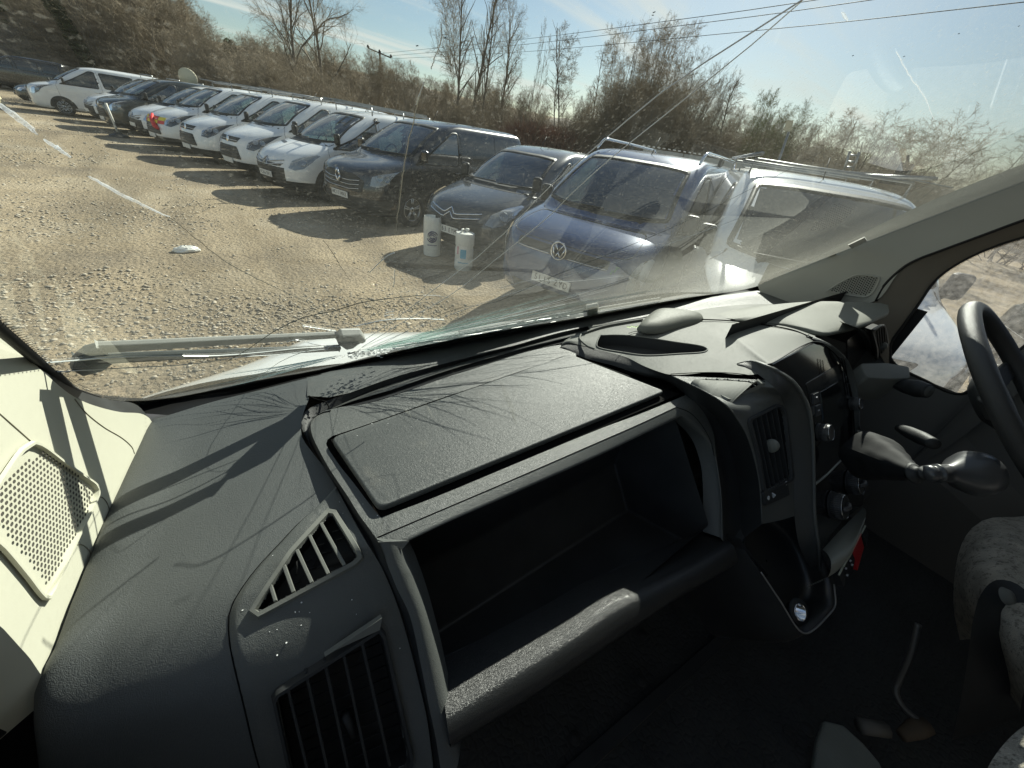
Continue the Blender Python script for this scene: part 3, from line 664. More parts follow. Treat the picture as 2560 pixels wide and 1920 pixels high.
        if text_ is not None: plate(S, t, text_, .53)
    if style in ('car', None):
        lamp([(.45, .60), (.50, .70), (.72, .78), (.86, .80), (.84, .68), (.60, .58)])
        patch(S, 'grille', 'front', round2([(-.42, .52), (.42, .52), (.46, .66), (-.46, .66)], .03, 4), PLAST, t, .006, 3, .05)
        if text_ is not None: plate(S, t, text_, .42)
    # roof rack bars
    if rack:
        for k, yy in enumerate((2.35, 3.3, 4.2)):
            mb = MB(); mb.tube([(-.74, yy, zt-.10), (-.74, yy, zt+.055), (.74, yy, zt+.055), (.74, yy, zt-.10)], .016, 6); mb.build('roof_bar', STEEL if rack != 'white' else WHITE, t)
        if rack in ('full', 'white'):
            for x in (-.74, .74):
                mb = MB(); mb.tube([(x, 2.0, zt+.10), (x, Ln-.25, zt+.10)], .018, 6); mb.build('rack_rail', STEEL, t)
        if rack == 'ladder':
            for x in (-.3, .12): mb = MB(); mb.box((x, 3.2, zt+.10), (.035, 2.9, .06)); mb.build('ladder_rail', STEEL, t, smooth=False)
            mb = MB()
            for yy in np.arange(1.9, 4.6, .26): mb.tube([(-.3, yy, zt+.10), (.12, yy, zt+.10)], .013, 5)
            mb.build('ladder_rung', STEEL, t)
    if style == 'square':
        for x in (-.72, .72):
            mb = MB(); mb.tube(crom([(x, 1.95, zt-.07), (x, 2.1, zt+.05), (x, 2.4, zt+.065), (x, 4.2, zt+.06), (x, 4.45, zt+.045), (x, 4.6, zt-.07)], 26), .018, 8); mb.build('roof_rail', CHROME, t)
            for yy in (3.2,): mb = MB(); mb.box((x, yy, zt-.0), (.04, .14, .09)); mb.build('rail_foot', PLAST, t, smooth=False)
    return t, S
YP = dict(group='vans parked side by side in the yard')
van('square', BLUEP, 'blue van with chrome roof rails and round chrome badge, front plate SL15 ZYD', 3.85, 2.05, style='square', text_='SL15 ZYD', lower=.30)
van('berlingo', GREYP, 'small dark grey van behind the two white drums, plate PK63 EYM', 4.75, 4.62, style='dispatch', text_='PK63 EYM', lower=.36)
van('trafic', BLACKP, 'black van with diamond badge and chrome grille bars, plate WC17 WXB', 4.75, 7.55, style='trafic', text_='WC17 WXB', rack=None, lower=.34)
van('dispatch', WHITE2, 'white van with double chevron badge and black lower bumper, plate YC66 RVJ', 4.6, 10.1, style='dispatch', text_='YC66 RVJ', rack='ladder', lower=.40)
van('custom', WHITE, 'white van with swept headlights immediately left of the chevron badged van', 4.9, 12.7, style='custom', text_='', rack='bars', lower=.42)
van('custom', WHITE2, 'white van with blank bonnet between the red and yellow taped van and another white van', 4.9, 15.3, style='custom', text_='', rack='full', lower=.42)
t7, S7 = van('custom', WHITE, 'white van with red and yellow chequered tape across its nose', 4.9, 17.9, style='custom', text_='', rack='full', lower=.42)
van('dispatch', WHITE, 'white van half hidden between the dark green van and the taped van', 5.1, 20.3, style='dispatch', text_='', lower=.4)
van('trafic', DKGREEN, 'dark green grey van behind the white post on its base', 4.9, 22.9, style='custom', text_='', lower=.3)
van('dispatch', WHITE, 'white van with red mark on bonnet beside the dark green grey van', 5.1, 25.6, style='dispatch', text_='', rack='bars', lower=.4)
van('trafic', WHITE2, 'white crew van with black side windows and ten spoke wheels, turned side on', 4.1, 29.3, style='custom', text_='', yaw=math.radians(-9), sidewin=True, lower=.24, spokes=10)
van('car', DKGREEN, 'dark car showing its bonnet beyond the white crew van', 4.2, 33.0, name='parked_car', cat='car', yaw=math.radians(-9), style='car', text_='', group=None, detail=1)
van('trafic', BLACKP, 'black van side on at the far left of the row', 4.9, 48.0, style=None, yaw=math.radians(-34), sidewin=True, lower=.2, text_=None)
van('trafic', WHITE2, 'white van beyond the blue van with the sun glinting on its roof edge', 3.35, -.62, style='custom', text_='', yaw=math.radians(15), glass=VGD, rack='full', lower=.3)
van('car', DKGREEN, 'dark car seen through the driver side window beside the white van', 3.6, -3.5, name='parked_car', cat='car', style='car', text_='', group=None)
van('custom', WHITE2, 'white van standing behind the blue van, only its roof edge showing', 11.2, 1.2, style='custom', text_=None, rack='full', group='vans parked behind the first row', detail=1)
# chequered tape on the seventh van
RED = mat('red_tape', (.62, .03, .03), .5); YEL = mat('yellow_tape', (.75, .62, .04), .5)
for i in range(6):
    x0 = -.72+i*.24
    for j in range(2):
        patch(S7, 'tape_square', 'front', [(x0, .74+.09*j), (x0+.235, .74+.09*j), (x0+.235, .825+.09*j), (x0, .825+.09*j)], RED if (i+j) % 2 else YEL, t7, .014, 2, .1)
mb = MB(); mb.tube([S7.P('front', x, z, .05) for x, z in ((.1, .93), (.25, .80), (.42, .66), (.55, .60))], [.03, .06, .07, .04], 8); tag(mb.build('red_cloth', RED), 'red cloth strip hanging from the taped nose of a white van', 'cloth')
bpy.data.objects['red_cloth'].matrix_world = Matrix.Translation(t7.location) @ Matrix.Rotation(t7.rotation_euler.z, 4, 'Z')
# ================================================================= things on the yard
def wn(p): return (float(p[0]), float(p[1]), float(p[2]))
PEW = mat('drum_plastic', (.72, .72, .66), .45, var=.08, vscale=12, dirt=(14, .62, .5), dirtcol=(.45, .42, .34))
INK = mat('navy_print', (.02, .03, .11), .6); SKY = mat('pale_blue_print', (.10, .38, .56), .6); PINK = mat('pink_print', (.6, .3, .35), .6)
def drum(p, tall, label, variant):
    t = thing('plastic_drum', label, 'drum', wn(p), 0, 'white plastic drums by the small grey van')
    r = .145; mb = MB(); H = tall
    if variant == 0: prof = [(.01, 0), (r*.95, 0), (r, .02), (r, H*.86), (r*.97, H*.96), (r*.90, H), (r*.86, H*.985), (r*.80, H*.90), (.01, H*.90)]
    else: prof = [(.01, 0), (r*.95, 0), (r, .02), (r, H*.28), (r*.95, H*.32), (r, H*.36), (r*.99, H*.55), (r*.94, H*.58), (r, H*.64), (r*1.02, H*.88), (r*.95, H*.93), (r*.5, H*.95), (.01, H*.95)]
    mb.lathe(prof, (0, 0, 0), (0, 0, 1), 28); mb.build('barrel', PEW, t, auto=50)
    face = -np.array([p[0], p[1]]); face /= np.linalg.norm(face); a0 = math.atan2(face[1], face[0])
    def cyl(da, z, off=.002): a = a0+da/r; return np.array([(r+off)*math.cos(a), (r+off)*math.sin(a), z])
    if variant == 0:
        mb = MB(); zc = H*.52
        for ph in (0, math.pi):
            for rr in (.092, .062):
                pts = [cyl(rr*math.cos(a+ph)*(1-.25*(a-.4)/3), zc+rr*math.sin(a+ph)*(1-.25*(a-.4)/3), .003) for a in np.linspace(.3, 3.3, 16)]
                mb.tube(pts, [.004+.008*math.sin(k/15*math.pi) for k in range(16)], 5)
            pts = [cyl(.035*math.cos(a+ph), zc+.03*math.sin(a+ph), .003) for a in np.linspace(.3, 2.6, 8)]; mb.tube(pts, .012, 5)
        mb.build('swirl_logo', INK, t)
        for k in range(9):
            mb = MB(); q = [cyl(-.072+k*.018+dx, H*.30+dz-.0*k, .003) for dx, dz in ((-.006, -.009), (.006, -.009+.002*(k % 3)), (.006, .009), (-.006, .009))]; mb.add(q, [(0, 1, 2, 3)]); mb.build('letter', INK, t, smooth=False)
    else:
        def pan(da0, da1, z0, z1, m, nm):
            V_ = [cyl(d_, z_, .0035) for z_ in (z0, z1) for d_ in np.linspace(da0, da1, 6)]
            mk(nm, V_, [(i, i+1, i+7, i+6) for i in range(5)], m, t)
        pan(-.085, .045, H*.30, H*.64, PAPER, 'label_sheet'); 
        V_ = [cyl(d_, z_, .005) for z_ in (H*.33, H*.56) for d_ in np.linspace(-.06, .03, 6)]; mk('blue_square', V_, [(i, i+1, i+7, i+6) for i in range(5)], SKY, t)
        V_ = [cyl(d_, z_, .005) for z_ in (H*.42, H*.62) for d_ in np.linspace(-.12, -.09, 3)]; mk('pink_band', V_, [(i, i+1, i+4, i+3) for i in range(2)], PINK, t)
        for k in range(9):
            mb = MB(); q = [cyl(-.085+k*.018+dx, H*.22+dz, .004) for dx, dz in ((-.006, -.009), (.006, -.009), (.006, .009), (-.006, .009))]; mb.add(q, [(0, 1, 2, 3)]); mb.build('letter', SKY, t, smooth=False)
        mb = MB(); mb.tube([(.03, 0, H*.95), (.03, 0, H*1.03)], .03, 12); mb.tube([(-.09, -.03, H*.94), (-.06, 0, H*1.01), (-.02, .03, H*1.0), (.0, .06, H*.94)], .014, 8); mb.build('cap', PEW, t)
    return t
drum(L(1080, 636, -1.85), .62, 'taller white drum printed with a navy swirl logo', 0)
drum(L(1158, 672, -1.85), .60, 'white drum with pale blue square label and handle on top', 1)
# crumpled bag
mb = MB(); c = L(467, 628, -1.85); V = []; 
for i in range(7):
    for j in range(14):
        a = 2*math.pi*j/14; r_ = .115*math.cos(i/6*1.5)*(1+.25*rng.random()); V.append((c[0]+r_*math.cos(a)*1.2, c[1]+r_*math.sin(a)*.7, c[2]+.005+.05*math.sin(i/6*1.5)*(1+.5*rng.random())))
mb.add(V, [(i*14+j, i*14+(j+1) % 14, (i+1)*14+(j+1) % 14, (i+1)*14+j) for i in range(6) for j in range(14)])
tag(mb.build('plastic_bag', mat('bag_plastic', (.80, .79, .72), .5), smooth=False), 'crumpled pale plastic bag lying on the gravel', 'bag')
# post on a base
c = L(299, 343, -1.85); t = thing('marker_post', 'thin white post standing on a dark base in front of the dark van', 'post', wn(c)); mb = MB(); mb.tube([(0, 0, .05), (-.03, 0, .98)], .035, 8); mb.build('post', mat('post_white', (.7, .68, .6), .7), t)
mb = MB(); mb.lathe([(.01, .16), (.10, .15), (.13, .10), (.26, .06), (.30, 0)], (0, 0, 0), (0, 0, 1), 10); mb.build('base', PLAST, t, smooth=False)
c = L(5, 268, -1.85); mb = MB(); mb.lathe([(.03, .75), (.06, .72), (.15, .05), (.22, .04), (.22, 0)], c, (0, 0, 1), 14); tag(mb.build('traffic_cone', mat('cone_cream', (.6, .5, .3), .7)), 'faded pale cone at the far left edge of the yard', 'cone')
# utility pole with crossarm, wires
WOOD = mat('pole_wood', (.13, .115, .09), .9, var=.2, vscale=4)
WIRE = mat('wire', (.03, .035, .04), .6)
pd = 62.; pb = gp(957, pd); top = 5.9+CAM_H*0
def elev(u, v, dist):            # height of the point on sight line (u, v) at horizontal distance dist
    r = ray(u, v); return CAM_H+r[2]/math.hypot(r[0], r[1])*dist
H = elev(952, 130, pd)
t = thing('utility_pole', 'wooden utility pole with one crossarm and insulators above the scrub', 'pole', wn(pb)); mb = MB(); mb.tube([(0, 0, -1), (0, 0, H)], [.17, .12], 8); mb.build('pole', WOOD, t)
cd = az_dir(1330); cdv = np.array([az_dir(957)[1], -az_dir(957)[0], 0.]); mb = MB(); mb.tube([cdv*-1.3+np.array([0, 0, H+.1]), cdv*1.3+np.array([0, 0, H-.35])], .07, 6); mb.build('crossarm', WOOD, t)
for k in (-1.3, 0, 1.3): mb = MB(); mb.lathe([(.02, 0), (.14, .02), (.16, .14), (.10, .28), (.02, .3)], cdv*k+np.array([0, 0, H-.1-.17*k]), (0, 0, 1), 8); mb.build('insulator', PLAST, t)
mb = MB(); mb.tube([cdv*-.8+np.array([0, 0, H*.62]), cdv*.6+np.array([0, 0, H*.60])], .06, 6); mb.build('lower_arm', WOOD, t)
def wpt(u, v, dist): q = az_dir(u, v); return np.array([q[0]*dist, q[1]*dist, elev(u, v, dist)])
for k, (a, b) in enumerate([((1290, 100), (2300, -40)), ((1290, 113), (2420, -35)), ((1290, 131), (2700, -10))]):
    m = MB(); P0 = wpt(940+20*k, 135+k*6, 62); P1 = wpt(*a, 46); P2 = wpt((a[0]+b[0])/2, (a[1]+b[1])/2+6, 24); P3 = wpt(*b, 20)
    m.tube(crom([P0, P1, P2, P3], 40), .013, 5); tag(m.build('overhead_wire', WIRE), ['uppermost', 'middle', 'lowest'][k]+' of three thin wires crossing the sky', 'wire', 'wires across the sky')
# twin cables were cracks in the glass; sign pole, ladders and fence on the right
c = gp(1945, 17); t = thing('sign_pole', 'leaning metal pole with a small rectangular plate seen from behind', 'sign', wn(c)); h1 = elev(1972, 330, 17)
P1 = wpt(1972, 330, 17)-c; mb = MB(); mb.tube([(0, 0, 0), P1], .035, 6); mb.build('pole', STEEL, t)
X = cdv; a = wpt(1958, 326, 17)-c; b_ = wpt(1978, 328, 17)-c; d_ = wpt(1984, 301, 17)-c; e_ = wpt(1967, 300, 17)-c; slab('sign_plate', [a, b_, d_, e_], np.array([*-az_dir(1972), 0]), .02, mat('sign_grey', (.42, .40, .30), .7), t)
c = gp(300, 66); t = thing('notice_board', 'white notice board on two posts among the trees', 'sign', wn(c)); zz = elev(302, 145, 66)
ex = np.array([az_dir(300)[1], -az_dir(300)[0], 0]); mb = MB(); 
slab('board', [ex*-1.1+np.array([0, 0, zz-1.2]), ex*1.1+np.array([0, 0, zz-1.6]), ex*1.1+np.array([0, 0, zz+.2]), ex*-1.1+np.array([0, 0, zz+.6])], np.array([*-az_dir(300), 0]), .05, PAPER, t)
for k in (-1, 1): mb = MB(); mb.tube([ex*k, ex*k+np.array([0, 0, zz])], .05, 5); mb.build('post', STEEL, t)
# round disc on van roof line
p = wpt(470, 193, 25.5); mb = MB(); mb.lathe([(.01, .01), (.33, .01), (.33, -.01), (.01, -.01)], p, (*-az_dir(470), .1), 20)
tag(mb.build('round_sign', mat('disc_cream', (.62, .58, .42), .7)), 'cream round disc standing above the van roofs at left', 'sign')
# mesh fence on the left
t = thing('mesh_fence', 'wire mesh fence with thin posts behind the vans on the left', 'fence', (0, 0, 0)); 
us = list(range(330, 700, 36)); mb2 = MB()
for i, u in enumerate(us):
    c = gp(u, 52); mb = MB(); mb.tube([c, c+np.array([0, 0, 2.6])], .045, 5); mb.build('post', PLAST, t)
    if i < len(us)-1:
        c2 = gp(us[i+1], 52)
        for z in (.4, .9, 1.4, 1.9, 2.4): mb2.tube([c+np.array([0, 0, z]), c2+np.array([0, 0, z])], .018, 4)
mb2.build('mesh_wire', WIRE, t)
# pale hoarding wall behind the blue van with rail of barbs
t = thing('site_hoarding', 'pale grey hoarding behind the blue van', 'fence', (0, 0, 0)); P = [gp(u, 22.) for u in (1600, 1700, 1800, 1900, 2010)]
for i in range(4):
    a, b_ = P[i], P[i+1]; dr = (b_-a); hh = 2.35
    nn = np.array([dr[1], -dr[0], 0.]); slab('hoarding_panel', [a+dr*.01, b_-dr*.01, b_-dr*.01+np.array([0, 0, hh]), a+dr*.01+np.array([0, 0, hh])], nn, .04, mat('hoarding', (.36, .38, .38), .7, var=.1), t)
mb = MB()
for i in range(4):
    for k in np.linspace(0, 1, 9)[:-1]: q = P[i]+(P[i+1]-P[i])*k; mb.box(q+np.array([0, 0, 2.43]), (.14, .05, .05))
mb.build('capping_block', PAPER, t, smooth=False)
# step ladder and folded seat on the roof of the white van at the right
for (u0, v0, u1, v1, ds, lab) in ((2112, 405, 2125, 380, 8.3, 'ladder'),):
    A_ = wpt(2110, 425, 9.0); B_ = wpt(2125, 378, 9.0); A2 = wpt(2133, 425, 9.0); B2 = wpt(2148, 380, 9.0)
    mb = MB(); mb.tube([A_, B_], .02, 5); mb.tube([A2, B2], .02, 5)
    for k in (.15, .45, .8): mb.tube([A_+(B_-A_)*k, A2+(B2-A2)*k], .016, 5)
    mb.box((A_+A2)/2-np.array([0, 0, .1]), (.5, .3, .05))
    tag(mb.build('step_ladder', STEEL), 'short ladder standing on the roof rack of the white van', 'ladder')
mb = MB(); q = wpt(2256, 432, 8.0); mb.box(q, (.22, .12, .22)); mb.box(q+np.array([.05, 0, -.12]), (.4, .3, .06)); mb.tube([q, wpt(2268, 410, 8.0), wpt(2270, 388, 8.0)], [.03, .025, .015], 6)
tag(mb.build('roof_tool', PLAST), 'dark tool with a curved handle lying on the white van roof rack', 'tool')
mb = MB(); mb.tube([wpt(2005, 418, 7.2), wpt(2100, 428, 7.4), wpt(2220, 438, 7.8), wpt(2380, 470, 8.2)], .012, 6); tag(mb.build('copper_pipe', STEEL), 'long thin pipe lying along the white van roof rack', 'pipe')
# ================================================================= trees
BARK = mat('bark', (.16, .138, .11), .95, var=.3, vscale=6); TWIG = mat('twig', (.26, .215, .15), .95, var=.3, vscale=2)
TWIG2 = mat('twig_red', (.22, .13, .095), .95, var=.3, vscale=2); TWIG3 = mat('twig_pale', (.31, .25, .17), .95, var=.3, vscale=2)
IVY = mat('ivy', (.04, .055, .025), .95, spec=.05, var=.45, vscale=3); LEAF = mat('evergreen', (.04, .06, .03), .95, spec=.05, var=.4, vscale=1); BUD = mat('spring_buds', (.17, .175, .075), .9, var=.3, vscale=2)
def tube_np(VL, FL, pts, rr, k, off):
    n = len(pts); P = np.array(pts); T = np.gradient(P, axis=0); T /= np.linalg.norm(T, axis=1, keepdims=True)+1e-9
    A = np.cross(T, np.array([.31, .17, .93])); A /= np.linalg.norm(A, axis=1, keepdims=True)+1e-9; B = np.cross(T, A)
    q = np.arange(k)*2*math.pi/k; R_ = np.array(rr)[:, None, None]
    V = P[:, None]+R_*(A[:, None]*np.cos(q)[None, :, None]+B[:, None]*np.sin(q)[None, :, None])
    VL.append(V.reshape(-1, 3)); i = np.arange(n-1)[:, None]*k; j = np.arange(k)[None]; j2 = (j+1) % k
    FL.append(np.stack([i+j, i+j2, i+k+j2, i+k+j], -1).reshape(-1, 4)+off); return off+n*k
def tree_mesh(seed, h=10., spread=.32, lean=(0, 0), first=.35, order=4, nb=(9, 5, 4, 4), ang=(.65, .7, .75, .8), upk=.25, forks=1, twr=.012, trunk_r=None, droop=0.):
    R = np.random.default_rng(seed); T0, T1 = ([], []), ([], []); offs = [0, 0]
    trunk_r = trunk_r or h*.018
    def branch(p, dr, ln, r, o):
        n = 9 if o == 0 else (6 if o == 1 else (4 if o == 2 else 3)); pts = [p]; d = dr.copy(); step = ln/(n-1)
        wob = (.07, .16, .22, .28, .3)[min(o, 4)]
        for i in range(n-1):
            d = d+R.normal(0, wob, 3); d[2] += upk*(.08 if o == 0 else .07); d /= np.linalg.norm(d); pts.append(pts[-1]+d*step)
        rr = np.linspace(r, r*(.32 if o == 0 else .35), n)
        idx = 0 if o <= 1 else 1
        k = (7, 5, 3, 3, 3)[min(o, 4)]
        offs[idx] = tube_np(T0[0] if idx == 0 else T1[0], T0[1] if idx == 0 else T1[1], pts, rr, k, offs[idx])
        if o >= order: return
        m = nb[o]; st = first if o == 0 else .25
        for c in range(m):
            f = st+(1-st)*(c+R.random()*.8)/m; f = min(f, .99); x = f*(n-1); i = int(x); q = pts[i]+(pts[min(i+1, n-1)]-pts[i])*(x-i); t = pts[min(i+1, n-1)]-pts[i]; t /= np.linalg.norm(t)+1e-9
            a = R.uniform(0, 2*math.pi); s1 = np.cross(t, [.3, .2, .9]); s1 /= np.linalg.norm(s1)+1e-9; s2 = np.cross(t, s1)
            an = ang[o]*R.uniform(.7, 1.25)*(1.0-.45*(f if o == 0 else 0)); nd = t*math.cos(an)+(s1*math.cos(a)+s2*math.sin(a))*math.sin(an)
            l2 = (h*spread*(1.15-.6*f) if o == 0 else ln*R.uniform(.42, .68)*(1.1-.35*f)); r2 = max(rr[i]*R.uniform(.42, .62), twr*.55)
            branch(q, nd, l2, r2, o+1)
        if o > 0: pass
    for k in range(forks):
        d = np.array([lean[0]+R.normal(0, .10 if forks > 1 else .01), lean[1]+R.normal(0, .10 if forks > 1 else .01), 1.]); d /= np.linalg.norm(d)
        branch(np.array([R.normal(0, .25*(forks > 1)), R.normal(0, .25*(forks > 1)), -.5]), d, h+.5, trunk_r*(1 if forks == 1 else .75), 0)
    out = []
    for T, nm, m in ((T0, 'trunk', BARK), (T1, 'crown', TWIG)):
        V = np.concatenate(T[0]); Q = np.concatenate(T[1]); me = bpy.data.meshes.new(nm); me.vertices.add(len(V)); me.vertices.foreach_set('co', V.ravel())
        me.loops.add(Q.size); me.loops.foreach_set('vertex_index', Q.ravel()); me.polygons.add(len(Q)); me.polygons.foreach_set('loop_start', np.arange(len(Q))*4); me.polygons.foreach_set('use_smooth', [True]*len(Q))
        me.update(calc_edges=True); me.materials.append(m); out.append(me)
    return out
def leaf_mesh(name, centers, radii, n, size, m, seed=1):
    """many small leaf faces filling clumps"""
    R = np.random.default_rng(seed); C = np.array(centers); w = np.array(radii)[:, 0]; pick = R.choice(len(C), n, p=w/w.sum())
    d = R.normal(0, 1, (n, 3)); d /= np.linalg.norm(d, axis=1, keepdims=True); d *= R.random((n, 1))**.45; P = C[pick]+d*np.array(radii)[pick]
    A = R.normal(0, 1, (n, 3)); A /= np.linalg.norm(A, axis=1, keepdims=True); B = np.cross(A, R.normal(0, 1, (n, 3))); B /= np.linalg.norm(B, axis=1, keepdims=True)
    s = size*R.uniform(.5, 1.4, (n, 1)); V = np.stack([P-A*s, P+B*s*.6, P+A*s, P-B*s*.6], 1).reshape(-1, 3)
    Fq = np.arange(n*4).reshape(-1, 4); me = bpy.data.meshes.new(name); me.vertices.add(n*4); me.vertices.foreach_set('co', V.ravel()); me.loops.add(n*4); me.loops.foreach_set('vertex_index', Fq.ravel())
    me.polygons.add(n); me.polygons.foreach_set('loop_start', np.arange(n)*4); me.update(calc_edges=True); me.materials.append(m); return me
PROTO = {
 'tall': [tree_mesh(s, 12, .30, first=.33, nb=(17, 7, 5, 4), order=4, upk=.5, trunk_r=.16) for s in (1, 2, 3)],
 'big': [tree_mesh(s, 12, .46, first=.30, nb=(13, 8, 6, 5), order=4, upk=.3, trunk_r=.20) for s in (11, 12)],
 'slim': [tree_mesh(s, 10, .17, first=.40, nb=(16, 6, 5, 4), order=4, upk=.7, trunk_r=.07) for s in (21, 22, 23)],
 'round': [tree_mesh(s, 7, .34, first=.12, nb=(11, 7, 5, 4), order=4, upk=.7, forks=4, trunk_r=.06) for s in (31, 32, 33)],
 'bush': [tree_mesh(s, 3.2, .5, first=.05, nb=(8, 6, 5, 4), order=4, upk=.6, forks=5, trunk_r=.025, twr=.006) for s in (41, 42)],
}
HB = {'tall': 12, 'big': 12, 'slim': 10, 'round': 7, 'bush': 3.2}
def tree(kind, u, vtop, dist, label, cat='tree', group=None, var=0, rot=None, wide=1., lean=0., ivy=False, tw=None, extra=None):
    c = gp(u, dist); c[2] = hill(c[0], c[1]); H = max(1.2, elev(u, vtop, dist)-c[2]); k = H/(HB[kind]*.97)
    t = thing('tree' if kind != 'bush' else 'bush', label, cat, wn(c), 0, group)
    ms = PROTO[kind][var % len(PROTO[kind])]
    for me, nm in zip(ms, ('trunk', 'crown')):
        o = bpy.data.objects.new(nm, me); link(o, t); sh = Matrix.Identity(4); e = az_dir(u); 
        sh[0][2] = -e[1]*lean*-1; sh[1][2] = -e[0]*lean
        o.matrix_local = sh @ Matrix.Rotation(rot if rot is not None else rng.uniform(0, 6.28), 4, 'Z') @ Matrix.Diagonal((k*wide, k*wide, k, 1))
        if tw and nm == 'crown':
            o.material_slots[0].link = 'OBJECT'; o.material_slots[0].material = tw
    if ivy:
        me = leaf_mesh('ivy', [(0+lean*e[1]*z_, -lean*e[0]*z_, z_) for z_ in np.linspace(.2, H*.8, 14)], [(.5, .5, H*.05)]*14, 12000, .10, IVY, seed=int(u)); o = bpy.data.objects.new('ivy', me); link(o, t)
    if extra:
        cs, rs, n_, m_ = extra; me = leaf_mesh('foliage', cs, rs, n_, .11, m_, seed=int(u)); o = bpy.data.objects.new('foliage', me); link(o, t)
    return t
TL = [
 # kind, u, vtop, dist, label, options
 ('tall', 250, -90, 46, 'thick ivy covered trunk leaning left at the far left of the yard', dict(lean=-.22, ivy=True, wide=.8)),
 ('tall', 275, -70, 47, 'bare trunk leaning beside the ivy covered trunk', dict(lean=-.16, wide=.7)),
 ('slim', 288, -40, 47, 'slender pale bare tree right of the leaning ivy trunk', dict(wide=.8, lean=-.1, tw=TWIG3)),
 ('slim', 95, -60, 50, 'slender pale bare tree against the evergreens at far left', dict(wide=.8, tw=TWIG3)),
 ('big', 20, -60, 60, 'bare spreading tree behind the evergreens at far left', dict(wide=.7)),
 ('big', 150, -70, 62, 'bare spreading tree between the evergreens and ivy trunk', dict(wide=.7, var=1)),
 ('tall', 200, -60, 64, 'straight bare tree behind the ivy covered trunk', {}),
 ('tall', 335, -30, 60, 'upright bare tree at the top of the brown slope', dict(var=1, wide=.8)),
 ('tall', 372, 20, 66, 'smaller upright bare tree lower on the brown slope', dict(var=2, wide=.8)),
 ('tall', 450, -90, 52, 'lone tall bare tree with ivy round its foot left of centre', dict(var=0, wide=.55, ivy=False, lean=-.04)),
 ('big', 752, -75, 44, 'left of two big spreading bare trees left of the utility pole', dict(var=0, wide=.95, rot=1.1)),
 ('big', 812, -55, 45, 'right of two big spreading bare trees left of the utility pole', dict(var=1, wide=.95, rot=2.2)),
 ('tall', 1142, -45, 40, 'leftmost of the four tall bare trees right of the utility pole', dict(var=0, wide=.85)),
 ('tall', 1162, -60, 41, 'second of the four tall bare trees right of the utility pole', dict(var=1, wide=.9)),
 ('tall', 1200, 0, 42, 'third of the four tall bare trees right of the utility pole', dict(var=2, wide=.85)),
 ('tall', 1245, 25, 41, 'fourth and shortest of the tall bare trees right of the utility pole', dict(var=1, wide=.95, rot=.4)),
 ('slim', 1318, 76, 40, 'very slender bare stem standing apart in the middle gap', dict(wide=.35)),
 ('slim', 1328, 110, 41, 'thin bare stem beside the very slender one', dict(wide=.45, var=1)),
 ('slim', 1377, 76, 38, 'bare tree with a small high crown right of the slender stems', dict(wide=1.15, var=1)),
 ('slim', 1402, 90, 38, 'bare tree with a rounded open crown beside the broad clump', dict(wide=1.5, var=2)),
 ('slim', 1470, 125, 40, 'thin bare tree at the left edge of the broad clump', dict(wide=1.1, var=0)),
 ('round', 1515, 130, 36, 'leftmost crown of the broad bare clump', dict(var=0, wide=.8, tw=TWIG3)),
 ('round', 1568, 122, 37, 'tallest crown of the broad bare clump', dict(var=1, wide=.9, tw=TWIG3)),
 ('round', 1625, 124, 36, 'right hand tall crown of the broad bare clump', dict(var=2, wide=.9, tw=TWIG3)),
 ('round', 1685, 185, 35, 'lower rounded crown of the broad bare clump', dict(var=0, wide=.9)),
 ('round', 1745, 230, 35, 'small dark bare tree in the dip right of the clump', dict(var=1, wide=.6)),
 ('slim', 1788, 218, 34, 'dark upright bare tree right of the broad clump', dict(wide=1.9, var=1)),
 ('round', 1870, 268, 30, 'pale green budding tree left of the sign pole', dict(var=2, wide=.8, tw=BUD)),
 ('round', 1925, 300, 30, 'low budding tree just left of the sign pole', dict(var=1, wide=.9, tw=BUD)),
 ('round', 2010, 345, 26, 'rounded bare shrub tree right of the sign pole', dict(var=0, wide=1.)),
 ('slim', 2070, 298, 25, 'small bare sapling rising above the scrub right of the sign pole', dict(wide=1.6, var=0)),
 ('bush', 2120, 362, 22, 'bare bush behind the ladder on the van roof', dict(wide=1.5)),
 ('bush', 2185, 360, 21, 'wispy bare bush right of the ladder', dict(wide=1.4, var=1)),
 ('bush', 2230, 405, 20, 'lowest bare bush before the dark roof tool', dict(wide=1.3)),
 ('bush', 2530, 392, 26, 'bare bush showing above the right hand pillar', dict(wide=1.5, var=1, tw=TWIG3)),
 ('bush', 2640, 380, 26, 'bare bush at the right edge above the pillar', dict(wide=1.5, tw=TWIG3)),
]
for kind, u, vt, ds, lab, op in TL: tree(kind, u, vt, ds+(4 if u < 345 else 0), lab, **op)
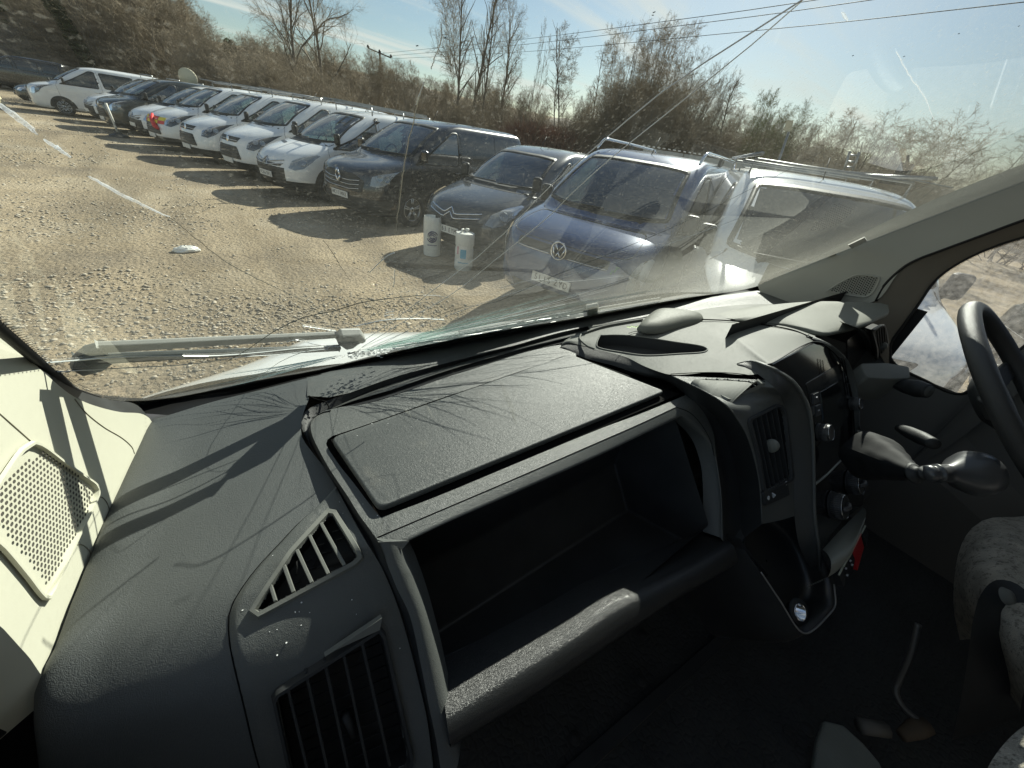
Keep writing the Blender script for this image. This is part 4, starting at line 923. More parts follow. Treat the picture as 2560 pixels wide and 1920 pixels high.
# evergreens
for u, vt, ds, lab, sz in ((470, 60, 74, 'dark conifer on the skyline right of the lone tall tree', 1.), (492, 92, 75, 'smaller dark conifer beside the first on the skyline', .8), (600, 112, 78, 'dark rounded evergreen on the skyline before the big bare trees', 1.6)):
    c = gp(u, ds); c[2] = hill(c[0], c[1]); H = elev(u, vt, ds)-c[2]; cs, rs = [], []
    for z_ in np.linspace(.15, 1, 9): cs.append((0, 0, H*z_)); rs.append(((1.25-z_)*1.6*sz, (1.25-z_)*1.6*sz, H*.08))
    t = thing('conifer', lab, 'tree', wn(c)); mb = MB(); mb.tube([(0, 0, -1), (0, 0, H*.95)], [.2, .03], 6); mb.build('trunk', BARK, t); o = bpy.data.objects.new('foliage', leaf_mesh('foliage', cs, rs, 5200, .16, LEAF, seed=int(u))); link(o, t)
for i, (u, vt, ds, lab, w_) in enumerate(((-30, -20, 60, 'dense evergreen at the far left edge above the black van', 3.2), (60, 60, 61, 'dense evergreen right of the far left one above the black van', 3.0), (125, 110, 60, 'low evergreen beside the ivy trunk', 2.2), (-150, -200, 66, 'tall evergreen just outside the left edge', 4))):
    c = gp(u, ds); c[2] = hill(c[0], c[1]); H = elev(u, vt, ds)-c[2]; R = np.random.default_rng(i); cs = [(R.normal(0, w_*.45), R.normal(0, w_*.45), H*R.uniform(.12, .9)) for _ in range(26)]; rs = [(w_*.32, w_*.32, H*.09)]*26
    t = thing('evergreen_tree', lab, 'tree', wn(c)); mb = MB(); mb.tube([(0, 0, -1), (0, 0, H*.8)], [.3, .06], 6); mb.build('trunk', BARK, t); o = bpy.data.objects.new('foliage', leaf_mesh('foliage', cs, rs, 15000, .13, LEAF, seed=i)); link(o, t)
# thicket of scrub behind the vans: uncountable twigs, one mass
def thicket(name, prof, d0, d1, n, m, label, seed, tuft=.9, width=.014):
    R = np.random.default_rng(seed); us = np.array([p[0] for p in prof]); vs = np.array([p[1] for p in prof]); VL = []; FL = []
    P0 = np.zeros((n, 3)); HH = np.zeros(n)
    for i in range(n):
        u = R.uniform(us[0], us[-1]); ds = R.uniform(d0, d1)+np.interp(u, [0, 300, 700], [24, 17, 0]); v = np.interp(u, us, vs)+(40 if u < 600 else 0); c = gp(u, ds); z = hill(c[0], c[1])
        wob = 12*mnoise.noise(Vector((u*.02, ds*.1, seed)))+9*mnoise.noise(Vector((u*.07, ds*.3, seed+3)))
        H = max(.6, elev(u, v+wob+R.exponential(14), ds)-z); b = z+H*R.uniform(0, .75)
        P0[i] = (c[0], c[1], b); HH[i] = z+H-b
    D = R.normal(0, .62, (n, 3)); D[:, 2] = 1; l = np.minimum(HH, R.uniform(.6, 2.2, n)*tuft)
    P1 = P0+D*l[:, None]*.55+R.normal(0, .06, (n, 3)); D2 = D+R.normal(0, .3, (n, 3)); D2[:, 2] = np.abs(D2[:, 2]); P2 = P1+D2*l[:, None]*.45
    W = R.normal(0, 1, (n, 3)); W[:, 2] *= .2; W /= np.linalg.norm(W, axis=1, keepdims=True); w = width*R.uniform(.5, 1.6, (n, 1))
    V = np.stack([P0-W*w, P0+W*w, P1-W*w*.8, P1+W*w*.8, P2], 1).reshape(-1, 3); base = np.arange(n)[:, None]*5
    T = np.concatenate([base+np.array([0, 1, 3]), base+np.array([0, 3, 2]), base+np.array([2, 3, 4])])
    me = bpy.data.meshes.new(name); me.vertices.add(len(V)); me.vertices.foreach_set('co', V.ravel()); me.loops.add(T.size); me.loops.foreach_set('vertex_index', T.ravel()); me.polygons.add(len(T)); me.polygons.foreach_set('loop_start', np.arange(len(T))*3)
    me.update(calc_edges=True); me.materials.append(m); o = bpy.data.objects.new(name, me); link(o); o['kind'] = 'stuff'; tag(o, label, 'scrub')
SK = [(-350, -60), (0, -30), (230, -20), (330, -60), (430, -30), (490, 40), (560, 95), (610, 125), (660, 135), (700, 118), (780, 150), (900, 172), (1000, 190), (1100, 215), (1180, 232), (1270, 225), (1330, 262), (1420, 262), (1500, 190), (1580, 172), (1680, 215), (1760, 268), (1850, 300), (1950, 325), (2050, 352), (2150, 385), (2230, 420), (2320, 470), (2600, 520), (3000, 580)]
def woodland(name, label, kinds, n, d0, d1, prof, hmin, hmax, seed, wide=1.0, lft=16):
    """a far wood that reads as one mass: tree shapes set on scattered points"""
    R = np.random.default_rng(seed); us = [q[0] for q in prof]; vs = [q[1] for q in prof]; P = []; S_ = []
    for i in range(n):
        u = R.uniform(us[0], us[-1]); ds = R.uniform(d0, d1)+np.interp(u, [0, 300, 700], [lft, lft*.7, 0]); c = gp(u, ds); z = hill(c[0], c[1]); H = (elev(u, np.interp(u, us, vs)+R.uniform(-14, 10), ds)-z)*R.uniform(hmin, hmax); P.append((c[0], c[1], z)); S_.append(max(H, 1.0))
    me = bpy.data.meshes.new(name); me.from_pydata(P, [], []); at = me.attributes.new('hh', 'FLOAT', 'POINT'); at.data.foreach_set('value', S_)
    o = bpy.data.objects.new(name, me); link(o); o['kind'] = 'stuff'; tag(o, label, 'woodland')
    ng = bpy.data.node_groups.new(name, 'GeometryNodeTree'); ng.interface.new_socket('Geometry', in_out='INPUT', socket_type='NodeSocketGeometry'); ng.interface.new_socket('Geometry', in_out='OUTPUT', socket_type='NodeSocketGeometry')
    gi = ng.nodes.new('NodeGroupInput'); go_ = ng.nodes.new('NodeGroupOutput'); J = ng.nodes.new('GeometryNodeJoinGeometry')
    for (tr_, cr_, hb) in kinds:
        jj = ng.nodes.new('GeometryNodeJoinGeometry')
        for ob in (tr_, cr_):
            oi = ng.nodes.new('GeometryNodeObjectInfo'); oi.inputs['Object'].default_value = ob; ng.links.new(oi.outputs['Geometry'], jj.inputs[0])
        tf = ng.nodes.new('GeometryNodeTransform'); tf.inputs['Scale'].default_value = (wide/hb, wide/hb, 1/hb); ng.links.new(jj.outputs[0], tf.inputs[0])
        g2_ = ng.nodes.new('GeometryNodeGeometryToInstance'); ng.links.new(tf.outputs[0], g2_.inputs[0]); ng.links.new(g2_.outputs[0], J.inputs[0])
    ip = ng.nodes.new('GeometryNodeInstanceOnPoints'); ip.inputs['Pick Instance'].default_value = True
    rv = ng.nodes.new('FunctionNodeRandomValue'); rv.data_type = 'FLOAT_VECTOR'; rv.inputs[1].default_value = (.07, .07, 6.28); rv.inputs[0].default_value = (-.07, -.07, 0)
    na = ng.nodes.new('GeometryNodeInputNamedAttribute'); na.data_type = 'FLOAT'; na.inputs['Name'].default_value = 'hh'
    ng.links.new(gi.outputs[0], ip.inputs['Points']); ng.links.new(J.outputs[0], ip.inputs['Instance']); ng.links.new(rv.outputs[0], ip.inputs['Rotation']); ng.links.new(na.outputs[0], ip.inputs['Scale']); ng.links.new(ip.outputs[0], go_.inputs[0])
    md = o.modifiers.new('wood', 'NODES'); md.node_group = ng; return o
def parts_of(kind, k):
    for t_ in bpy.data.objects:
        if t_.name.startswith(('tree', 'bush')):
            ch = {c.name.split('.')[0]: c for c in t_.children}
            if 'trunk' in ch and ch['trunk'].data == PROTO[kind][k][0]: return (ch['trunk'], ch['crown'], HB[kind])
MIX = [parts_of('round', 0), parts_of('round', 1), parts_of('round', 2), parts_of('tall', 1), parts_of('slim', 1)]
LOW = [parts_of('bush', 0), parts_of('bush', 1), parts_of('round', 0)]
woodland('hillside_wood', 'bare brown wood climbing the bank behind the left half of the row of vans', MIX, 210, 46, 72, [q for q in SK if q[0] <= 1300], .75, 1.08, 1)
woodland('lowland_wood', 'bare wood behind the right half of the row of vans', MIX, 90, 30, 52, [q for q in SK if q[0] >= 1180 and q[0] <= 2650], .7, 1.02, 2, .8)
woodland('scrub', 'low tangled scrub along the foot of the wood behind the vans', LOW, 260, 30, 48, [(a, b+40) for a, b in SK if a < 2650], .6, 1.0, 3, 1.5, 30)
thicket('scrub_undergrowth', [(a, b+42) for a, b in SK], 34, 56, 60000, TWIG3, 'dry brown undergrowth between the tree trunks', 2, .9, .015)
thicket('red_hedge', [(1270, 300), (1340, 298), (1440, 325)], 30, 33, 7000, TWIG2, 'reddish brown bare hedge behind the black van', 3, 1.0, .016)
# wooded bank that closes the gaps low down behind the scrub
mb = MB(); V = []; us = np.linspace(-700, 3400, 120)
for i, u in enumerate(us):
    v = np.interp(u, [-350, 0, 300, 420, 600, 900, 1300, 1700, 2200, 3000], [-20, 0, 10, 60, 160, 205, 285, 335, 425, 600])+8+8*math.sin(u*.03)+6*math.sin(u*.11)
    for k, (ds, f) in enumerate(((50, 0), (58, .55), (70, .85), (90, 1.0), (140, 1.0))):
        c = gp(u, ds); z0 = hill(c[0], c[1]); V.append((c[0], c[1], z0*(1-f)+f*max(z0, elev(u, v, 90))-(.05 if k == 0 else 0)+(.8*mnoise.noise(Vector((u*.03, ds*.2, 0))) if 0 < k else 0)))
Fc = [(i*5+k, (i+1)*5+k, (i+1)*5+k+1, i*5+k+1) for i in range(119) for k in range(4)]
bank = mk('wooded_bank', V, Fc, mat('bank_litter', (.15, .12, .085), .95, var=.5, vscale=.6, bump=('noise', 1.2, 1, .5), dirt=(2.5, .48, .8), dirtcol=(.06, .06, .035))); struct(bank)
# ================================================================= the van the picture is taken from
CAB = thing('panel_van', 'white panel van whose cab, cracked windscreen and black dashboard fill the foreground', 'van', (0, 0, 0))
PAD = mat('dash_leather_grain', (.068, .074, .073), .5, spec=.5, bump=('cell', 400, .30, .0007), var=.10, vscale=7, dirt=(55, .70, .25), dirtcol=(.16, .155, .13))
GR = mat('dash_fine_grain', (.082, .088, .084), .47, spec=.5, bump=('cell', 430, .38, .0006), var=.14, vscale=6, dirt=(14, .58, .30), dirtcol=(.20, .19, .16))
GR2 = mat('dash_light_grain', (.15, .155, .14), .62, spec=.25, bump=('noise', 700, .35, .0006), var=.10, vscale=9, dirt=(25, .64, .3), dirtcol=(.2, .19, .16))
DKP = mat('dash_dark_plastic', (.026, .028, .029), .55, spec=.35, bump=('cell', 600, .2, .0005), var=.2, vscale=14, dirt=(30, .68, .3), dirtcol=(.14, .13, .11))
BLK = mat('vent_black', (.010, .011, .012), .6, spec=.3); GAP = mat('gap_black', (.004, .004, .004), .9, spec=.1)
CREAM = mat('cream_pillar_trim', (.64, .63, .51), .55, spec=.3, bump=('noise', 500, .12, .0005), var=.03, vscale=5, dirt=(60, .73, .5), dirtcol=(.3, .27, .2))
GCREAM = mat('shaded_cream_trim', (.46, .46, .41), .6, spec=.3, bump=('noise', 500, .12, .0005), var=.04, vscale=5)  # cream trim darkened in colour to stand for its shade
GBROWN = mat('door_frame_trim', (.22, .20, .165), .65, spec=.3, var=.08, vscale=5)
GLOSS = mat('gloss_black', (.012, .012, .013), .08, spec=.6, dirt=(26, .66, .5), dirtcol=(.12, .12, .10))
SCR = mat('radio_screen', (.006, .008, .008), .12, spec=.6); BTN = mat('button_print', (.45, .47, .48), .5); REDB = mat('hazard_red', (.48, .015, .02), .4)
FAB = mat('seat_fabric', (.48, .45, .38), .95, spec=.1, bump=('cell', 260, .7, .002), var=.25, vscale=30, dirt=(120, .5, .6), dirtcol=(.06, .055, .05))
MATT = mat('floor_rubber', (.045, .048, .048), .75, spec=.3, bump=('cell', 60, .4, .004), var=.25, vscale=6); STEP = mat('sunlit_step_plastic', (.20, .22, .20), .6, spec=.3, bump=('wave', 60, .3, .003), var=.1)
BON = mat('bonnet_white', (.80, .81, .77), .2, coat=.7, var=.03)
def seam(name, pts, w, m, parent, n=40, sm=True):
    P = crom(pts, n) if sm else pts; mb = MB(); mb.tube(P, w/2, 5); return mb.build(name, m, parent)
def flat(name, loop, m, parent, th=.004, nrm=None, bevel=None, **k):
    loop = [np.asarray(p) for p in loop]
    if nrm is None:
        nrm = np.zeros(3)
        for i in range(len(loop)): nrm += np.cross(loop[i-1], loop[i])*1.0
        c = sum(loop)/len(loop); nrm = sum(np.cross(loop[i-1]-c, loop[i]-c) for i in range(len(loop)))
        if np.dot(nrm, C0-c) < 0: nrm = -nrm
    return slab(name, loop, nrm, th, m, parent, bevel, **k)
def unit(v): v = np.asarray(v, float); return v/np.linalg.norm(v)
dash = mk('dashboard', [(0.2, .5, 1.2), (1.4, .5, 1.2), (1.4, .62, 1.2), (.2, .62, 1.2)], [(0, 1, 2, 3)], DKP, CAB, smooth=False)   # inner carrier the skins are fixed to
# --- windscreen plane
WA = math.radians(43); WN = np.array([0, math.sin(WA), math.cos(WA)]); WP = np.array([0, .652, -.398])
def WS(u, v, off=0.): return PL(u, v, WP-WN*off, WN)
# --- dashboard pad: far edge under the glass
far = [(382, 1054), (640, 980), (796, 940), (929, 908), (1103, 868), (1280, 834), (1523, 787), (1714, 752), (1873, 730), (1990, 716), (2080, 712)]
Acr = [(338, 1134), (600, 1058), (770, 1012), (840, 992), (901, 972), (991, 941), (1110, 909), (1281, 865), (1389, 834), (1490, 812), (1597, 795), (1707, 780), (1850, 762), (1990, 760), (2080, 762)]
beh = [LY(382, 1054, .60)+np.array([-.02, .09, -.02])]
fr = LS([(768, 948)]+far[2:], -.402); fr2 = [p+np.array([0, .06, -.035]) for p in fr]; fr3 = [p+np.array([0, .10, -.09]) for p in fr]
loft('defroster_shelf', [fr3, fr2, fr, LS([(768, 990)]+Acr[3:], -.400)], GR, dash, n=60, sub=3)
# stepped ridges between the shelf and the lid surround
R_A = LS([(814, 1003), (901, 972), (991, 941), (1110, 909), (1281, 865), (1389, 834), (1480, 814)], -.400)
R_B = LS([(828, 1022), (880, 998), (955, 968), (1120, 916), (1281, 872), (1400, 841), (1485, 820)], -.412)
R_C = LS([(836, 1020), (884, 1002), (973, 976), (1110, 929), (1281, 879), (1407, 847), (1490, 824)], -.406)
R_C2 = LS([(838, 1021), (890, 1006), (976, 982), (1112, 936), (1283, 887), (1408, 852), (1492, 828)], -.418)
R_D = LS([(840, 1021), (901, 1012), (955, 999), (1045, 968), (1110, 945), (1208, 914), (1326, 877), (1407, 858), (1480, 840)], -.392)
loft('ridge_face', [R_A, R_B], DKP, dash, n=50, sub=1); loft('ridge', [R_B, R_C], GR, dash, n=50, sub=1)
loft('ridge_groove', [R_C, R_C2, R_D], DKP, dash, n=50, sub=3); seam('panel_gap', R_D, .0022, GAP, dash)
seam('panel_gap', LS([(772, 990), (790, 998), (814, 1005), (825, 1025)], -.399), .0022, GAP, dash)
# --- left pad
rows = [([(376, 1052), (382, 1053), (520, 1012), (640, 981), (776, 946)], -.4022), ([(338, 1134), (500, 1092), (650, 1040), (774, 990)], -.402),
 ([(306, 1207), (460, 1170), (620, 1110), (756, 1042)], -.402), ([(275, 1278), (440, 1235), (610, 1165), (755, 1092)], -.402),
 ([(243, 1358), (420, 1305), (620, 1225), (792, 1145)], -.402), ([(211, 1440), (400, 1380), (620, 1295), (841, 1218)], -.405),
 ([(190, 1490), (380, 1430), (560, 1360), (750, 1305)], -.407), ([(174, 1533), (350, 1475), (520, 1420), (665, 1395)], -.409),
 ([(130, 1640), (300, 1560), (450, 1500), (590, 1490)], -.413), ([(105, 1690), (270, 1620), (430, 1560), (573, 1535)], -.418),
 ([(100, 1760), (260, 1690), (420, 1640), (576, 1612)], -.429), ([(108, 1840), (270, 1790), (430, 1745), (594, 1700)], -.452),
 ([(118, 1940), (290, 1890), (450, 1850), (622, 1815)], -.497), ([(130, 2060), (310, 2010), (480, 1980), (655, 1945)], -.572), ([(140, 2250), (330, 2200), (500, 2170), (690, 2120)], -.70)]
cur = []
for pts, h in rows:
    P = LS(pts, h); P = [P[0]+np.array([-.010, -.005, -.035])]+P if h > -.41 else [P[0]+np.array([-.02, .0, -.05])]+P
    cur.append(P)
b0 = [p+np.array([0, .05, -.03]) for p in cur[0]]; loft('pad', [b0]+cur, PAD, dash, n=46, sub=3)
# --- channel between the pad and the storage pod
Oc = [(828, 1000), (790, 1012), (762, 1030), (751, 1056), (764, 1092), (796, 1147), (841, 1220), (877, 1287), (918, 1359), (945, 1402), (964, 1440), (996, 1521), (1025, 1619), (1051, 1723), (1068, 1802), (1083, 1920), (1095, 2050)]
Ec = [(828, 1025), (806, 1030), (786, 1042), (777, 1060), (780, 1086), (796, 1122), (825, 1174), (871, 1243), (900, 1290), (941, 1348), (973, 1423), (992, 1470), (1025, 1541), (1054, 1671), (1074, 1773), (1092, 1860), (1112, 2000)]
BP = np.array([0, .255, -.392]); BN = unit((0, -.17, .145)); BNf = -BN
def BS(u, v, off=0): return PL(u, v, BP+BN*off, BNf)
def chan(u, v, off, htop):
    p = L(u, v, htop); q = BS(u, v, off)
    return p if v < 1335 else q
O3 = [L(u, v, -.402) if v < 1300 else (L(u, v, -.408) if v < 1330 else BS(u, v, -.008)) for u, v in Oc]
E3 = [L(u, v, -.388) if v < 1340 else BS(u, v, .004) for u, v in Ec]
M3 = [(a+b)/2+np.array([0, 0, -.016]) for a, b in zip(crom(O3, 60), crom(E3, 60))]
loft('channel', [crom(O3, 60), M3, crom(E3, 60)], DKP, dash, n=60, sub=5)
# --- vent panel on the left
Rg = [(841, 1220, -.405), (790, 1272, -.407), (750, 1305, -.407), (700, 1358, -.408), (640, 1423, -.410), (593, 1489, -.413), (573, 1535, -.418), (574, 1602, -.427), (584, 1657, -.438), (605, 1744, -.464), (625, 1830, -.503), (640, 1890, -.535), (660, 1960, -.58), (690, 2120, -.70)]
R3 = LS(Rg); G3 = crom(O3[6:], len(R3)*3)[::3]; G3 = G3[:len(R3)]; G3 = crom(O3[6:], 40); R3 = crom(R3, 160); G3 = crom(O3[6:], 160)
mid1 = [a*.94+b*.06+np.array([0, -.001, .004]) for a, b in zip(R3, G3)]
mid2 = [a*.5+b*.5+BN*.004 for a, b in zip(R3, G3)]
vpan = loft('vent_panel', [R3, mid1, mid2, G3], GR, dash, n=160, sub=30)
vs = surf(vpan)
seam('panel_gap', R3, .0016, GAP, dash)
def planefit(pts):
    c = sum(pts)/len(pts); n = np.cross(pts[1]-pts[0], pts[2]-pts[0]); n = unit(n)
    if np.dot(n, C0-c) < 0: n = -n
    return c, n
c_, n_ = planefit([L(646, 1527, -.424), L(828, 1287, -.402), L(892, 1394, -.418)])
def PV(u, v, off=0.): r = ray(u, v); return C0+r*(np.dot(c_-C0+n_*(off+.007), n_)/np.dot(r, n_))
def grille(name, frame_o, frame_i, holes_, vanes, PF, nrm, m, hgt, label=None, backm=BLK, cutobj=None, vd=.009):
    root = None
    R2_ = lambda P, r: [np.array([a, b, 0.]) for a, b in round2(P, r, 5)]
    fo = crom(R2_(frame_o, 14)+[R2_(frame_o, 14)[0]], 73)[:-1]; fi = crom(R2_(frame_i, 6)+[R2_(frame_i, 6)[0]], 73)[:-1]; mg = {'narrow': 17, 'large': 13, 'demister': 9, 'tall': 8, 'driver': 6}[label.split()[0]]; fo = [np.array([a, b, 0.]) for a, b in shrink([(q[0], q[1]) for q in fi], -mg)]
    fi = fi if True else fi
    O_ = [PF(p[0], p[1], .0002) for p in fo]; I_ = [PF(p[0], p[1], .0002) for p in fi]
    root = ringframe(name, O_, I_, nrm, hgt, m, dash, label=label)
    for o_c in (cutobj or []): cut(o_c, [[tuple(p[:2]) for p in fi]])
    D1 = [p-nrm*.020 for p in I_]; cI = sum(D1)/len(D1)
    V_ = I_+D1+[cI]; nn_ = len(I_); mk('duct', V_, [(i, (i+1) % nn_, nn_+(i+1) % nn_, nn_+i) for i in range(nn_)]+[(nn_+i, nn_+(i+1) % nn_, 2*nn_) for i in range(nn_)], backm, root, smooth=False)
    for a, b, w in vanes:
        A_, B_ = PF(*a, hgt*.5), PF(*b, hgt*.5); dr = unit(B_-A_); sd = unit(np.cross(nrm, dr))
        mb = MB(); Rm = np.stack([dr, sd, nrm], 1); mb.box((A_+B_)/2-nrm*vd/3, (np.linalg.norm(B_-A_), w, vd), Rm); mb.build('vane', m, root, smooth=False, bevel=.0006)
    return root
g1 = grille('demister_vent', [(826, 1262), (925, 1392), (905, 1412), (640, 1548), (612, 1555), (622, 1520), (700, 1400)], [(828, 1285), (893, 1392), (880, 1404), (646, 1530), (643, 1527), (660, 1500), (735, 1387)], None,
 [((803, 1311), (862, 1412), .0034), ((775, 1342), (822, 1434), .0034), ((744, 1378), (781, 1456), .0034), ((712, 1415), (735, 1480), .0034), ((677, 1462), (690, 1503), .003)], vs, n_, GR2, .005, 'narrow tapering demister vent', cutobj=[vpan])
mb = MB()
for a, b in (((830, 1330), (858, 1322)), ((840, 1350), (868, 1342)), ((850, 1370), (878, 1362)), ((790, 1365), (815, 1357)), ((800, 1385), (828, 1377)), ((808, 1405), (835, 1397)), ((758, 1405), (780, 1398)), ((765, 1425), (790, 1417)), ((725, 1440), (742, 1435)), ((730, 1460), (750, 1454))): mb.tube([PV(*a, -.014), PV(*b, -.014)], .0010, 4)
for k in range(0, len(mb.V), 8): pass
o_ = mb.build('inner_fin', DKP, g1); o_['kind'] = 'stuff'
c2 = L(800, 1620, -.437); n2 = unit((.0, -.80, .60))
TLp = L(952, 1541, -.452); c2 = TLp
_a, _b, _c = L(952, 1541, -.452), L(660, 1720, -.462), L(1028, 1900, -.66); nf_ = unit(np.cross(_b-_a, _c-_a)); nf_ = nf_ if np.dot(nf_, C0-_a) > 0 else -nf_
def PF2(u, v, off=0.): r = ray(u, v); return C0+r*(np.dot(_a-C0+nf_*(off+.003), nf_)/np.dot(r, nf_))
g2 = grille('face_vent', [(953, 1532), (1046, 1905), (1040, 1935), (735, 2060), (660, 1718)], [(948, 1572), (1020, 1890), (1010, 1915), (752, 2020), (690, 1735)], None,
 [((903, 1602), (975, 1905), .0028), ((856, 1622), (925, 1930), .0028), ((810, 1645), (880, 1950), .0028), ((764, 1672), (835, 1975), .0028), ((718, 1705), (790, 1990), .0026)], vs, nf_, DKP, .007, 'large rectangular face vent', cutobj=[vpan])
mb = MB(); 
for i in range(9): mb.tube([vs(700+i*8, 1760+i*30-20, -.012), vs(955+i*7, 1620+i*30, -.012)], .0012, 4)
o_ = mb.build('inner_fin', BLK, g2); o_['kind'] = 'stuff'
mb = MB(); A_ = PF2(862, 1785, .004); B_ = PF2(885, 1835, .004); mb.tube([A_, B_], .005, 8); mb.build('vent_tab', DKP, g2)
mb = MB(); q = [PF2(u, v, .006) for u, v in ((812, 1642), (955, 1545), (950, 1575), (840, 1625))]; mb.add(q+[p-nf_*.006 for p in q], [(0, 1, 2, 3), (4, 7, 6, 5), (0, 4, 5, 1), (1, 5, 6, 2), (2, 6, 7, 3), (3, 7, 4, 0)]); mb.build('vent_top_edge', GR2, g2, smooth=False)
# --- storage pod: surround, lid, bezel, bin
HS = -.390
top_o = LS([(786, 1042), (806, 1029), (828, 1023), (854, 1017), (901, 1012), (955, 999), (1045, 968), (1110, 945), (1208, 914), (1326, 877), (1407, 862), (1440, 872)], HS)
top_i = LS([(815, 1110), (818, 1100), (826, 1092), (840, 1087), (900, 1067), (1000, 1032), (1090, 1000), (1180, 970), (1280, 935), (1360, 908), (1419, 888), (1440, 892)], HS)
loft('lid_surround', [top_o, top_i], GR, dash, n=60, sub=1)
lf_o = [L(u, v, HS) if v < 1330 else L(u, v, HS-.001) for u, v in [(786, 1042), (777, 1060), (780, 1086), (796, 1122), (825, 1174), (871, 1243), (900, 1290), (941, 1346)]]
lf_i = LS([(815, 1110), (817, 1114), (822, 1124), (830, 1136), (850, 1165), (890, 1215), (920, 1255), (957, 1300)], HS)
loft('lid_surround', [lf_o, lf_i], GR, dash, n=40, sub=1)
# front rim between the lid gap and the bin mouth
rim0 = LS([(953, 1294), (1100, 1238), (1280, 1163), (1500, 1072), (1600, 1035), (1714, 988)], -.391)
rim1 = LS([(941, 1345), (1100, 1277), (1280, 1200), (1500, 1104), (1600, 1060), (1690, 1018)], -.393)
rim2 = [BS(u, v, .002) for u, v in [(1010, 1358), (1120, 1306), (1280, 1236), (1500, 1138), (1600, 1090), (1705, 1040)]]
rim3 = [p+np.array([0, .022, -.02]) for p in rim2]
loft('bin_rim', [rim0, rim1], GR, dash, n=50, sub=1)
loft('bin_rim', [rim1, [(a+b)/2+BN*.001 for a, b in zip(rim1, rim2)], rim2, rim3], GR, dash, n=50, sub=4)
seam('panel_gap', rim1, .0015, GAP, dash)
# bezel left arm and right arm
be_o = [E3[i] for i in range(9, 17)]; be_i = [BS(u, v, .002) for u, v in [(1003, 1366), (1013, 1403), (1030, 1440), (1059, 1521), (1085, 1614), (1103, 1686), (1116, 1747), (1150, 1880)]]
be_k = [p+np.array([.016, .03, -.01]) for p in be_i]
loft('bin_bezel', [be_o, [a*.5+b*.5+BN*.004 for a, b in zip(be_o, be_i)], be_i, be_k], GR, dash, n=40, sub=4)
mb = MB(); mb.add([p+BN*.002+np.array([0, 0, .001]) for p in (rim2[1]*.1+rim2[0]*.9, be_i[1]*.2+be_i[0]*.8, be_o[1]*.1+be_o[0]*.9, rim1[0])], [(0, 1, 2, 3)]); mb.build('bezel_corner', GR, dash, smooth=False)
br_i = [BS(u, v, .002) for u, v in [(1705, 1040), (1743, 1072), (1768, 1100), (1783, 1130), (1797, 1180), (1802, 1240), (1803, 1345)]]
br_m = [L(1690, 1018, -.393)]+[BS(u, v, .004) for u, v in [(1722, 1030), (1752, 1060), (1775, 1100), (1786, 1140), (1800, 1230), (1805, 1350)]]
br_o = [L(u, v, -.392) for u, v in [(1714, 988)]]+[BS(u, v, .004) for u, v in [(1742, 1010), (1768, 1045), (1784, 1085), (1789, 1130), (1803, 1230), (1808, 1352)]]
br_k = [p+np.array([-.01, .03, -.01]) for p in br_i]
loft('bin_bezel', [br_k, br_i, br_m, br_o], GR, dash, n=36, sub=3)
seam('panel_gap', br_m[:5], .0015, GAP, dash)
# lower bar, rounded
barA = [BS(u, v, .0) for u, v in [(1108, 1752), (1280, 1648), (1430, 1559), (1520, 1501), (1642, 1446), (1740, 1395), (1815, 1350)]]
barB = [p+np.array([0, -.020, .006]) for p in [BS(u, v, .0) for u, v in [(1100, 1790), (1280, 1690), (1430, 1600), (1520, 1543), (1650, 1462), (1740, 1415), (1815, 1372)]]]
barC = [p+np.array([0, -.008, -.018]) for p in barB]; barD = [p+np.array([0, .010, -.034]) for p in barB]; barE = [p+np.array([0, .09, -.05]) for p in barB]
barA0 = [p+np.array([0, .045, -.02]) for p in barA]
loft('bin_bar', [barA0, barA, [a*.5+b*.5+np.array([0, 0, .008]) for a, b in zip(barA, barB)], barB, barC, barD, barE], mat('bar_grain', (.018, .019, .019), .34, spec=.6, bump=('cell', 480, .4, .0006), var=.1), dash, n=60, sub=4)
# bin box
bx0, bx1 = .078, .655
def W3(x, y, h): return np.array([x, y, CAM_H+h])
BINM = mat('bin_plastic', (.036, .038, .039), .5, spec=.4, bump=('noise', 300, .2, .0005), var=.2, vscale=12)
q = [W3(bx0, .118, -.665), W3(bx1, .118, -.665), W3(bx1, .258, -.72), W3(bx0, .258, -.72), W3(bx0, .335, -.63), W3(bx1, .335, -.63), W3(bx0, .335, -.41), W3(bx1, .335, -.41), W3(bx0, .262, -.41), W3(bx1, .262, -.41), W3(bx0, .10, -.585), W3(bx1, .10, -.585)]
mb = MB(); mb.add(q, [(0, 1, 2, 3), (3, 2, 5, 4), (4, 5, 7, 6), (6, 7, 9, 8), (10, 11, 1, 0), (1, 11, 9, 7, 5, 2), (0, 3, 4, 6, 8, 10)])
mb.build('storage_bin', BINM, dash, smooth=False, bevel=.006, label='open empty storage bin')
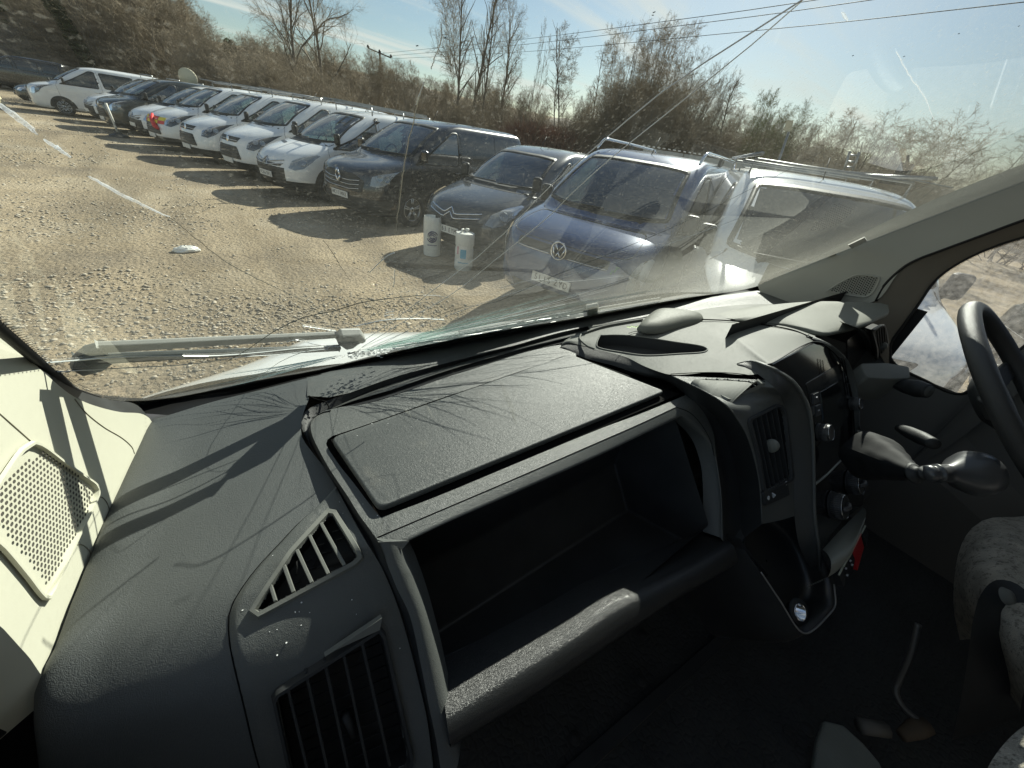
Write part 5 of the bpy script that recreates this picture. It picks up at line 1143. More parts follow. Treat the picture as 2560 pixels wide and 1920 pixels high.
# lid
def LD(u, v): return L(u, v, -.380)
ll = roundloop([LD(826, 1093), LD(1424, 884), LD(1663, 977), LD(947, 1270)], .012, 6)
lid = slab('storage_lid', ll, (0, 0, 1), .011, GR, dash, bevel=.003, smooth=True); lid['label'] = 'flat grained storage lid with pale scuffs'
mb = MB(); q = LS([(822, 1092), (1428, 886), (1700, 985), (955, 1298)], -.3935); mb.add(q, [(0, 1, 2, 3)]); mb.build('lid_gap', GAP, dash, smooth=False)
SCUF = glass_mat('scuff', (1, 1, 1), 1.0, dust=.16, dscale=90, dustcol=(.75, .74, .66))
for k, (pp, w) in enumerate([([(1130, 925), (1150, 960), (1180, 985)], .0022), ([(1180, 960), (1215, 955), (1235, 935), (1280, 928)], .004), ([(1195, 970), (1205, 990), (1222, 1000)], .003), ([(1060, 1000), (1075, 1030), (1085, 1050)], .004), ([(1250, 950), (1275, 1010), (1290, 1060)], .010), ([(1210, 1000), (1212, 1035)], .003), ([(1088, 985), (1100, 1012)], .003), ([(1035, 1000), (1050, 1015)], .003), ([(1390, 900), (1410, 915)], .002), ([(1010, 1020), (1030, 1045)], .004), ([(1225, 1015), (1240, 1030)], .003)]):
    P = crom([L(u, v, -.3794) for u, v in pp], 12); mb = MB(); V = []
    for i, p in enumerate(P):
        t = P[min(i+1, 11)]-P[max(i-1, 0)]; s_ = unit(np.cross(t, (0, 0, 1)))*w*.5*math.sin((i+.6)/12.2*math.pi); V += [p-s_, p+s_]
    mb.add(V, [(2*i, 2*i+1, 2*i+3, 2*i+2) for i in range(11)]); mb.build('scuff', SCUF, lid, smooth=False)
# crumbs
# --- centre console
CP = np.array([.9, .205, -.33]); CN = unit((0, -.12, .085))
def CS(u, v, off=0.): return PL(u, v, CP+CN*off, CN)
far_c = [(1402, 866, -.388), (1413, 850, -.384), (1454, 832, -.378), (1502, 815, -.372), (1558, 804, -.366), (1603, 797, -.36), (1680, 793, -.352), (1748, 796, -.346), (1818, 799, -.34), (1900, 806, -.334), (1978, 818, -.328), (2036, 839, -.325)]
lft_c = [(1402, 866, -.388), (1420, 857, -.382), (1452, 863, -.380), (1486, 872, -.378), (1563, 892, -.374), (1610, 915, -.370), (1667, 935, -.364), (1700, 937, -.360), (1779, 931, -.350), (1865, 937, -.342), (1914, 930, -.335), (1926, 908, -.325), (2036, 850, -.325)]
FAR = crom(LS(far_c), 50); LFT = crom(LS(lft_c), 50)
FAR = crom(FAR, 220); LFT = crom(LFT, 220); ctop = loft('console_top', [FAR, [a*.5+b*.5+np.array([0, 0, .004]) for a, b in zip(FAR, LFT)], LFT], GR2, dash, n=220, sub=45); cts = surf(ctop)
fb = LS([(1402, 868, -.390), (1435, 884, -.391), (1468, 897, -.391), (1536, 915, -.391), (1610, 940, -.391), (1667, 953, -.391), (1712, 984, -.392)]); ft = LS([(1402, 866, -.388), (1430, 857, -.382), (1486, 872, -.378), (1563, 892, -.374), (1610, 915, -.370), (1667, 936, -.365), (1690, 945, -.362)])
loft('console_flank', [ft, [a*.4+b*.6+np.array([-.004, -.002, 0]) for a, b in zip(ft, fb)], fb], DKP, dash, n=40, sub=5)
# ridge around the tray recess, and the recess itself
rc = [(1500, 839), (1545, 838), (1598, 842), (1690, 856), (1755, 866), (1769, 874), (1758, 881), (1700, 885), (1618, 889), (1560, 882), (1494, 869), (1492, 858)]
rl = [cts(q[0], q[1], .0005) for q in crom([np.array([u_, v_, 0.]) for u_, v_ in rc+[rc[0]]], 61)[:-1]]
cut(ctop, [[tuple(proj(q)) for q in rl]])
RCM = mat('recess_plastic', (.05, .052, .052), .6, spec=.3); nn_ = 60; dn = [q+np.array([0, .0, -.030]) for q in rl]; cR = sum(dn)/60
mk('console_recess', rl+dn+[cR], [(i, (i+1) % 60, 60+(i+1) % 60, 60+i) for i in range(60)]+[(60+i, 60+(i+1) % 60, 120) for i in range(60)], RCM, dash, smooth=False, label='dark triangular tray in the console top')
seam('recess_lip', rl+[rl[0]], .0035, GR2, dash, n=90)
seam('console_ridge', LS([(1452, 836, -.374), (1450, 848, -.374), (1470, 866, -.373), (1486, 872, -.373)]), .005, GR2, dash)
seam('console_ridge', [p+np.array([0, -.004, .002]) for p in LS([(1454, 833, -.376), (1502, 817, -.370), (1558, 806, -.364), (1603, 799, -.358)])], .006, GR2, dash)
seam('panel_gap', [p+np.array([0, 0, .002]) for p in LS([(1748, 800, -.343), (1818, 803, -.337), (1900, 812, -.331), (1978, 826, -.325), (2030, 846, -.322)])], .0035, GAP, dash)
# phone clip
cl_b = LS([(1592, 826), (1607, 833), (1642, 835), (1700, 822), (1753, 808), (1745, 792), (1685, 783), (1644, 783), (1612, 802)], -.352)
ce = sum(cl_b)/9; mb = MB(); r1 = crom(cl_b+[cl_b[0]], 37)[:-1]; V = []
for k, (f_, z_) in enumerate(((1.0, 0), (1.02, .007), (.93, .016), (.70, .023), (.3, .026))):
    for p in r1: 
        q = ce+(p-ce)*f_; V.append((q[0], q[1], q[2]+z_))
mb.add(V, [(k*36+i, k*36+(i+1) % 36, (k+1)*36+(i+1) % 36, (k+1)*36+i) for k in range(4) for i in range(36)]+[tuple(4*36+i for i in range(36))])
mb.build('tablet_clip', mat('clip_plastic', (.17, .175, .15), .6, spec=.25, bump=('noise', 600, .2, .0006)), dash, label='pop up clip for a tablet')
for dv in (0, 5): seam('clip_rail', LS([(1572, 833+dv), (1590, 828+dv), (1606, 831+dv)], -.352), .002, GR2, dash)
mb = MB()
for k in range(6): p = L(1567+k*5, 818+1.3*math.sin(k*2), -.350+.001*k); mb.add([p, p+np.array([.004, .003, .002]), p+np.array([.006, -.001, .001]), p+np.array([.002, -.004, .0])], [(0, 1, 2, 3)])
mb.tube([L(1585, 818, -.349), L(1597, 817, -.347)], .0007, 4); tag(mb.build('leaf', mat('fresh_leaf', (.25, .45, .05), .5), smooth=False), 'tiny bright green leaf lying beside the tablet clip', 'leaf')
# flank band down the face, face panel, inner arch, outer arch
band_l = [(1712, 984), (1740, 1003), (1789, 1045), (1815, 1090), (1835, 1150), (1847, 1220), (1852, 1300), (1850, 1352)]
face_l = [(1680, 940), (1759, 977), (1813, 1011), (1845, 1050), (1869, 1093), (1889, 1158), (1900, 1220), (1905, 1310)]
face_r = [(1914, 950), (1938, 971), (1957, 1005), (1968, 1040), (1976, 1090), (1982, 1150), (1984, 1210), (1986, 1290)]
arch_o = [(1842, 908), (1869, 908), (1918, 916), (1958, 938), (1982, 957), (2008, 995), (2024, 1039), (2031, 1100), (2034, 1190), (2036, 1290), (2046, 1370), (2064, 1430), (2082, 1490)]
def CT(u, v, off=0.):            # console skin: top slope first, then the face plane
    a = CS(u, v, off); b = L(u, v, -.352+off); return b if b[1] > a[1] and v < 1015 else a
bl3 = [L(1712, 984, -.392), L(1740, 1003, -.394)]+[BS(u, v, .002) for u, v in band_l[2:]]
fl3 = [L(1680, 940, -.362), L(1759, 977, -.358)]+[CS(u, v) for u, v in face_l[2:]]
fr3 = [L(1914, 950, -.340), L(1938, 971, -.345)]+[CS(u, v) for u, v in face_r[2:]]
loft('console_side', [bl3, fl3], DKP, dash, n=44, sub=1)
bo_ = crom(br_o[1:], 44); bq_ = crom(bl3, 44); loft('console_channel', [bo_, [(a+b)/2+np.array([0, .0, -.012]) for a, b in zip(bo_, bq_)], bq_], DKP, dash, n=44, sub=3)
mb = MB(); mb.add([W3(.665, .14, -.62), W3(.70, .05, -.60), W3(.76, -.02, -.68), W3(.76, -.02, -.9), W3(.74, .25, -1.12), W3(.665, .36, -1.12), W3(.665, .36, -.6)], [(0, 1, 2, 3, 4, 5, 6)]); mb.build('console_lower_side', DKP, dash, smooth=False)
seam('console_edge', fl3, .003, GR, dash)
fm3 = [(a*.5+b*.5)+CN*.003 for a, b in zip(fl3, fr3)]; fl3c, fm3c, fr3c = crom(fl3, 150), None, crom(fr3, 150); fm3c = [(a*.5+b*.5)+CN*.003 for a, b in zip(fl3c, fr3c)]; cface = loft('console_face', [fl3c, fm3c, fr3c], GR, dash, n=150, sub=30); cfs = surf(cface, ctop)
ao3 = [CS(u, v, .028) if v > 950 else PL(u, v, CP+np.array([0, .012, .020]), unit((0, -.5, 1))) for u, v in arch_o]; ao3[0] = cts(1842, 910, .0008); ao3[1] = cts(1872, 909, .007); ao3[-2] = ao3[-2]-CN*.010; ao3[-1] = ao3[-1]-CN*.022
fr3x = crom([cts(1842, 912, .0004), cts(1872, 922, .0004)]+fr3+[CS(2000, 1370), CS(2040, 1440), CS(2074, 1495)], 44); ao = crom(ao3, 44)
loft('console_arch', [fr3x, [a*.5+b*.5+CN*.003 for a, b in zip(fr3x, ao)], ao, [p+np.array([.012, 0, 0])+CN*.001 for p in ao], [p+np.array([.018, 0, 0])-CN*.02 for p in ao]], mat('arch_plastic', (.045, .048, .047), .5, spec=.4, bump=('cell', 620, .25, .0005)), dash, n=44, sub=4)
mb = MB(); mb.tube(ao, list(np.interp(range(44), [0, 6, 30, 43], [.0008, .0035, .0035, .002])), 8); mb.build('arch_highlight', GR, dash)  # paler tube painted in as the highlight along the crest
cD, nD = planefit([L(1720, 942, -.358), L(1916, 960, -.343), L(1829, 1003, -.362)])
def PD(u, v, off=0.): r = ray(u, v); return C0+r*(np.dot(cD-C0+nD*(off+.002), nD)/np.dot(r, nD))
def ZA(x, y): return (1640+x*.1989, 860+y*.1989)
g3 = grille('demister_vent', [ZA(390, 405), ZA(800, 395), ZA(1180, 440), ZA(1400, 525), ZA(960, 725)], [ZA(480, 443), ZA(900, 448), ZA(1180, 470), ZA(1310, 508), ZA(925, 682)], None,
 [(ZA(620, 440), ZA(990, 652), .0020), (ZA(755, 440), ZA(1060, 620), .0020), (ZA(890, 445), ZA(1125, 590), .0020), (ZA(1030, 455), ZA(1190, 560), .0018), (ZA(1160, 468), ZA(1248, 532), .0018)], cfs, nD, GR2, .004, 'demister vent on the console', cutobj=[cface, ctop], vd=.0022)
seam('panel_gap', [p+np.array([0, 0, .001]) for p in LS([(1676, 936, -.361), (1779, 932, -.349), (1865, 938, -.341), (1912, 955, -.342)])], .0018, GAP, dash)
g4 = grille('face_vent', [(1866, 1052), (1948, 1008), (1962, 1030), (1982, 1205), (1905, 1245), (1888, 1140)], [(1874, 1052), (1945, 1016), (1956, 1036), (1974, 1195), (1912, 1228), (1897, 1140)], None,
 [((1885+i*13, 1047-i*7), (1923+i*11, 1222-i*6), .0020) for i in range(5)], cfs, CN, DKP, .005, 'tall console face vent with small wheel tab', cutobj=[cface])
mb = MB(); mb.lathe([(.001, .0), (.011, .0), (.013, .003), (.013, .013), (.011, .016), (.001, .016)], CS(1928, 1115, .01)-np.array([.006, 0, 0]), (1, 0, .0), 16); mb.build('vent_tab', GR2, g4)
pl_ = roundloop([CS(u, v, .006) for u, v in ((1909, 1232), (1968, 1194), (1975, 1238), (1914, 1265))], .006); flat('vent_dial_plate', pl_, DKP, dash, .006, CN, bevel=.001)
mb = MB(); mb.lathe([(.0005, .001), (.0042, .001), (.0042, 0)], CS(1921, 1245, .0062), CN, 12); mb.build('dial_mark', BTN, dash)
mb = MB(); mb.lathe([(.0028, .001), (.0042, .001), (.0042, 0), (.0028, 0)], CS(1965, 1208, .0062), CN, 12); mb.build('dial_mark', BTN, dash)
mb = MB(); mb.box(CS(1932, 1238, .0065), (.003, .008, .008)); mb.build('dial_mark', BTN, dash, smooth=False)
# radio panel (gloss), right arch
RP = .014
rad = [(1930, 910), (2032, 858), (2062, 864), (2088, 884), (2108, 915), (2124, 955), (2133, 1010), (2136, 1070), (2136, 1135), (2040, 1205), (2036, 1150), (2031, 1095), (2022, 1040), (2006, 995), (1982, 958), (1958, 940)]
flat('radio_fascia', [CS(u, v, RP) for u, v in rad], GLOSS, dash, .02, CN, bevel=.002)
def ZR(x, y): return (1920+x*.217, 820+y*.217)
rs = roundloop([CS(*ZR(x, y), RP+.0015) for x, y in ((440, 640), (870, 385), (935, 470), (985, 640), (985, 900), (900, 1060), (780, 1230), (570, 1270), (520, 980))], .006)
flat('radio', rs, mat('radio_front', (.02, .021, .021), .18, spec=.6), dash, .003, CN, bevel=.0008)
flat('radio_screen', roundloop([CS(*ZR(x, y), RP+.003) for x, y in ((610, 740), (865, 590), (905, 760), (905, 1050), (760, 1140), (650, 1140), (630, 900))], .003), SCR, dash, .002, CN)
for (x, y, w, h) in ((560, 810, 30, 60), (585, 950, 30, 60), (905, 560, 26, 55), (935, 680, 26, 50), (950, 760, 24, 40), (530, 950, 14, 50)):
    flat('radio_button', roundloop([CS(*ZR(x+a*w, y+b*h-a*14), RP+.005) for a, b in ((-1, -1), (1, -1), (1, 1), (-1, 1))], .002), mat('button_grey', (.04, .043, .045), .35), dash, .004, CN, bevel=.0005)
for (x, y) in ((560, 800), (905, 560), (925, 640), (585, 950)): mb = MB(); mb.box(CS(*ZR(x, y), RP+.0055), (.006, .002, .0025)); mb.build('button_mark', BTN, dash, smooth=False)
def knob(u, v, r, ln, off, nm='radio_knob', pointer=False):
    c = CS(u, v, off); mb = MB(); mb.lathe([(r*1.12, 0), (r*1.12, .003), (r, .004), (r*.97, ln*.85), (r*.88, ln), (r*.80, ln*.97), (.0005, ln*.97)], c, CN, 28); k = mb.build(nm, mat('knob_rubber', (.035, .036, .037), .45, spec=.5), dash, auto=40)
    mb = MB(); a = unit(np.cross(CN, (1, 0, 0))); b = np.cross(CN, a)
    for i in range(36):
        q = 2*math.pi*i/36; mb.tube([c+(a*math.cos(q)+b*math.sin(q))*r+CN*.005, c+(a*math.cos(q)+b*math.sin(q))*r*.985+CN*ln*.8], .0009, 4)
    o = mb.build('knurl', mat('knurl_grey', (.08, .08, .08), .4), k); o['kind'] = 'stuff'
    mb = MB(); mb.lathe([(r*.95, ln*.97), (r*.99, ln*.985), (r*.93, ln*1.0)], c, CN, 28); mb.build('knob_ring', CHROME, k)
    if pointer: mb = MB(); mb.tube([c+CN*ln+b*r*.6, c+CN*(ln+.006), c+CN*ln-b*r*.6], .006, 8); mb.build('pointer', mat('knob_grip', (.07, .07, .07), .4), k)
knob(*ZR(585, 1200), .019, .024, RP+.003); knob(*ZR(950, 870), .016, .022, RP+.003)
seam('radio_trim', [CS(*ZR(x, y), RP+.006) for x, y in ((0, 420), (60, 400), (470, 170), (640, 175), (800, 270), (900, 400), (975, 600), (1000, 800), (1005, 1000), (1000, 1280))], .003, DKP, dash)
ra_o = [PL(u, v, CP+np.array([0, .012, .024]), unit((0, -.5, 1))) if v < 870 else CS(u, v, .034) for u, v in ((1830, 797), (1920, 806), (1978, 816), (2036, 838), (2079, 862), (2117, 897), (2136, 940), (2148, 1000), (2150, 1060), (2146, 1120))]
ra_i = [PL(u, v, CP+np.array([0, .012, .012]), unit((0, -.5, 1))) if v < 875 else CS(u, v, .02) for u, v in ((1830, 803), (1920, 815), (1974, 827), (2030, 848), (2062, 864), (2092, 890), (2112, 925), (2128, 985), (2135, 1060), (2137, 1135))]
ra_i, ra_o = ra_i[3:], ra_o[3:]; ra_i[0] = cts(2015, 842, .001); ra_o[0] = cts(2020, 837, .002); loft('console_arch', [ra_i, [a*.5+b*.5+CN*.003 for a, b in zip(ra_i, ra_o)], ra_o, [p+np.array([.02, .0, -.03]) for p in ra_o]], GR, dash, n=44, sub=4)
loft('shelf_infill', [LS([(1470, 816), (1597, 795), (1707, 780), (1850, 762), (1990, 760), (2080, 762)], -.400), [p+np.array([0, .0, -.010]) for p in LS([(1480, 824), (1603, 799), (1748, 797), (1818, 800), (1900, 808), (2040, 842)], -.372)]], GR2, dash, n=40, sub=1)
seam('panel_gap', ra_i, .003, GAP, dash)
for k in range(3): seam('arch_groove', [CS(2098+k*6+j*3.2, 892+k*2+j*19, .036) for j in range(6)], .0022, GAP, dash, n=10)
# climate panel, ledge, switches
flat('climate_panel', [CS(u, v, .010) for u, v in ((2037, 1211), (2110, 1140), (2137, 1138), (2150, 1175), (2160, 1215), (2158, 1262), (2100, 1310), (2055, 1372), (2040, 1350))], GLOSS, dash, .02, CN, bevel=.002)
seam('chrome_strip', [CS(u, v, .014) for u, v in ((2038, 1210), (2060, 1193), (2085, 1168), (2110, 1142), (2128, 1115))], .005, mat('satin_strip', (.4, .41, .38), .3, metal=.7), dash)
knob(2080, 1262, .030, .026, .012, 'climate_knob', True); knob(2122, 1206, .028, .026, .012, 'climate_knob', True)
led = LS([(2056, 1376), (2158, 1268), (2167, 1290), (2158, 1335), (2130, 1385), (2078, 1413)], -.735)
lz = .0
led_t = [CS(u, v, .012) for u, v in ((2056, 1374), (2100, 1326), (2158, 1268))]
led_f = [CS(u, v, .060) for u, v in ((2078, 1412), (2126, 1378), (2164, 1292))]
loft('console_ledge', [led_t, [a*.5+b*.5+np.array([0, 0, .006]) for a, b in zip(led_t, led_f)], led_f, [p+np.array([0, -.01, -.03]) for p in led_f], [p+np.array([0, .0, -.09]) for p in led_f]], mat('ledge_grey', (.30, .31, .27), .6, bump=('noise', 500, .2, .0006)), dash, n=24, sub=5)
sw_t = [(2096+ (2164-2096)*t, 1438+(1313-1438)*t) for t in np.linspace(0, 1, 7)]
for i in range(6):
    a, b = sw_t[i], sw_t[i+1]; off = .055; hz = i in (3, 4)
    if i == 4: continue
    if hz: b = sw_t[i+2]
    q = [CS(a[0]+1, a[1]-1, off), CS(b[0]-1, b[1]+1, off), CS(b[0]+8, b[1]+22+(12 if hz else 0), off), CS(a[0]+14, a[1]+(52 if hz else 30), off)]
    flat('hazard_switch' if hz else 'switch', roundloop(q, .003), REDB if hz else DKP, dash, .012, CN, bevel=.0012, **({'label': 'red hazard light switch'} if hz else {}))
    seam('switch_highlight', [CS(a[0]+1, a[1]-1, off+.002), CS(b[0]-1, b[1]+1, off+.002)], .004, mat('hazard_lit_top', (.7, .3, .26), .5) if hz else mat('switch_lit_top', (.42, .45, .36), .5), dash, n=4)  # pale edge colours stand for sunlight on the switch tops
for (u, v) in ((2126, 1402), (2115, 1421), (2130, 1412), (2118, 1438)): mb = MB(); mb.box(CS(u, v, .0565), (.004, .003, .003)); mb.build('switch_mark', BTN, dash, smooth=False)
# tray with the 12 volt socket
TN = unit((-.15, -.62, .77)); TP = W3(.80, -.03, -.665)-C0
def TS(u, v, off=0.): return PL(u, v, TP+TN*off, TN)
tr_o = [(1858, 1348), (1875, 1318), (1925, 1285), (1950, 1275), (1985, 1295), (2025, 1335), (2056, 1385), (2082, 1460), (2086, 1510), (2075, 1530), (2022, 1580), (1995, 1575), (1950, 1505), (1900, 1430), (1862, 1372)]
tr = [TS(u, v) for u, v in tr_o]; trc = sum(tr)/len(tr)
loft('tray_rim', [tr+[tr[0]], [p+TN*.004+(p-trc)*-.03 for p in tr+[tr[0]]], [trc+(p-trc)*.93-TN*.004 for p in tr+[tr[0]]], [trc+(p-trc)*.88-TN*.05 for p in tr+[tr[0]]], [trc+(p-trc)*.02-TN*.055 for p in tr+[tr[0]]]], mat('tray_plastic', (.02, .022, .023), .35, spec=.5), dash, n=70, sub=3)
loft('console_lower', [tr+[tr[0]], [p+(p-trc)*.25-TN*.05 for p in tr+[tr[0]]], [p+(p-trc)*.55-TN*.22 for p in tr+[tr[0]]]], DKP, dash, n=60, sub=4)
seam('tray_edge', [p+TN*.002 for p in (tr[7:14])], .0035, mat('pale_edge', (.25, .25, .24), .35, metal=.3), dash)  # paler line along part of the tray rim
mb = MB(); sc_ = TS(1998, 1530, -.012); mb.lathe([(.0165, 0), (.0175, .002), (.0165, .004), (.0145, .003), (.0135, -.02), (.001, -.02)], sc_, TN, 30); mb.build('power_socket', CHROME, dash)
mb = MB(); mb.lathe([(.001, -.018), (.0134, -.018)], sc_, TN, 20); mb.build('socket_well', mat('socket_brown', (.03, .022, .012), .5), dash)
mb = MB(); mb.lathe([(.0175, .001), (.026, .0015), (.026, -.003)], sc_, TN, 30); mb.build('socket_collar', DKP, dash)
# --- instrument hood, cluster, driver vent
ht = [(1825, 796, -.337), (1870, 778, -.333), (1920, 765, -.327), (1985, 757, -.318), (2050, 753, -.308), (2130, 755, -.297), (2200, 758, -.295), (2214, 762, -.295)]
hb = [(1840, 803, -.337), (1900, 806, -.332), (1960, 812, -.326), (2007, 821, -.320), (2059, 834, -.314), (2094, 829, -.310), (2166, 808, -.303), (2222, 782, -.299)]
HT, HB_ = crom(LS(ht), 40), crom(LS(hb), 40)
loft('instrument_hood', [[p+np.array([0, .04, -.004-.03*min(1, i/25)]) for i, p in enumerate(HT)], HT, [a*.5+b*.5+np.array([0, 0, .005]) for a, b in zip(HT, HB_)], HB_, [p+np.array([0, .0, -.014*min(1, i/22)]) for i, p in enumerate(HB_)], [p+np.array([0, .03, -.004-.018*min(1, i/22)]) for i, p in enumerate(HB_)]], mat('hood_grain', (.17, .175, .15), .62, spec=.22, bump=('noise', 600, .3, .0006), var=.06), dash, n=40, sub=5)
mb = MB(); mb.add([W3(.95, .34, -.30), W3(1.9, .34, -.30), W3(1.9, .34, -.62), W3(.95, .34, -.62), W3(1.91, .12, -.30), W3(1.91, .66, -.30), W3(1.91, .66, -.66), W3(1.91, .12, -.66)], [(0, 1, 2, 3), (4, 5, 6, 7)]); mb.build('cluster_back', BLK, dash, smooth=False)
flat('instrument_glass', roundloop([LY(u, v, .19) for u, v in ((2118, 850), (2150, 826), (2168, 850), (2180, 905), (2178, 960), (2140, 990), (2120, 930))], .02), mat('cluster_face', (.03, .032, .034), .15, spec=.5), dash, .004, bevel=.001)
cs_ = [LY(u, v, .17) for u, v in ((2148, 824), (2165, 842), (2180, 880), (2185, 925), (2183, 965))]; loft('cluster_cowl', [cs_, [p+np.array([.01, -.01, 0]) for p in cs_], [p+np.array([.015, .05, 0]) for p in cs_]], GR, dash, n=20, sub=2)
VY = .15
g5 = grille('face_vent', [(2170, 815), (2205, 795), (2222, 830), (2232, 900), (2230, 945), (2192, 950), (2188, 870)], [(2182, 828), (2206, 814), (2213, 840), (2220, 895), (2219, 938), (2197, 941), (2194, 870)], None,
 [((2187+i*6, 826-i*3), (2200+i*5, 940), .0022) for i in range(5)], lambda u, v, off=0: PL(u, v, (0, VY-off, 0), (0, 1, 0)), np.array([0, -1., 0]), DKP, .004, 'driver side face vent')
mb = MB(); mb.lathe([(.001, 0), (.012, 0), (.012, .014), (.001, .014)], LY(2207, 865, VY-.006)-np.array([.006, 0, 0]), (1, 0, 0), 14); mb.build('vent_tab', GR2, g5)
# lower dash behind the wheel
mb = MB(); mb.add([W3(1.30, .20, -.47), W3(1.90, .22, -.44), W3(1.90, .10, -.95), W3(1.30, .08, -.95), W3(1.02, .10, -.62), W3(1.02, .08, -.95)], [(0, 1, 2, 3), (4, 0, 3, 5)]); mb.build('knee_panel', DKP, dash, smooth=False)
# shroud, stalks
def tubeobj(nm, pts, r, m, k=16, sm=True, n=16): mb = MB(); mb.tube(crom(pts, n) if len(pts) > 2 else pts, r if not isinstance(r, list) else list(np.interp(np.linspace(0, 1, n if len(pts) > 2 else 2), np.linspace(0, 1, len(r)), r)), k); return mb.build(nm, m, CAB)
shp = LS([(2148, 910, -.40), (2185, 908, -.395), (2240, 912, -.39), (2274, 918, -.388)]); shq = LS([(2150, 940, -.43), (2176, 945, -.432), (2230, 946, -.425), (2275, 946, -.42)])
sq_ = roundloop([L(2150, 908, -.385), L(2215, 906, -.383), L(2274, 916, -.383), L(2277, 946, -.398), L(2225, 947, -.402), L(2168, 944, -.405)], .012, 5)
slab('column_shroud', sq_, (0, -.25, 1), .09, GR2, CAB, bevel=.009, smooth=True)
a_, b_ = L(2322, 978, -.40), L(2240, 960, -.425); tubeobj('stalk', [b_, b_*.7+a_*.3, a_*.75+b_*.25, a_], [.013, .020, .023, .018], DKP)
mb = MB(); mb.lathe([(.001, .003), (.012, .003), (.015, 0)], a_, unit(a_-b_), 20); mb.build('stalk_cap', GR, CAB)
a_, b_ = L(2335, 1110, -.42), L(2250, 1070, -.46); tubeobj('stalk', [b_, b_*.7+a_*.3, a_*.75+b_*.25, a_], [.010, .014, .015, .012], DKP)
# steering wheel
wc = np.array([1.25, -.125, CAM_H-.302]); T_ = math.radians(42); tx = np.array([1., 0, 0]); ty = np.array([0, math.cos(T_), math.sin(T_)]); tn = np.cross(tx, ty)
mb = MB(); mb.tube([wc+.2*(math.cos(a)*tx+math.sin(a)*ty) for a in np.linspace(0, 2*math.pi, 65)], .0165, 14, cap=False)
swl = mb.build('steering_wheel', mat('wheel_leather', (.035, .037, .038), .42, spec=.5, bump=('cell', 700, .35, .0006)), CAB, label='black steering wheel')
mb = MB()
for a in (math.radians(8), math.radians(172), math.radians(-75), math.radians(-105)):
    d_ = math.cos(a)*tx+math.sin(a)*ty; s_ = np.cross(tn, d_); P = [wc-tn*.03+d_*.05, wc-tn*.022+d_*.12, wc-tn*.004+d_*.195]
    for p0, p1 in zip(P[:-1], P[1:]):
        q = [p0-s_*.022, p0+s_*.022, p1+s_*.018, p1-s_*.018]; mb.add(q+[x-tn*.012 for x in q], [(0, 1, 2, 3), (4, 7, 6, 5), (0, 4, 5, 1), (1, 5, 6, 2), (2, 6, 7, 3), (3, 7, 4, 0)])
mb.build('spoke', DKP, swl, smooth=False, bevel=.004)
mb = MB(); mb.lathe([(.001, .012), (.045, .010), (.062, -.002), (.062, -.02), (.04, -.035)], wc-tn*.02, tn, 28); mb.build('airbag_cover', DKP, swl)
# gear lever
kb = L(2500, 1172, -.385); ke = L(2410, 1172, -.395); gb = L(2285, 1183, -.425); g0 = L(2175, 1140, -.50)
ax = unit(kb-ke); mb = MB(); o0 = L(2312, 1183, -.412)
mb.lathe([(r_*1.08, h_*.56) for r_, h_ in [(.001, -.004), (.013, 0), (.014, .02), (.012, .035), (.016, .036), (.016, .045), (.014, .046), (.016, .08), (.030, .115), (.038, .15), (.036, .185), (.028, .205), (.014, .212), (.001, .213)]], o0, ax, 28)
gk = mb.build('gear_knob', mat('knob_satin', (.05, .052, .055), .32, spec=.6), CAB, label='rounded black gear knob')
P = crom([gb, gb*.5+o0*.5, o0], 8); mb = MB(); mb.tube(P, [.020, .017, .014, .012, .011, .011, .012, .013], 14); mb.build('gear_stick', DKP, CAB)
cv = []
for t, r_ in ((0, .056), (.15, .052), (.3, .043), (.42, .040), (.55, .032), (.68, .028), (.82, .020), (1, .015)):
    c = g0+(gb-g0)*t; dr = unit(gb-g0); a = unit(np.cross(dr, (0, 0, 1))); b = np.cross(dr, a); cv.append([c+(a*math.cos(q)+b*math.sin(q))*r_*(1+.05*math.sin(5*q+t*3)) for q in np.linspace(0, 2*math.pi, 25)])
loft('gear_gaiter', cv, mat('gaiter', (.016, .017, .018), .75, spec=.25, bump=('noise', 60, .25, .002)), CAB, n=49, sub=3)
seam('gaiter_surround', LS([(2143, 1078, -.50), (2170, 1085, -.50), (2200, 1108, -.51), (2240, 1140, -.53)]), .007, GR2, CAB)
# --- seats
def seatloft(nm, rws, m, **k): return loft(nm, [LS(r_) for r_ in rws], m, CAB, n=24, sub=5, **k)
seatloft('driver_seat', [[(2700, 1240, -.66), (2560, 1290, -.66), (2470, 1296, -.66), (2430, 1320, -.68), (2400, 1370, -.70), (2386, 1440, -.74), (2384, 1520, -.80), (2400, 1600, -.88)],
 [(2760, 1290, -.62), (2620, 1320, -.62), (2520, 1335, -.62), (2470, 1360, -.635), (2440, 1410, -.65), (2425, 1470, -.68), (2420, 1530, -.74), (2430, 1600, -.84)],
 [(2850, 1420, -.60), (2700, 1440, -.60), (2600, 1450, -.60), (2540, 1470, -.61), (2500, 1500, -.63), (2480, 1540, -.66), (2470, 1580, -.72), (2470, 1640, -.82)],
 [(2950, 1620, -.60), (2800, 1640, -.60), (2700, 1650, -.60), (2640, 1660, -.61), (2600, 1680, -.63), (2580, 1700, -.66), (2560, 1730, -.72), (2550, 1780, -.82)]], FAB, label='driver seat cushion in speckled grey fabric')
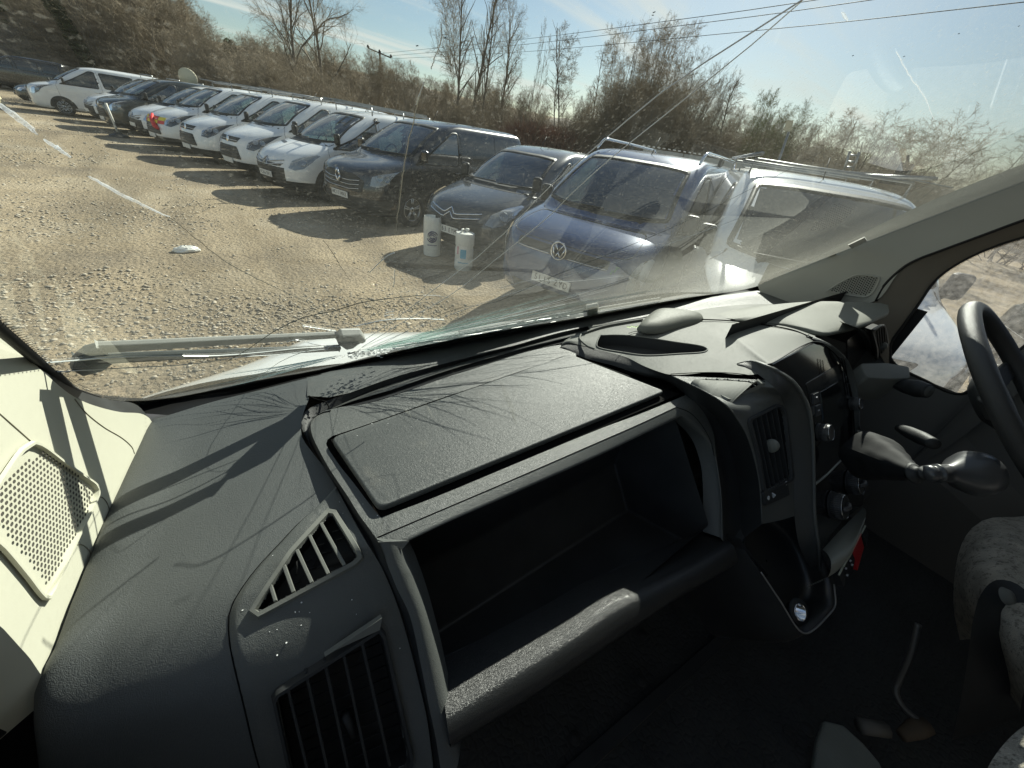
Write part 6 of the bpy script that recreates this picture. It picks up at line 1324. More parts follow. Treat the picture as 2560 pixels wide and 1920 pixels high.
seatloft('seat_side_cover', [[(2430, 1560, -.64), (2450, 1490, -.62), (2490, 1450, -.61), (2540, 1458, -.605), (2600, 1510, -.60), (2700, 1590, -.60)], [(2420, 1640, -.70), (2470, 1560, -.65), (2520, 1520, -.63), (2570, 1540, -.62), (2640, 1610, -.62), (2740, 1700, -.62)],
 [(2400, 1760, -.85), (2470, 1720, -.80), (2540, 1700, -.76), (2620, 1720, -.74), (2700, 1760, -.72), (2800, 1850, -.72)], [(2380, 1850, -1.0), (2460, 1830, -1.0), (2550, 1800, -1.0), (2650, 1830, -1.0), (2750, 1880, -1.0), (2850, 1960, -1.0)]], DKP, label='black plastic seat side cover')
mb = MB(); mb.lathe([(.001, .010), (.012, .009), (.016, 0)], L(2512, 1490, -.605), (-.2, -.5, .7), 16); mb.build('seat_adjuster', GR2, CAB)
seatloft('passenger_seat', [[(2440, 1990, -.62), (2480, 1900, -.62), (2540, 1830, -.62), (2620, 1780, -.62)], [(2520, 2100, -.58), (2580, 2010, -.58), (2640, 1930, -.58), (2720, 1880, -.58)], [(2700, 2300, -.57), (2760, 2180, -.57), (2820, 2100, -.57), (2900, 2060, -.57)]], FAB, label='centre seat cushion corner in speckled grey fabric')
# --- floor, step, bracket
mb = MB(); mb.add([W3(-.25, -1.3, -1.12), W3(1.95, -1.3, -1.12), W3(1.95, .35, -1.12), W3(-.25, .35, -1.12), W3(-.25, .62, -.86), W3(1.95, .62, -.86), W3(-.25, .66, -.46), W3(1.95, .66, -.46)], [(0, 1, 2, 3), (3, 2, 5, 4), (4, 5, 7, 6)]); mb.build('floor_mat', MATT, CAB, smooth=False)
flat('mat_edge', LS([(1400, 1925), (1840, 1545), (1870, 1560), (1440, 1960)], -1.10), DKP, CAB, .01, (0, 0, 1), bevel=.003)
stp = LS([(2030, 1960), (2045, 1850), (2062, 1800), (2110, 1812), (2160, 1858), (2200, 1905), (2230, 1970)], -1.05); flat('step_tread', stp, STEP, CAB, .02, (0, 0, 1), bevel=.006)  # step panel coloured lighter to stand for the sunlit patch
mb = MB(); R = np.random.default_rng(9)
for i in range(26):
    a = (i % 7)*.11+.05*((i//7) % 2)+.25; b = -.35+(i//7)*.09; c = W3(a, b, -1.118); mb.tube([c+np.array([.012*math.cos(q), .02*math.sin(q), .001]) for q in np.linspace(0, 4.2, 8)], .0012, 4)
o_ = mb.build('mat_pattern', DKP, CAB); o_['kind'] = 'stuff'
for (u, v) in ((1605, 1587), (1602, 1700), (1437, 1845), (2018, 1822)):
    mb = MB(); mb.lathe([(.001, .004), (.006, .004), (.008, .001), (.013, .003), (.014, 0)], L(u, v, -1.10 if u != 2018 else -1.045), (0, 0, 1), 16); mb.build('floor_fixing', DKP, CAB)
seam('seat_bracket', LS([(2295, 1560, -.85), (2275, 1640, -.92), (2243, 1712, -1.0), (2240, 1735, -1.01), (2262, 1772, -1.02), (2313, 1815, -1.02)]), .014, mat('grey_tube', (.14, .14, .13), .45, metal=.3), CAB)
mb = MB(); mb.tube(LS([(2255, 1840, -1.04), (2290, 1822, -1.03), (2320, 1815, -1.02)]), [.012, .02, .016], 10); mb.build('bracket_foot', mat('rusty_steel', (.10, .075, .05), .8), CAB)
mb = MB(); mb.tube(LS([(2150, 1815, -1.05), (2215, 1825, -1.05)]), .016, 8); mb.build('bracket_foot', mat('dull_steel', (.14, .135, .12), .7), CAB)
# --- pillars
PLp, PLn = np.array([-.142, .6, -.4]), unit((1, -.2, -.07))
def PA(u, v, off=0.): return PL(u, v, PLp+PLn*off, PLn)
rowsL = [[(-420, 560), (-200, 672), (0, 838), (80, 905), (145, 962), (182, 990), (230, 1012), (300, 1030), (352, 1034), (374, 1046), (381, 1060)],
 [(-420, 760), (-200, 860), (0, 985), (80, 1030), (150, 1068), (200, 1085), (250, 1100), (300, 1118), (322, 1126), (333, 1132), (341, 1136)],
 [(-420, 900), (-200, 1010), (0, 1130), (80, 1172), (140, 1205), (180, 1220), (220, 1240), (250, 1256), (263, 1266), (270, 1274), (276, 1280)],
 [(-420, 1060), (-200, 1160), (0, 1290), (60, 1330), (100, 1365), (140, 1385), (165, 1402), (185, 1415), (198, 1428), (206, 1436), (212, 1442)],
 [(-420, 1190), (-200, 1290), (0, 1420), (50, 1450), (90, 1478), (115, 1492), (135, 1502), (150, 1512), (162, 1522), (169, 1529), (175, 1535)],
 [(-420, 1330), (-200, 1440), (0, 1565), (25, 1590), (50, 1618), (65, 1634), (78, 1650), (86, 1662), (94, 1674), (100, 1684), (106, 1693)]]
cu = []
for i, r_ in enumerate(rowsL):
    P = [PA(u, v) for u, v in r_]
    P[0] = P[0]+np.array([-.02, 0, 0])
    P.append(P[-1]+np.array([-.012, -.004, -.03])); cu.append(P)
P5 = [p+np.array([-.05, -.02, -.015]) for p in cu[-1]]
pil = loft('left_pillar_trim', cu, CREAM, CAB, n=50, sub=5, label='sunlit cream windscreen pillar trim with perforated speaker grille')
loft('pillar_return', [cu[-1], P5], CREAM, CAB, n=30, sub=1)
Wp = [cu[0][i] for i in range(0, 11)]; loft('pillar_edge', [Wp, [p+np.array([-.006, .012, .012]) for p in Wp]], PLAST, CAB, n=40, sub=1)
gl_o = [(78, 1102), (40, 1130), (-60, 1300), (-40, 1340), (0, 1375), (60, 1445), (105, 1500), (122, 1500), (133, 1478), (200, 1330), (246, 1232), (240, 1212), (215, 1193), (160, 1155), (100, 1110)]
gl3 = [PA(u, v, .0015) for u, v in gl_o]; glc = sum(gl3)/len(gl3); glf = crom(gl3+[gl3[0]], 61)[:-1]
gri = ringframe('speaker_grille', glf, [glc+(p-glc)*.94 for p in glf], PLn, .0025, CREAM, pil)
DOT = mat('grille_hole', (.10, .095, .08), .9, spec=.1); mb = MB(); holes_poly = [(88, 1138), (108, 1130), (140, 1145), (236, 1222), (225, 1270), (128, 1455), (95, 1415), (0, 1300), (-40, 1250)]
Xa = unit(PA(230, 1225)-PA(100, 1140)); Ya = unit(np.cross(PLn, Xa)); Oo = PA(100, 1140, .0018); cnt = 0
for i in range(-40, 80):
    for j in range(-70, 70):
        p = Oo+Xa*(i*.0050+(j % 2)*.0025)+Ya*j*.0043; uv = proj(p)
        if inpoly(uv, holes_poly):
            n_h = 8; V = [p+(Xa*math.cos(q)+Ya*math.sin(q))*.0015 for q in np.linspace(0, 2*math.pi, n_h+1)[:-1]]; mb.add(V, [tuple(range(n_h))]); cnt += 1
o_ = mb.build('grille_hole', DOT, gri, smooth=False); o_['kind'] = 'stuff'
seam('trim_seam', [PA(u, v, .0002) for u, v in ((-60, 985), (0, 1035), (40, 1070), (76, 1102))], .0010, mat('seam_cream', (.28, .26, .19), .8), pil)
seam('trim_seam', [PA(u, v, .0002) for u, v in ((245, 1240), (258, 1245), (268, 1258), (275, 1278))], .0010, MATS['seam_cream'], pil)
seam('trim_seam', [PA(u, v, .0002) for u, v in ((184, 1362), (205, 1362), (222, 1375), (230, 1392))], .0010, MATS['seam_cream'], pil)
seam('trim_seam', [PA(u, v, .0002) for u, v in ((187, 998), (215, 1032), (260, 1068), (305, 1095), (330, 1118), (336, 1134))], .0012, MATS['seam_cream'], pil)
# dark door edge bottom left
flat('left_door', [LX(u, v, -.235) for u, v in ((-300, 1380), (0, 1560), (106, 1700), (108, 1712), (60, 1800), (0, 1850), (-60, 2200), (-400, 2200))], mat('door_rubber', (.016, .016, .016), .7, bump=('noise', 120, .5, .002)), CAB, .02, (1, 0, 0), bevel=.006, label='dark inner edge of the passenger door')
mb = MB(); mb.add([LX(u, v, -.27) for u, v in ((-400, 1300), (400, 1650), (400, 2400), (-500, 2400))], [(0, 1, 2, 3)]); mb.build('door_card', BLK, CAB, smooth=False)
# right pillar, door frame
QP, QN = np.array([1.80, .62, -.4]), unit((-1, -.12, -.06))
def PR(u, v, off=0.): return PL(u, v, QP+QN*off, QN)
rws = [[(1900, 730), (1990, 690), (2094, 638), (2267, 553), (2441, 481), (2560, 437), (2750, 370), (3000, 290)],
 [(1900, 745), (1995, 735), (2090, 706), (2240, 635), (2400, 570), (2540, 520), (2750, 450), (3000, 380)],
 [(1905, 755), (2000, 758), (2090, 756), (2189, 752), (2262, 668), (2430, 598), (2750, 490), (3000, 430)]]
rws = [[PR(*p) for p in r_] for r_ in rws]
rp = loft('right_pillar_trim', [[p+np.array([.0, .02, .02]) for p in rws[0]]]+rws, GCREAM, CAB, n=50, sub=5, label='windscreen pillar trim with shade put into its grey colour and small speaker grille')
go = [(2065, 727), (2100, 705), (2130, 690), (2145, 685), (2199, 692), (2200, 700), (2185, 730), (2170, 742), (2158, 744), (2100, 735)]; g3_ = [PR(u, v, .003) for u, v in go]; gc = sum(g3_)/len(g3_); gf = crom(g3_+[g3_[0]], 41)[:-1]
gr_ = ringframe('speaker_grille', gf, [gc+(p-gc)*.9 for p in gf], QN, .003, GCREAM, rp)
mb = MB(); hp = [(2072, 727), (2125, 697), (2145, 690), (2192, 694), (2180, 728), (2165, 739)]; Xa = unit(PR(2190, 700)-PR(2080, 727)); Ya = unit(np.cross(QN, Xa)); Oo = PR(2080, 727, .0035)
for i in range(-5, 70):
    for j in range(-40, 40):
        p = Oo+Xa*(i*.0075+(j % 2)*.00375)+Ya*j*.0062; uv = proj(p)
        if inpoly(uv, hp): mb.add([p+(Xa*math.cos(q)+Ya*math.sin(q))*.0024 for q in np.linspace(0, 2*math.pi, 7)[:-1]], [tuple(range(6))])
o_ = mb.build('grille_hole', BLK, gr_, smooth=False); o_['kind'] = 'stuff'
in_l = [(2189, 752), (2215, 708), (2262, 665), (2300, 645), (2340, 630), (2430, 597), (2560, 549), (2750, 485), (3000, 425)]
gl_l = [(2228, 857), (2262, 808), (2290, 769), (2337, 702), (2394, 659), (2470, 622), (2560, 592), (2750, 545), (3000, 500)]
DX = 1.90
f1 = [PR(u, v, -.004) for u, v in in_l]; f2 = [LX(u, v, DX) for u, v in gl_l]
f1 = [PR(2150, 800, -.004), PR(2170, 780, -.004)]+f1; f2 = [LX(2226, 930, DX), LX(2226, 890, DX)]+f2
door = loft('driver_door', [f1, [a*.6+b*.4 for a, b in zip(f1, f2)], f2, [p+np.array([.02, 0, 0]) for p in f2]], GBROWN, CAB, n=50, sub=4, label='driver door with brown grey window frame')
seam('door_seal', f1[2:], .012, mat('seal', (.012, .012, .012), .6), door, n=60); seam('window_seal', f2, .010, MATS['seal'], door, n=60)
sill = [(2226, 895), (2232, 905), (2250, 920), (2300, 945), (2400, 985), (2480, 938), (2530, 892), (2560, 867), (2700, 760), (2900, 640)]
s3 = [LX(u, v, DX) for u, v in sill]; loft('door_card', [s3, [p+np.array([-.03, 0, -.02]) for p in s3], [p+np.array([-.05, 0, -.5]) for p in s3], [p+np.array([-.05, .1, -1.2]) for p in s3]], mat('door_card_grey', (.10, .10, .095), .6), door, n=40, sub=2); seam('window_seal', s3, .010, MATS['seal'], door, n=50)
mb = MB(); mb.add(list(s3)+[W3(1.86, -1.3, -.2), W3(1.86, -1.3, -1.2), W3(1.86, .62, -1.2), W3(1.86, .62, -.5)], [tuple(range(len(s3)+4))]); mb.build('door_inner_panel', MATS['door_card_grey'], door, smooth=False)
gl_loop = [LX(u, v, DX+.012) for u, v in gl_l]+[LX(u, v, DX+.012) for u, v in sill[::-1]]
mb = MB(); mb.add(gl_loop, [tuple(range(len(gl_loop)))]); mb.build('door_window', glass_mat('dirty_side_glass', (.72, .76, .74), 1.5, dust=.17, dscale=55, dustcol=(.7, .7, .65)), door, smooth=False)
# --- unseen cab shell added to keep the cab dark, lining pale for bounce: roof, rear wall, near side
mb = MB(); mb.add([W3(-.30, -.22, .44), W3(1.98, -.22, .44), W3(1.98, -1.35, .50), W3(-.30, -1.35, .50)], [(0, 1, 2, 3)]); mb.build('unseen_roof_lining', mat('headlining', (.62, .61, .56), .95), CAB, smooth=False)
mb = MB(); mb.add([W3(-.30, -1.35, .5), W3(1.98, -1.35, .5), W3(1.98, -1.35, -1.2), W3(-.30, -1.35, -1.2)], [(0, 1, 2, 3)]); mb.build('unseen_bulkhead', mat('bulkhead_grey', (.30, .30, .29), .8), CAB, smooth=False)
mb = MB(); mb.add([W3(-.30, -1.35, .5), W3(-.30, -1.35, -.25), W3(-.30, -.75, -.25), W3(-.30, -.75, .5), W3(-.30, -1.35, -1.2), W3(-.30, .25, -1.2), W3(-.30, .25, -.40), W3(-.30, -1.35, -.40)], [(0, 1, 2, 3), (4, 5, 6, 7)]); mb.build('unseen_left_side', BLK, CAB, smooth=False)
mb = MB(); mb.add([W3(DX+.06, -1.35, .5), W3(DX+.06, -1.35, -1.2), W3(DX+.06, -.85, -1.2), W3(DX+.06, -.85, .5)], [(0, 1, 2, 3)]); mb.build('right_body_side', BLK, CAB, smooth=False)
# --- windscreen glass
BAND_T = [(120, 925), (150, 955), (162, 963), (202, 986), (246, 999), (289, 1005), (330, 1005), (376, 1003), (463, 992), (640, 954), (796, 927), (1045, 868), (1190, 839), (1280, 824), (1425, 800), (1523, 781), (1714, 746), (1873, 722), (1966, 693), (2094, 634)]
ed_l = [WS(u, v) for u, v in ((-420, 555), (-200, 668), (0, 835), (150, 962))]; ed_b = [WS(u, v) for u, v in BAND_T[2:]]
def WC(x, s): return np.array([x, WP[1]-s*math.cos(WA), CAM_H+WP[2]+s*math.sin(WA)])
xs = [(-.20, 1.90), (-.215, 1.90), (-.215, 1.90)]; V = []; Fc = []; nx, ny = 40, 24
for j in range(ny):
    s_ = -.055+1.265*j/(ny-1)
    for i in range(nx): x = -.20+2.10*i/(nx-1); V.append(WC(x, s_))
Fc = [(j*nx+i, j*nx+i+1, (j+1)*nx+i+1, (j+1)*nx+i) for j in range(ny-1) for i in range(nx-1)]
def windscreen_mat():
    m = bpy.data.materials.new('windscreen_glass'); m.use_nodes = True; t = m.node_tree; t.nodes.clear(); Lk = t.links.new
    o = _n_(t, 'ShaderNodeOutputMaterial'); tr = _n_(t, 'ShaderNodeBsdfTransparent'); tr.inputs[0].default_value = (.90, .965, .925, 1)
    gl = _n_(t, 'ShaderNodeBsdfGlossy'); gl.inputs['Roughness'].default_value = .01; fr_ = _n_(t, 'ShaderNodeFresnel'); fr_.inputs[0].default_value = 1.5
    ms = _n_(t, 'ShaderNodeMixShader'); Lk(fr_.outputs[0], ms.inputs[0]); Lk(tr.outputs[0], ms.inputs[1]); Lk(gl.outputs[0], ms.inputs[2])
    df = _n_(t, 'ShaderNodeBsdfDiffuse'); df.inputs[0].default_value = (.72, .74, .62, 1); tl = _n_(t, 'ShaderNodeBsdfTranslucent'); tl.inputs[0].default_value = (.72, .74, .62, 1)
    dm = _n_(t, 'ShaderNodeMixShader'); dm.inputs[0].default_value = .5; Lk(df.outputs[0], dm.inputs[1]); Lk(tl.outputs[0], dm.inputs[2])
    tc_ = _n_(t, 'ShaderNodeTexCoord'); sp = _n_(t, 'ShaderNodeSeparateXYZ'); Lk(tc_.outputs['Object'], sp.inputs[0])
    # film: dust patches + fine specks; gradient to driver's side and low stands in for dash reflections
    n1 = _n_(t, 'ShaderNodeTexNoise'); n1.inputs['Scale'].default_value = 2.2; n1.inputs['Detail'].default_value = 3; Lk(tc_.outputs['Object'], n1.inputs['Vector'])
    mpn = _n_(t, 'ShaderNodeMapping'); mpn.inputs['Rotation'].default_value = (0, 0, .6); mpn.inputs['Scale'].default_value = (160, 900, 160); Lk(tc_.outputs['Object'], mpn.inputs[0])
    n2 = _n_(t, 'ShaderNodeTexNoise'); n2.inputs['Scale'].default_value = 1; n2.inputs['Detail'].default_value = 4; Lk(mpn.outputs[0], n2.inputs['Vector'])
    n3 = _n_(t, 'ShaderNodeTexNoise'); n3.inputs['Scale'].default_value = 420; n3.inputs['Detail'].default_value = 2; Lk(tc_.outputs['Object'], n3.inputs['Vector'])
    gx = _n_(t, 'ShaderNodeMapRange', interpolation_type='SMOOTHSTEP'); gx.inputs[1].default_value = .10; gx.inputs[2].default_value = .9; gx.inputs[3].default_value = .055; gx.inputs[4].default_value = .22; Lk(sp.outputs[0], gx.inputs[0])
    gz = _n_(t, 'ShaderNodeMapRange'); gz.inputs[1].default_value = CAM_H-.38; gz.inputs[2].default_value = CAM_H-.02; gz.inputs[3].default_value = 1.4; gz.inputs[4].default_value = .45; Lk(sp.outputs[2], gz.inputs[0])
    def M_(op, a, b):
        n = _n_(t, 'ShaderNodeMath', operation=op)
        for i, v in enumerate((a, b)):
            if isinstance(v, (int, float)): n.inputs[i].default_value = v
            else: Lk(v, n.inputs[i])
        return n.outputs[0]
    r1 = _n_(t, 'ShaderNodeMapRange'); r1.inputs[1].default_value = .35; r1.inputs[2].default_value = .65; r1.inputs[3].default_value = .55; r1.inputs[4].default_value = 1.3; Lk(n1.outputs[0], r1.inputs[0])
    r2 = _n_(t, 'ShaderNodeMapRange'); r2.inputs[1].default_value = .35; r2.inputs[2].default_value = .7; r2.inputs[3].default_value = .65; r2.inputs[4].default_value = 1.6; Lk(n2.outputs[0], r2.inputs[0])
    r3 = _n_(t, 'ShaderNodeMapRange'); r3.inputs[1].default_value = .60; r3.inputs[2].default_value = .72; r3.inputs[3].default_value = 0; r3.inputs[4].default_value = 1.0; Lk(n3.outputs[0], r3.inputs[0])
    f_ = M_('MULTIPLY', M_('MULTIPLY', gx.outputs[0], gz.outputs[0]), M_('MULTIPLY', r1.outputs[0], r2.outputs[0]))
    f_ = M_('ADD', f_, M_('MULTIPLY', M_('MULTIPLY', r3.outputs[0], gx.outputs[0]), 1.6))
    m2 = _n_(t, 'ShaderNodeMixShader'); Lk(f_, m2.inputs[0]); Lk(ms.outputs[0], m2.inputs[1]); Lk(dm.outputs[0], m2.inputs[2]); Lk(m2.outputs[0], o.inputs[0]); return m
def _n_(t, typ, **k):
    n = t.nodes.new(typ)
    for a, b in k.items(): setattr(n, a, b)
    return n
scr = mk('windscreen', V, Fc, windscreen_mat(), CAB, smooth=False, label='cracked dirty windscreen')
# black band at the foot of the glass: frit, seal and black for the gap's shade; dotted frit
bt = [WS(u, v, .002) for u, v in BAND_T]; bb = LS([(168, 985), (186, 995), (205, 1003), (240, 1014), (275, 1023), (310, 1030), (340, 1031), (364, 1033), (382, 1054), (640, 982), (796, 942), (1045, 882), (1190, 853), (1280, 836), (1425, 808), (1523, 789), (1714, 755), (1873, 733), (1990, 717), (2090, 690)], -.4035)
bb = [WS(120, 945, .004), WS(150, 968, .004)]+bb[:-0 or None]; 
btc, bbc = crom(bt, 80), crom(bb, 80)
loft('seal_gap_band', [[p+np.array([0, .004, .0]) for p in btc], btc, [p*.55+q*.45+np.array([0, .025, -.012]) for p, q in zip(btc, bbc)], [q+np.array([0, .012, -.004]) for q in bbc]], mat('frit_black', (.006, .006, .006), .6, spec=.2), CAB, n=80, sub=3)
edge = [WS(u, v, .0015) for u, v in ((-420, 545), (-200, 655), (0, 822), (80, 890), (150, 950), (190, 978), (246, 997))]; seam('glass_edge_band', edge, .008, MATS['frit_black'], scr)
mb = MB(); R = np.random.default_rng(3)
ex_ = unit(WC(1, 0)-WC(0, 0)); ey_ = unit(WC(0, 1)-WC(0, 0))
fl_ = [(-150, 690), (0, 815), (80, 885), (150, 945), (200, 975), (260, 993), (330, 998), (400, 990), (520, 968), (640, 943), (760, 925)]
for row in range(9):
    P = crom([WS(u, v-row*6.2, .001) for u, v in fl_], 260-6*row); r_ = .00105*(1-row*.09)
    for i, p in enumerate(P[::2] if row > 9 else P):
        if (i+row) % 2: continue
        if row > 2+5*max(0, 1-i/(len(P)*.62)): continue
        mb.add([p+(ex_*math.cos(q)+ey_*math.sin(q))*r_ for q in np.linspace(0, 2*math.pi, 7)[:-1]], [tuple(range(6))])
o_ = mb.build('frit_dots', MATS['frit_black'], scr, smooth=False); o_['kind'] = 'stuff'
# --- cracks, with pale streaks painted for reflections
CRW = mat('crack_bright_glint', (.86, .90, .88), .25, spec=.8); CRD = mat('crack_dark', (.05, .07, .06), .3, spec=.8); CRT = glass_mat('crack_glint', (.85, .97, .93), 1.9, dust=.16, dscale=200, dustcol=(.85, .93, .9))  # pale crack colours stand for glints along the broken edges
def crack_or_streak(pts, w, m, nm='crack_or_streak', n=26, taper=True, jit=.0006):
    P = [WS(u, v, .0012) for u, v in pts]; P = crom(P, n) if len(P) > 2 else [P[0]+(P[1]-P[0])*t for t in np.linspace(0, 1, n)]
    R = np.random.default_rng(int(pts[0][0]*7+pts[-1][1])); P = [p+ex_*R.normal(0, jit*.3)+ey_*R.normal(0, jit*.3) for p in P]
    mb = MB(); mb.tube(P, [w/2*(.35+.65*math.sin(math.pi*min(1, .15+.85*i/(n-1)))) if taper else w/2 for i in range(n)], 4); return mb.build(nm, m, scr, smooth=False)
LONG = [
 ([(885, 868), (985, 800), (1110, 705), (1190, 645), (1290, 555), (1360, 480), (1480, 376), (1590, 282), (1700, 197), (1850, 100), (1925, 52), (2012, -4)], .0011, 0), ([(905, 868), (1000, 810), (1130, 735), (1250, 640), (1380, 535), (1425, 488), (1510, 410), (1640, 305), (1770, 200), (1900, 95), (1960, 45), (2005, 2)], .0010, 0),
 ([(930, 866), (1040, 820), (1200, 760), (1420, 690), (1560, 650), (1700, 600), (1850, 545)], .0007, 0), ([(940, 868), (1130, 775), (1240, 755), (1360, 700), (1510, 640), (1700, 560), (1960, 430), (2117, 345)], .0008, 1),
 ([(95, 908), (170, 903), (270, 894), (400, 890), (530, 890), (640, 882), (760, 870), (850, 866)], .0021, 0), ([(118, 931), (220, 925), (350, 918), (480, 910), (600, 893), (700, 886), (820, 872)], .0014, 0),
 ([(560, 908), (615, 876), (660, 845), (700, 820), (770, 790), (830, 779), (900, 757), (960, 748), (1020, 741), (1060, 738), (1100, 740), (1150, 751)], .0012, 1), ([(756, 815), (800, 822), (840, 828)], .0016, 0),
 ([(1050, 240), (1036, 290), (1022, 350), (1010, 420), (1002, 480), (994, 545), (988, 592)], .0008, 2), ([(1104, 62), (1103, 95), (1096, 125), (1083, 150), (1078, 172)], .0006, 0), ([(1060, 208), (1050, 232), (1040, 262)], .0008, 0),
 ([(925, 680), (945, 660), (968, 640), (986, 632)], .0012, 0), ([(987, 675), (986, 700), (984, 718)], .0009, 0), ([(808, 600), (830, 630), (855, 670), (878, 705)], .0007, 1), ([(888, 735), (905, 755), (925, 790), (928, 800)], .0007, 1),
 ([(0, 262), (30, 285), (62, 308), (95, 336)], .0030, 3), ([(112, 350), (140, 368), (178, 394)], .0022, 3), ([(222, 441), (270, 468), (310, 490), (405, 535), (424, 542)], .0022, 3), ([(424, 542), (470, 580), (520, 620), (560, 652), (660, 705), (800, 770)], .0006, 1),  # wide pale strips are reflection streaks painted on the glass
 ([(640, 950), (700, 905), (760, 880), (840, 862)], .0009, 0), ([(826, 785), (827, 810), (830, 830)], .0006, 1), ([(880, 765), (905, 745), (925, 760), (930, 790)], .0006, 1), ([(905, 795), (930, 770), (945, 755)], .0006, 1), ([(700, 860), (740, 850), (790, 862), (850, 868)], .0008, 0),
 ([(890, 815), (950, 802), (990, 798), (1060, 797), (1110, 800)], .0018, 0), ([(960, 790), (985, 786)], .0010, 0), ([(965, 782), (985, 778)], .0010, 0), ([(1490, 645), (1560, 628), (1650, 610)], .0006, 0), ([(1250, 720), (1330, 700), (1420, 704), (1560, 690)], .0006, 0), ([(2105, 30), (2112, 42), (2120, 52)], .0018, 3), ([(2240, 130), (2275, 190), (2310, 240), (2335, 300)], .0014, 3),
]
for pts, w, k in LONG: crack_or_streak(pts, w*(.8 if k < 3 else .8), (CRW, CRD, mat('crack_tan', (.62, .60, .5), .3), glass_mat('painted_streak', (1, 1, 1), 1.0, dust=.42, dscale=150, dustcol=(.9, .93, .95)))[k], taper=k != 0)
mb = MB(); mbt = MB(); mbd = MB(); R = np.random.default_rng(17); c0 = np.array([872, 884.])
def fan(mb_, n, a0, a1, l0, l1, w0, w1, rr0=(0, 40), pal=None):
    for i in range(n):
        a = math.radians(R.uniform(a0, a1)); ln = R.uniform(l0, l1); s0 = R.uniform(*rr0); d = np.array([math.cos(a), -math.sin(a)]); bend = R.normal(0, .03)
        pts = []
        for t in np.linspace(0, 1, 7):
            q = c0+d*(s0+ln*t)+np.array([d[1], -d[0]])*bend*ln*t*t; pts.append(WS(q[0], min(q[1], np.interp(q[0], [b[0] for b in BAND_T], [b[1] for b in BAND_T])-2), .0014))
        w = R.uniform(w0, w1); mb_.tube(pts, [w*.5*math.sin(math.pi*(.12+.80*k/6)) for k in range(7)], 3, cap=False)
fan(mb, 14, 6, 15, 60, 520, .0002, .0007, (60, 160)); fan(mb, 14, 8, 14, 200, 620, .0003, .0008, (100, 300)); fan(mb, 4, 190, 197, 60, 330, .0002, .0005, (50, 110))
fan(mbt, 84, 4, 16, 60, 460, .0005, .0020, (30, 240)); fan(mbt, 16, 190, 197, 60, 300, .0005, .0014, (20, 90)); fan(mbt, 26, 8, 13, 150, 480, .0006, .0018, (200, 500))
fan(mbd, 5, 4, 30, 60, 200, .0003, .0005); fan(mbd, 4, 188, 198, 60, 260, .0003, .0005)
for a_, nm, m in ((mb, 'bright_splinters', CRW), (mbt, 'clear_splinters', CRT), (mbd, 'dark_splinters', CRD)): o_ = a_.build(nm, m, scr, smooth=False); o_['kind'] = 'stuff'
mb = MB()
for i in range(130):   # powdered glass at the point of impact
    u = R.normal(915, 30); v = 888-(u-872)*.13+R.normal(0, 4.5); p = WS(u, v, .0015); s = R.uniform(.0006, .0022); mb.box(p, (s*2.6, s, s), np.stack([unit(ex_+R.normal(0, .3, 3)), ey_, WN], 1))
o_ = mb.build('powdered_glass', mat('glass_powder', (.92, .94, .92), .4), scr, smooth=False); o_['kind'] = 'stuff'
# sticker squares on the glass edge right
flat('glass_sticker', [WS(u, v, .002) for u, v in ((2120, 614), (2162, 594), (2168, 603), (2130, 622))], PAPER, scr, .0006)
# dead bug specks
mb = MB()
for u, v in ((1630, 38), (1632, 32), (2395, 85), (2545, 66), (2130, 140), (2258, 142), (1965, 283), (1962, 285), (1960, 288), (1110, 95), (1040, 115)): p = WS(u, v, .001); mb.tube([p, p+ex_*.0009+ey_*R.uniform(0, .0009)], .0002, 4)
o_ = mb.build('specks', CRD, scr, smooth=False); o_['kind'] = 'stuff'
# --- bonnet and wipers outside
bon = [[(-.35, .74, -.47), (-.18, .80, -.48), (.1, .80, -.48), (.5, .80, -.53), (1.5, .80, -.56), (1.83, .79, -.56), (2.0, .74, -.56)],
 [(-.30, .80, -.50), (-.02, .895, -.50), (.14, .958, -.49), (.6, .98, -.56), (1.5, .97, -.60), (1.80, .90, -.60), (1.98, .80, -.60)],
 [(-.28, .86, -.60), (-.0, .96, -.56), (.2, 1.02, -.55), (.7, 1.08, -.63), (1.4, 1.05, -.66), (1.76, .98, -.66), (1.95, .86, -.68)],
 [(-.27, .90, -.80), (.02, 1.05, -.74), (.3, 1.13, -.70), (.8, 1.2, -.68), (1.35, 1.16, -.70), (1.7, 1.06, -.75), (1.92, .9, -.80)],
 [(-.26, .92, -1.2), (.05, 1.12, -1.2), (.3, 1.2, -1.2), (.8, 1.27, -1.2), (1.35, 1.23, -1.2), (1.7, 1.1, -1.2), (1.9, .92, -1.2)]]
bon[0][0] = (-.30, .70, -.50)
loft('bonnet', [[W3(*p) for p in r_] for r_ in bon[0:]], BON, CAB, n=50, sub=6, label='white bonnet below the windscreen')
mb = MB(); mb.add([W3(-.2, .66, -.44), W3(1.85, .66, -.44), W3(1.85, .92, -.53), W3(.3, .92, -.53), W3(-.2, .80, -.485)], [(0, 1, 2, 3)]); mb.F = [(0, 1, 2, 3, 4)]; mb.mi = [0]; mb.build('scuttle', mat('scuttle_grey', (.05, .052, .052), .6), CAB, smooth=False)
WP2 = WN*.030
def WO(u, v, off): return WS(u, v, -off)
wg = mat('wiper_grey', (.33, .34, .31), .5, var=.1, vscale=20); wk = mat('wiper_black', (.03, .032, .032), .5)
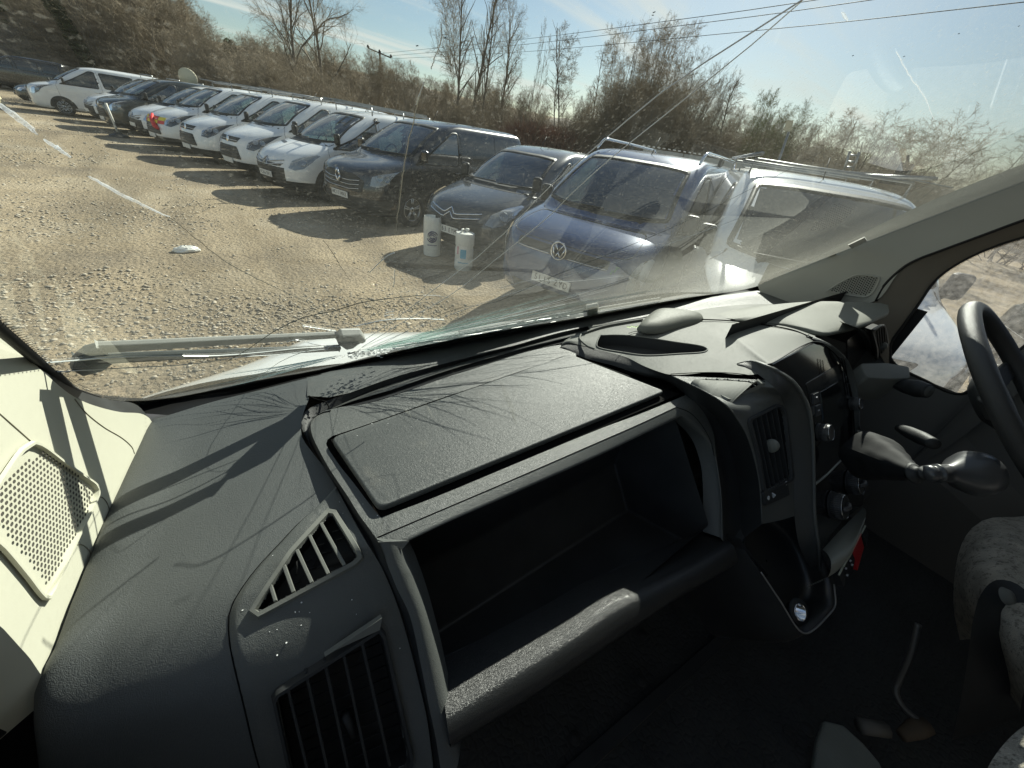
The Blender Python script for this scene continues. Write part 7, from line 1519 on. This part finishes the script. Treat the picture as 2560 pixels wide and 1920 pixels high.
def wiperarm(p0, p1, w0, w1, off, nm, m, n=12, th=.006):
    mb = MB(); A_ = [WO(p0[0]+(p1[0]-p0[0])*t, p0[1]+(p1[1]-p0[1])*t, off) for t in np.linspace(0, 1, n)]; ws_ = np.linspace(w0, w1, n); V = []
    for p, w in zip(A_, ws_): V += [p-ey_*w/2, p+ey_*w/2, p+ey_*w/2+WN*th, p-ey_*w/2+WN*th]
    Fc = [(i*4+k, i*4+(k+1) % 4, (i+1)*4+(k+1) % 4, (i+1)*4+k) for i in range(n-1) for k in range(4)]+[(0, 1, 2, 3), tuple((n-1)*4+k for k in (3, 2, 1, 0))]; mb.add(V, Fc)
    return mb.build(nm, m, CAB, smooth=False, bevel=.0015)
wiperarm((200, 906), (850, 874), .026, .022, .004, 'wiper_blade', mat('blade_green_black', (.05, .062, .058), .5))
wiperarm((255, 876), (842, 842), .024, .018, .006, 'wiper_arm', wg)
mb = MB(); tip = [WO(u, v, .016) for u, v in ((172, 905), (178, 885), (205, 862), (245, 852), (272, 868), (285, 885), (255, 908), (200, 922))]; flat('wiper_tip', tip, mat('tip_grey', (.10, .13, .13), .5), CAB, .010, WN, bevel=.003)
flat('wiper_hinge', [WO(u, v, .020) for u, v in ((836, 832), (848, 820), (900, 819), (910, 835), (903, 840), (855, 841))], wg, CAB, .014, WN, bevel=.003); flat('wiper_bracket', [WO(u, v, .018) for u, v in ((834, 830), (842, 848), (862, 862), (880, 858), (900, 842), (850, 842))], wk, CAB, .010, WN, bevel=.002)
wiperarm((1140, 842), (1462, 776), .007, .008, .004, 'wiper_blade', wk); wiperarm((1150, 834), (1650, 748), .008, .009, .008, 'wiper_arm', wg)
flat('wiper_bracket', [WO(u, v, .014) for u, v in ((1464, 762), (1494, 756), (1496, 776), (1466, 782))], wg, CAB, .010, WN, bevel=.002)

# crumbs of glass lying on the dash (found by casting rays down on to it)
bpy.context.view_layer.update(); dg = bpy.context.evaluated_depsgraph_get(); mb = MB(); R = np.random.default_rng(5); k = 0
while k < 110:
    u, v = (R.uniform(230, 1000), R.uniform(980, 1650)) if R.random() < .6 else (R.normal(830, 110), R.normal(1000, 45))
    ok, loc, nr, _, ob, _ = sc.ray_cast(dg, Vector(C0), Vector(ray(u, v)))
    if not ok or ob.name.split('.')[0] not in ('pad', 'storage_lid', 'vent_panel', 'lid_surround', 'defroster_shelf', 'bin_rim', 'ridge'): 
        k += .2; continue
    s = .00025+.0004*R.random()**2; mb.box(np.array(loc)+np.array(nr)*s, (s*2*R.uniform(.6, 2), s*2, s)); k += 1
o_ = tag(mb.build('glass_crumbs', mat('crumb', (.8, .82, .8), .3), smooth=False), 'tiny pale glass crumbs scattered over the black dashboard', 'crumbs'); o_['kind'] = 'stuff'
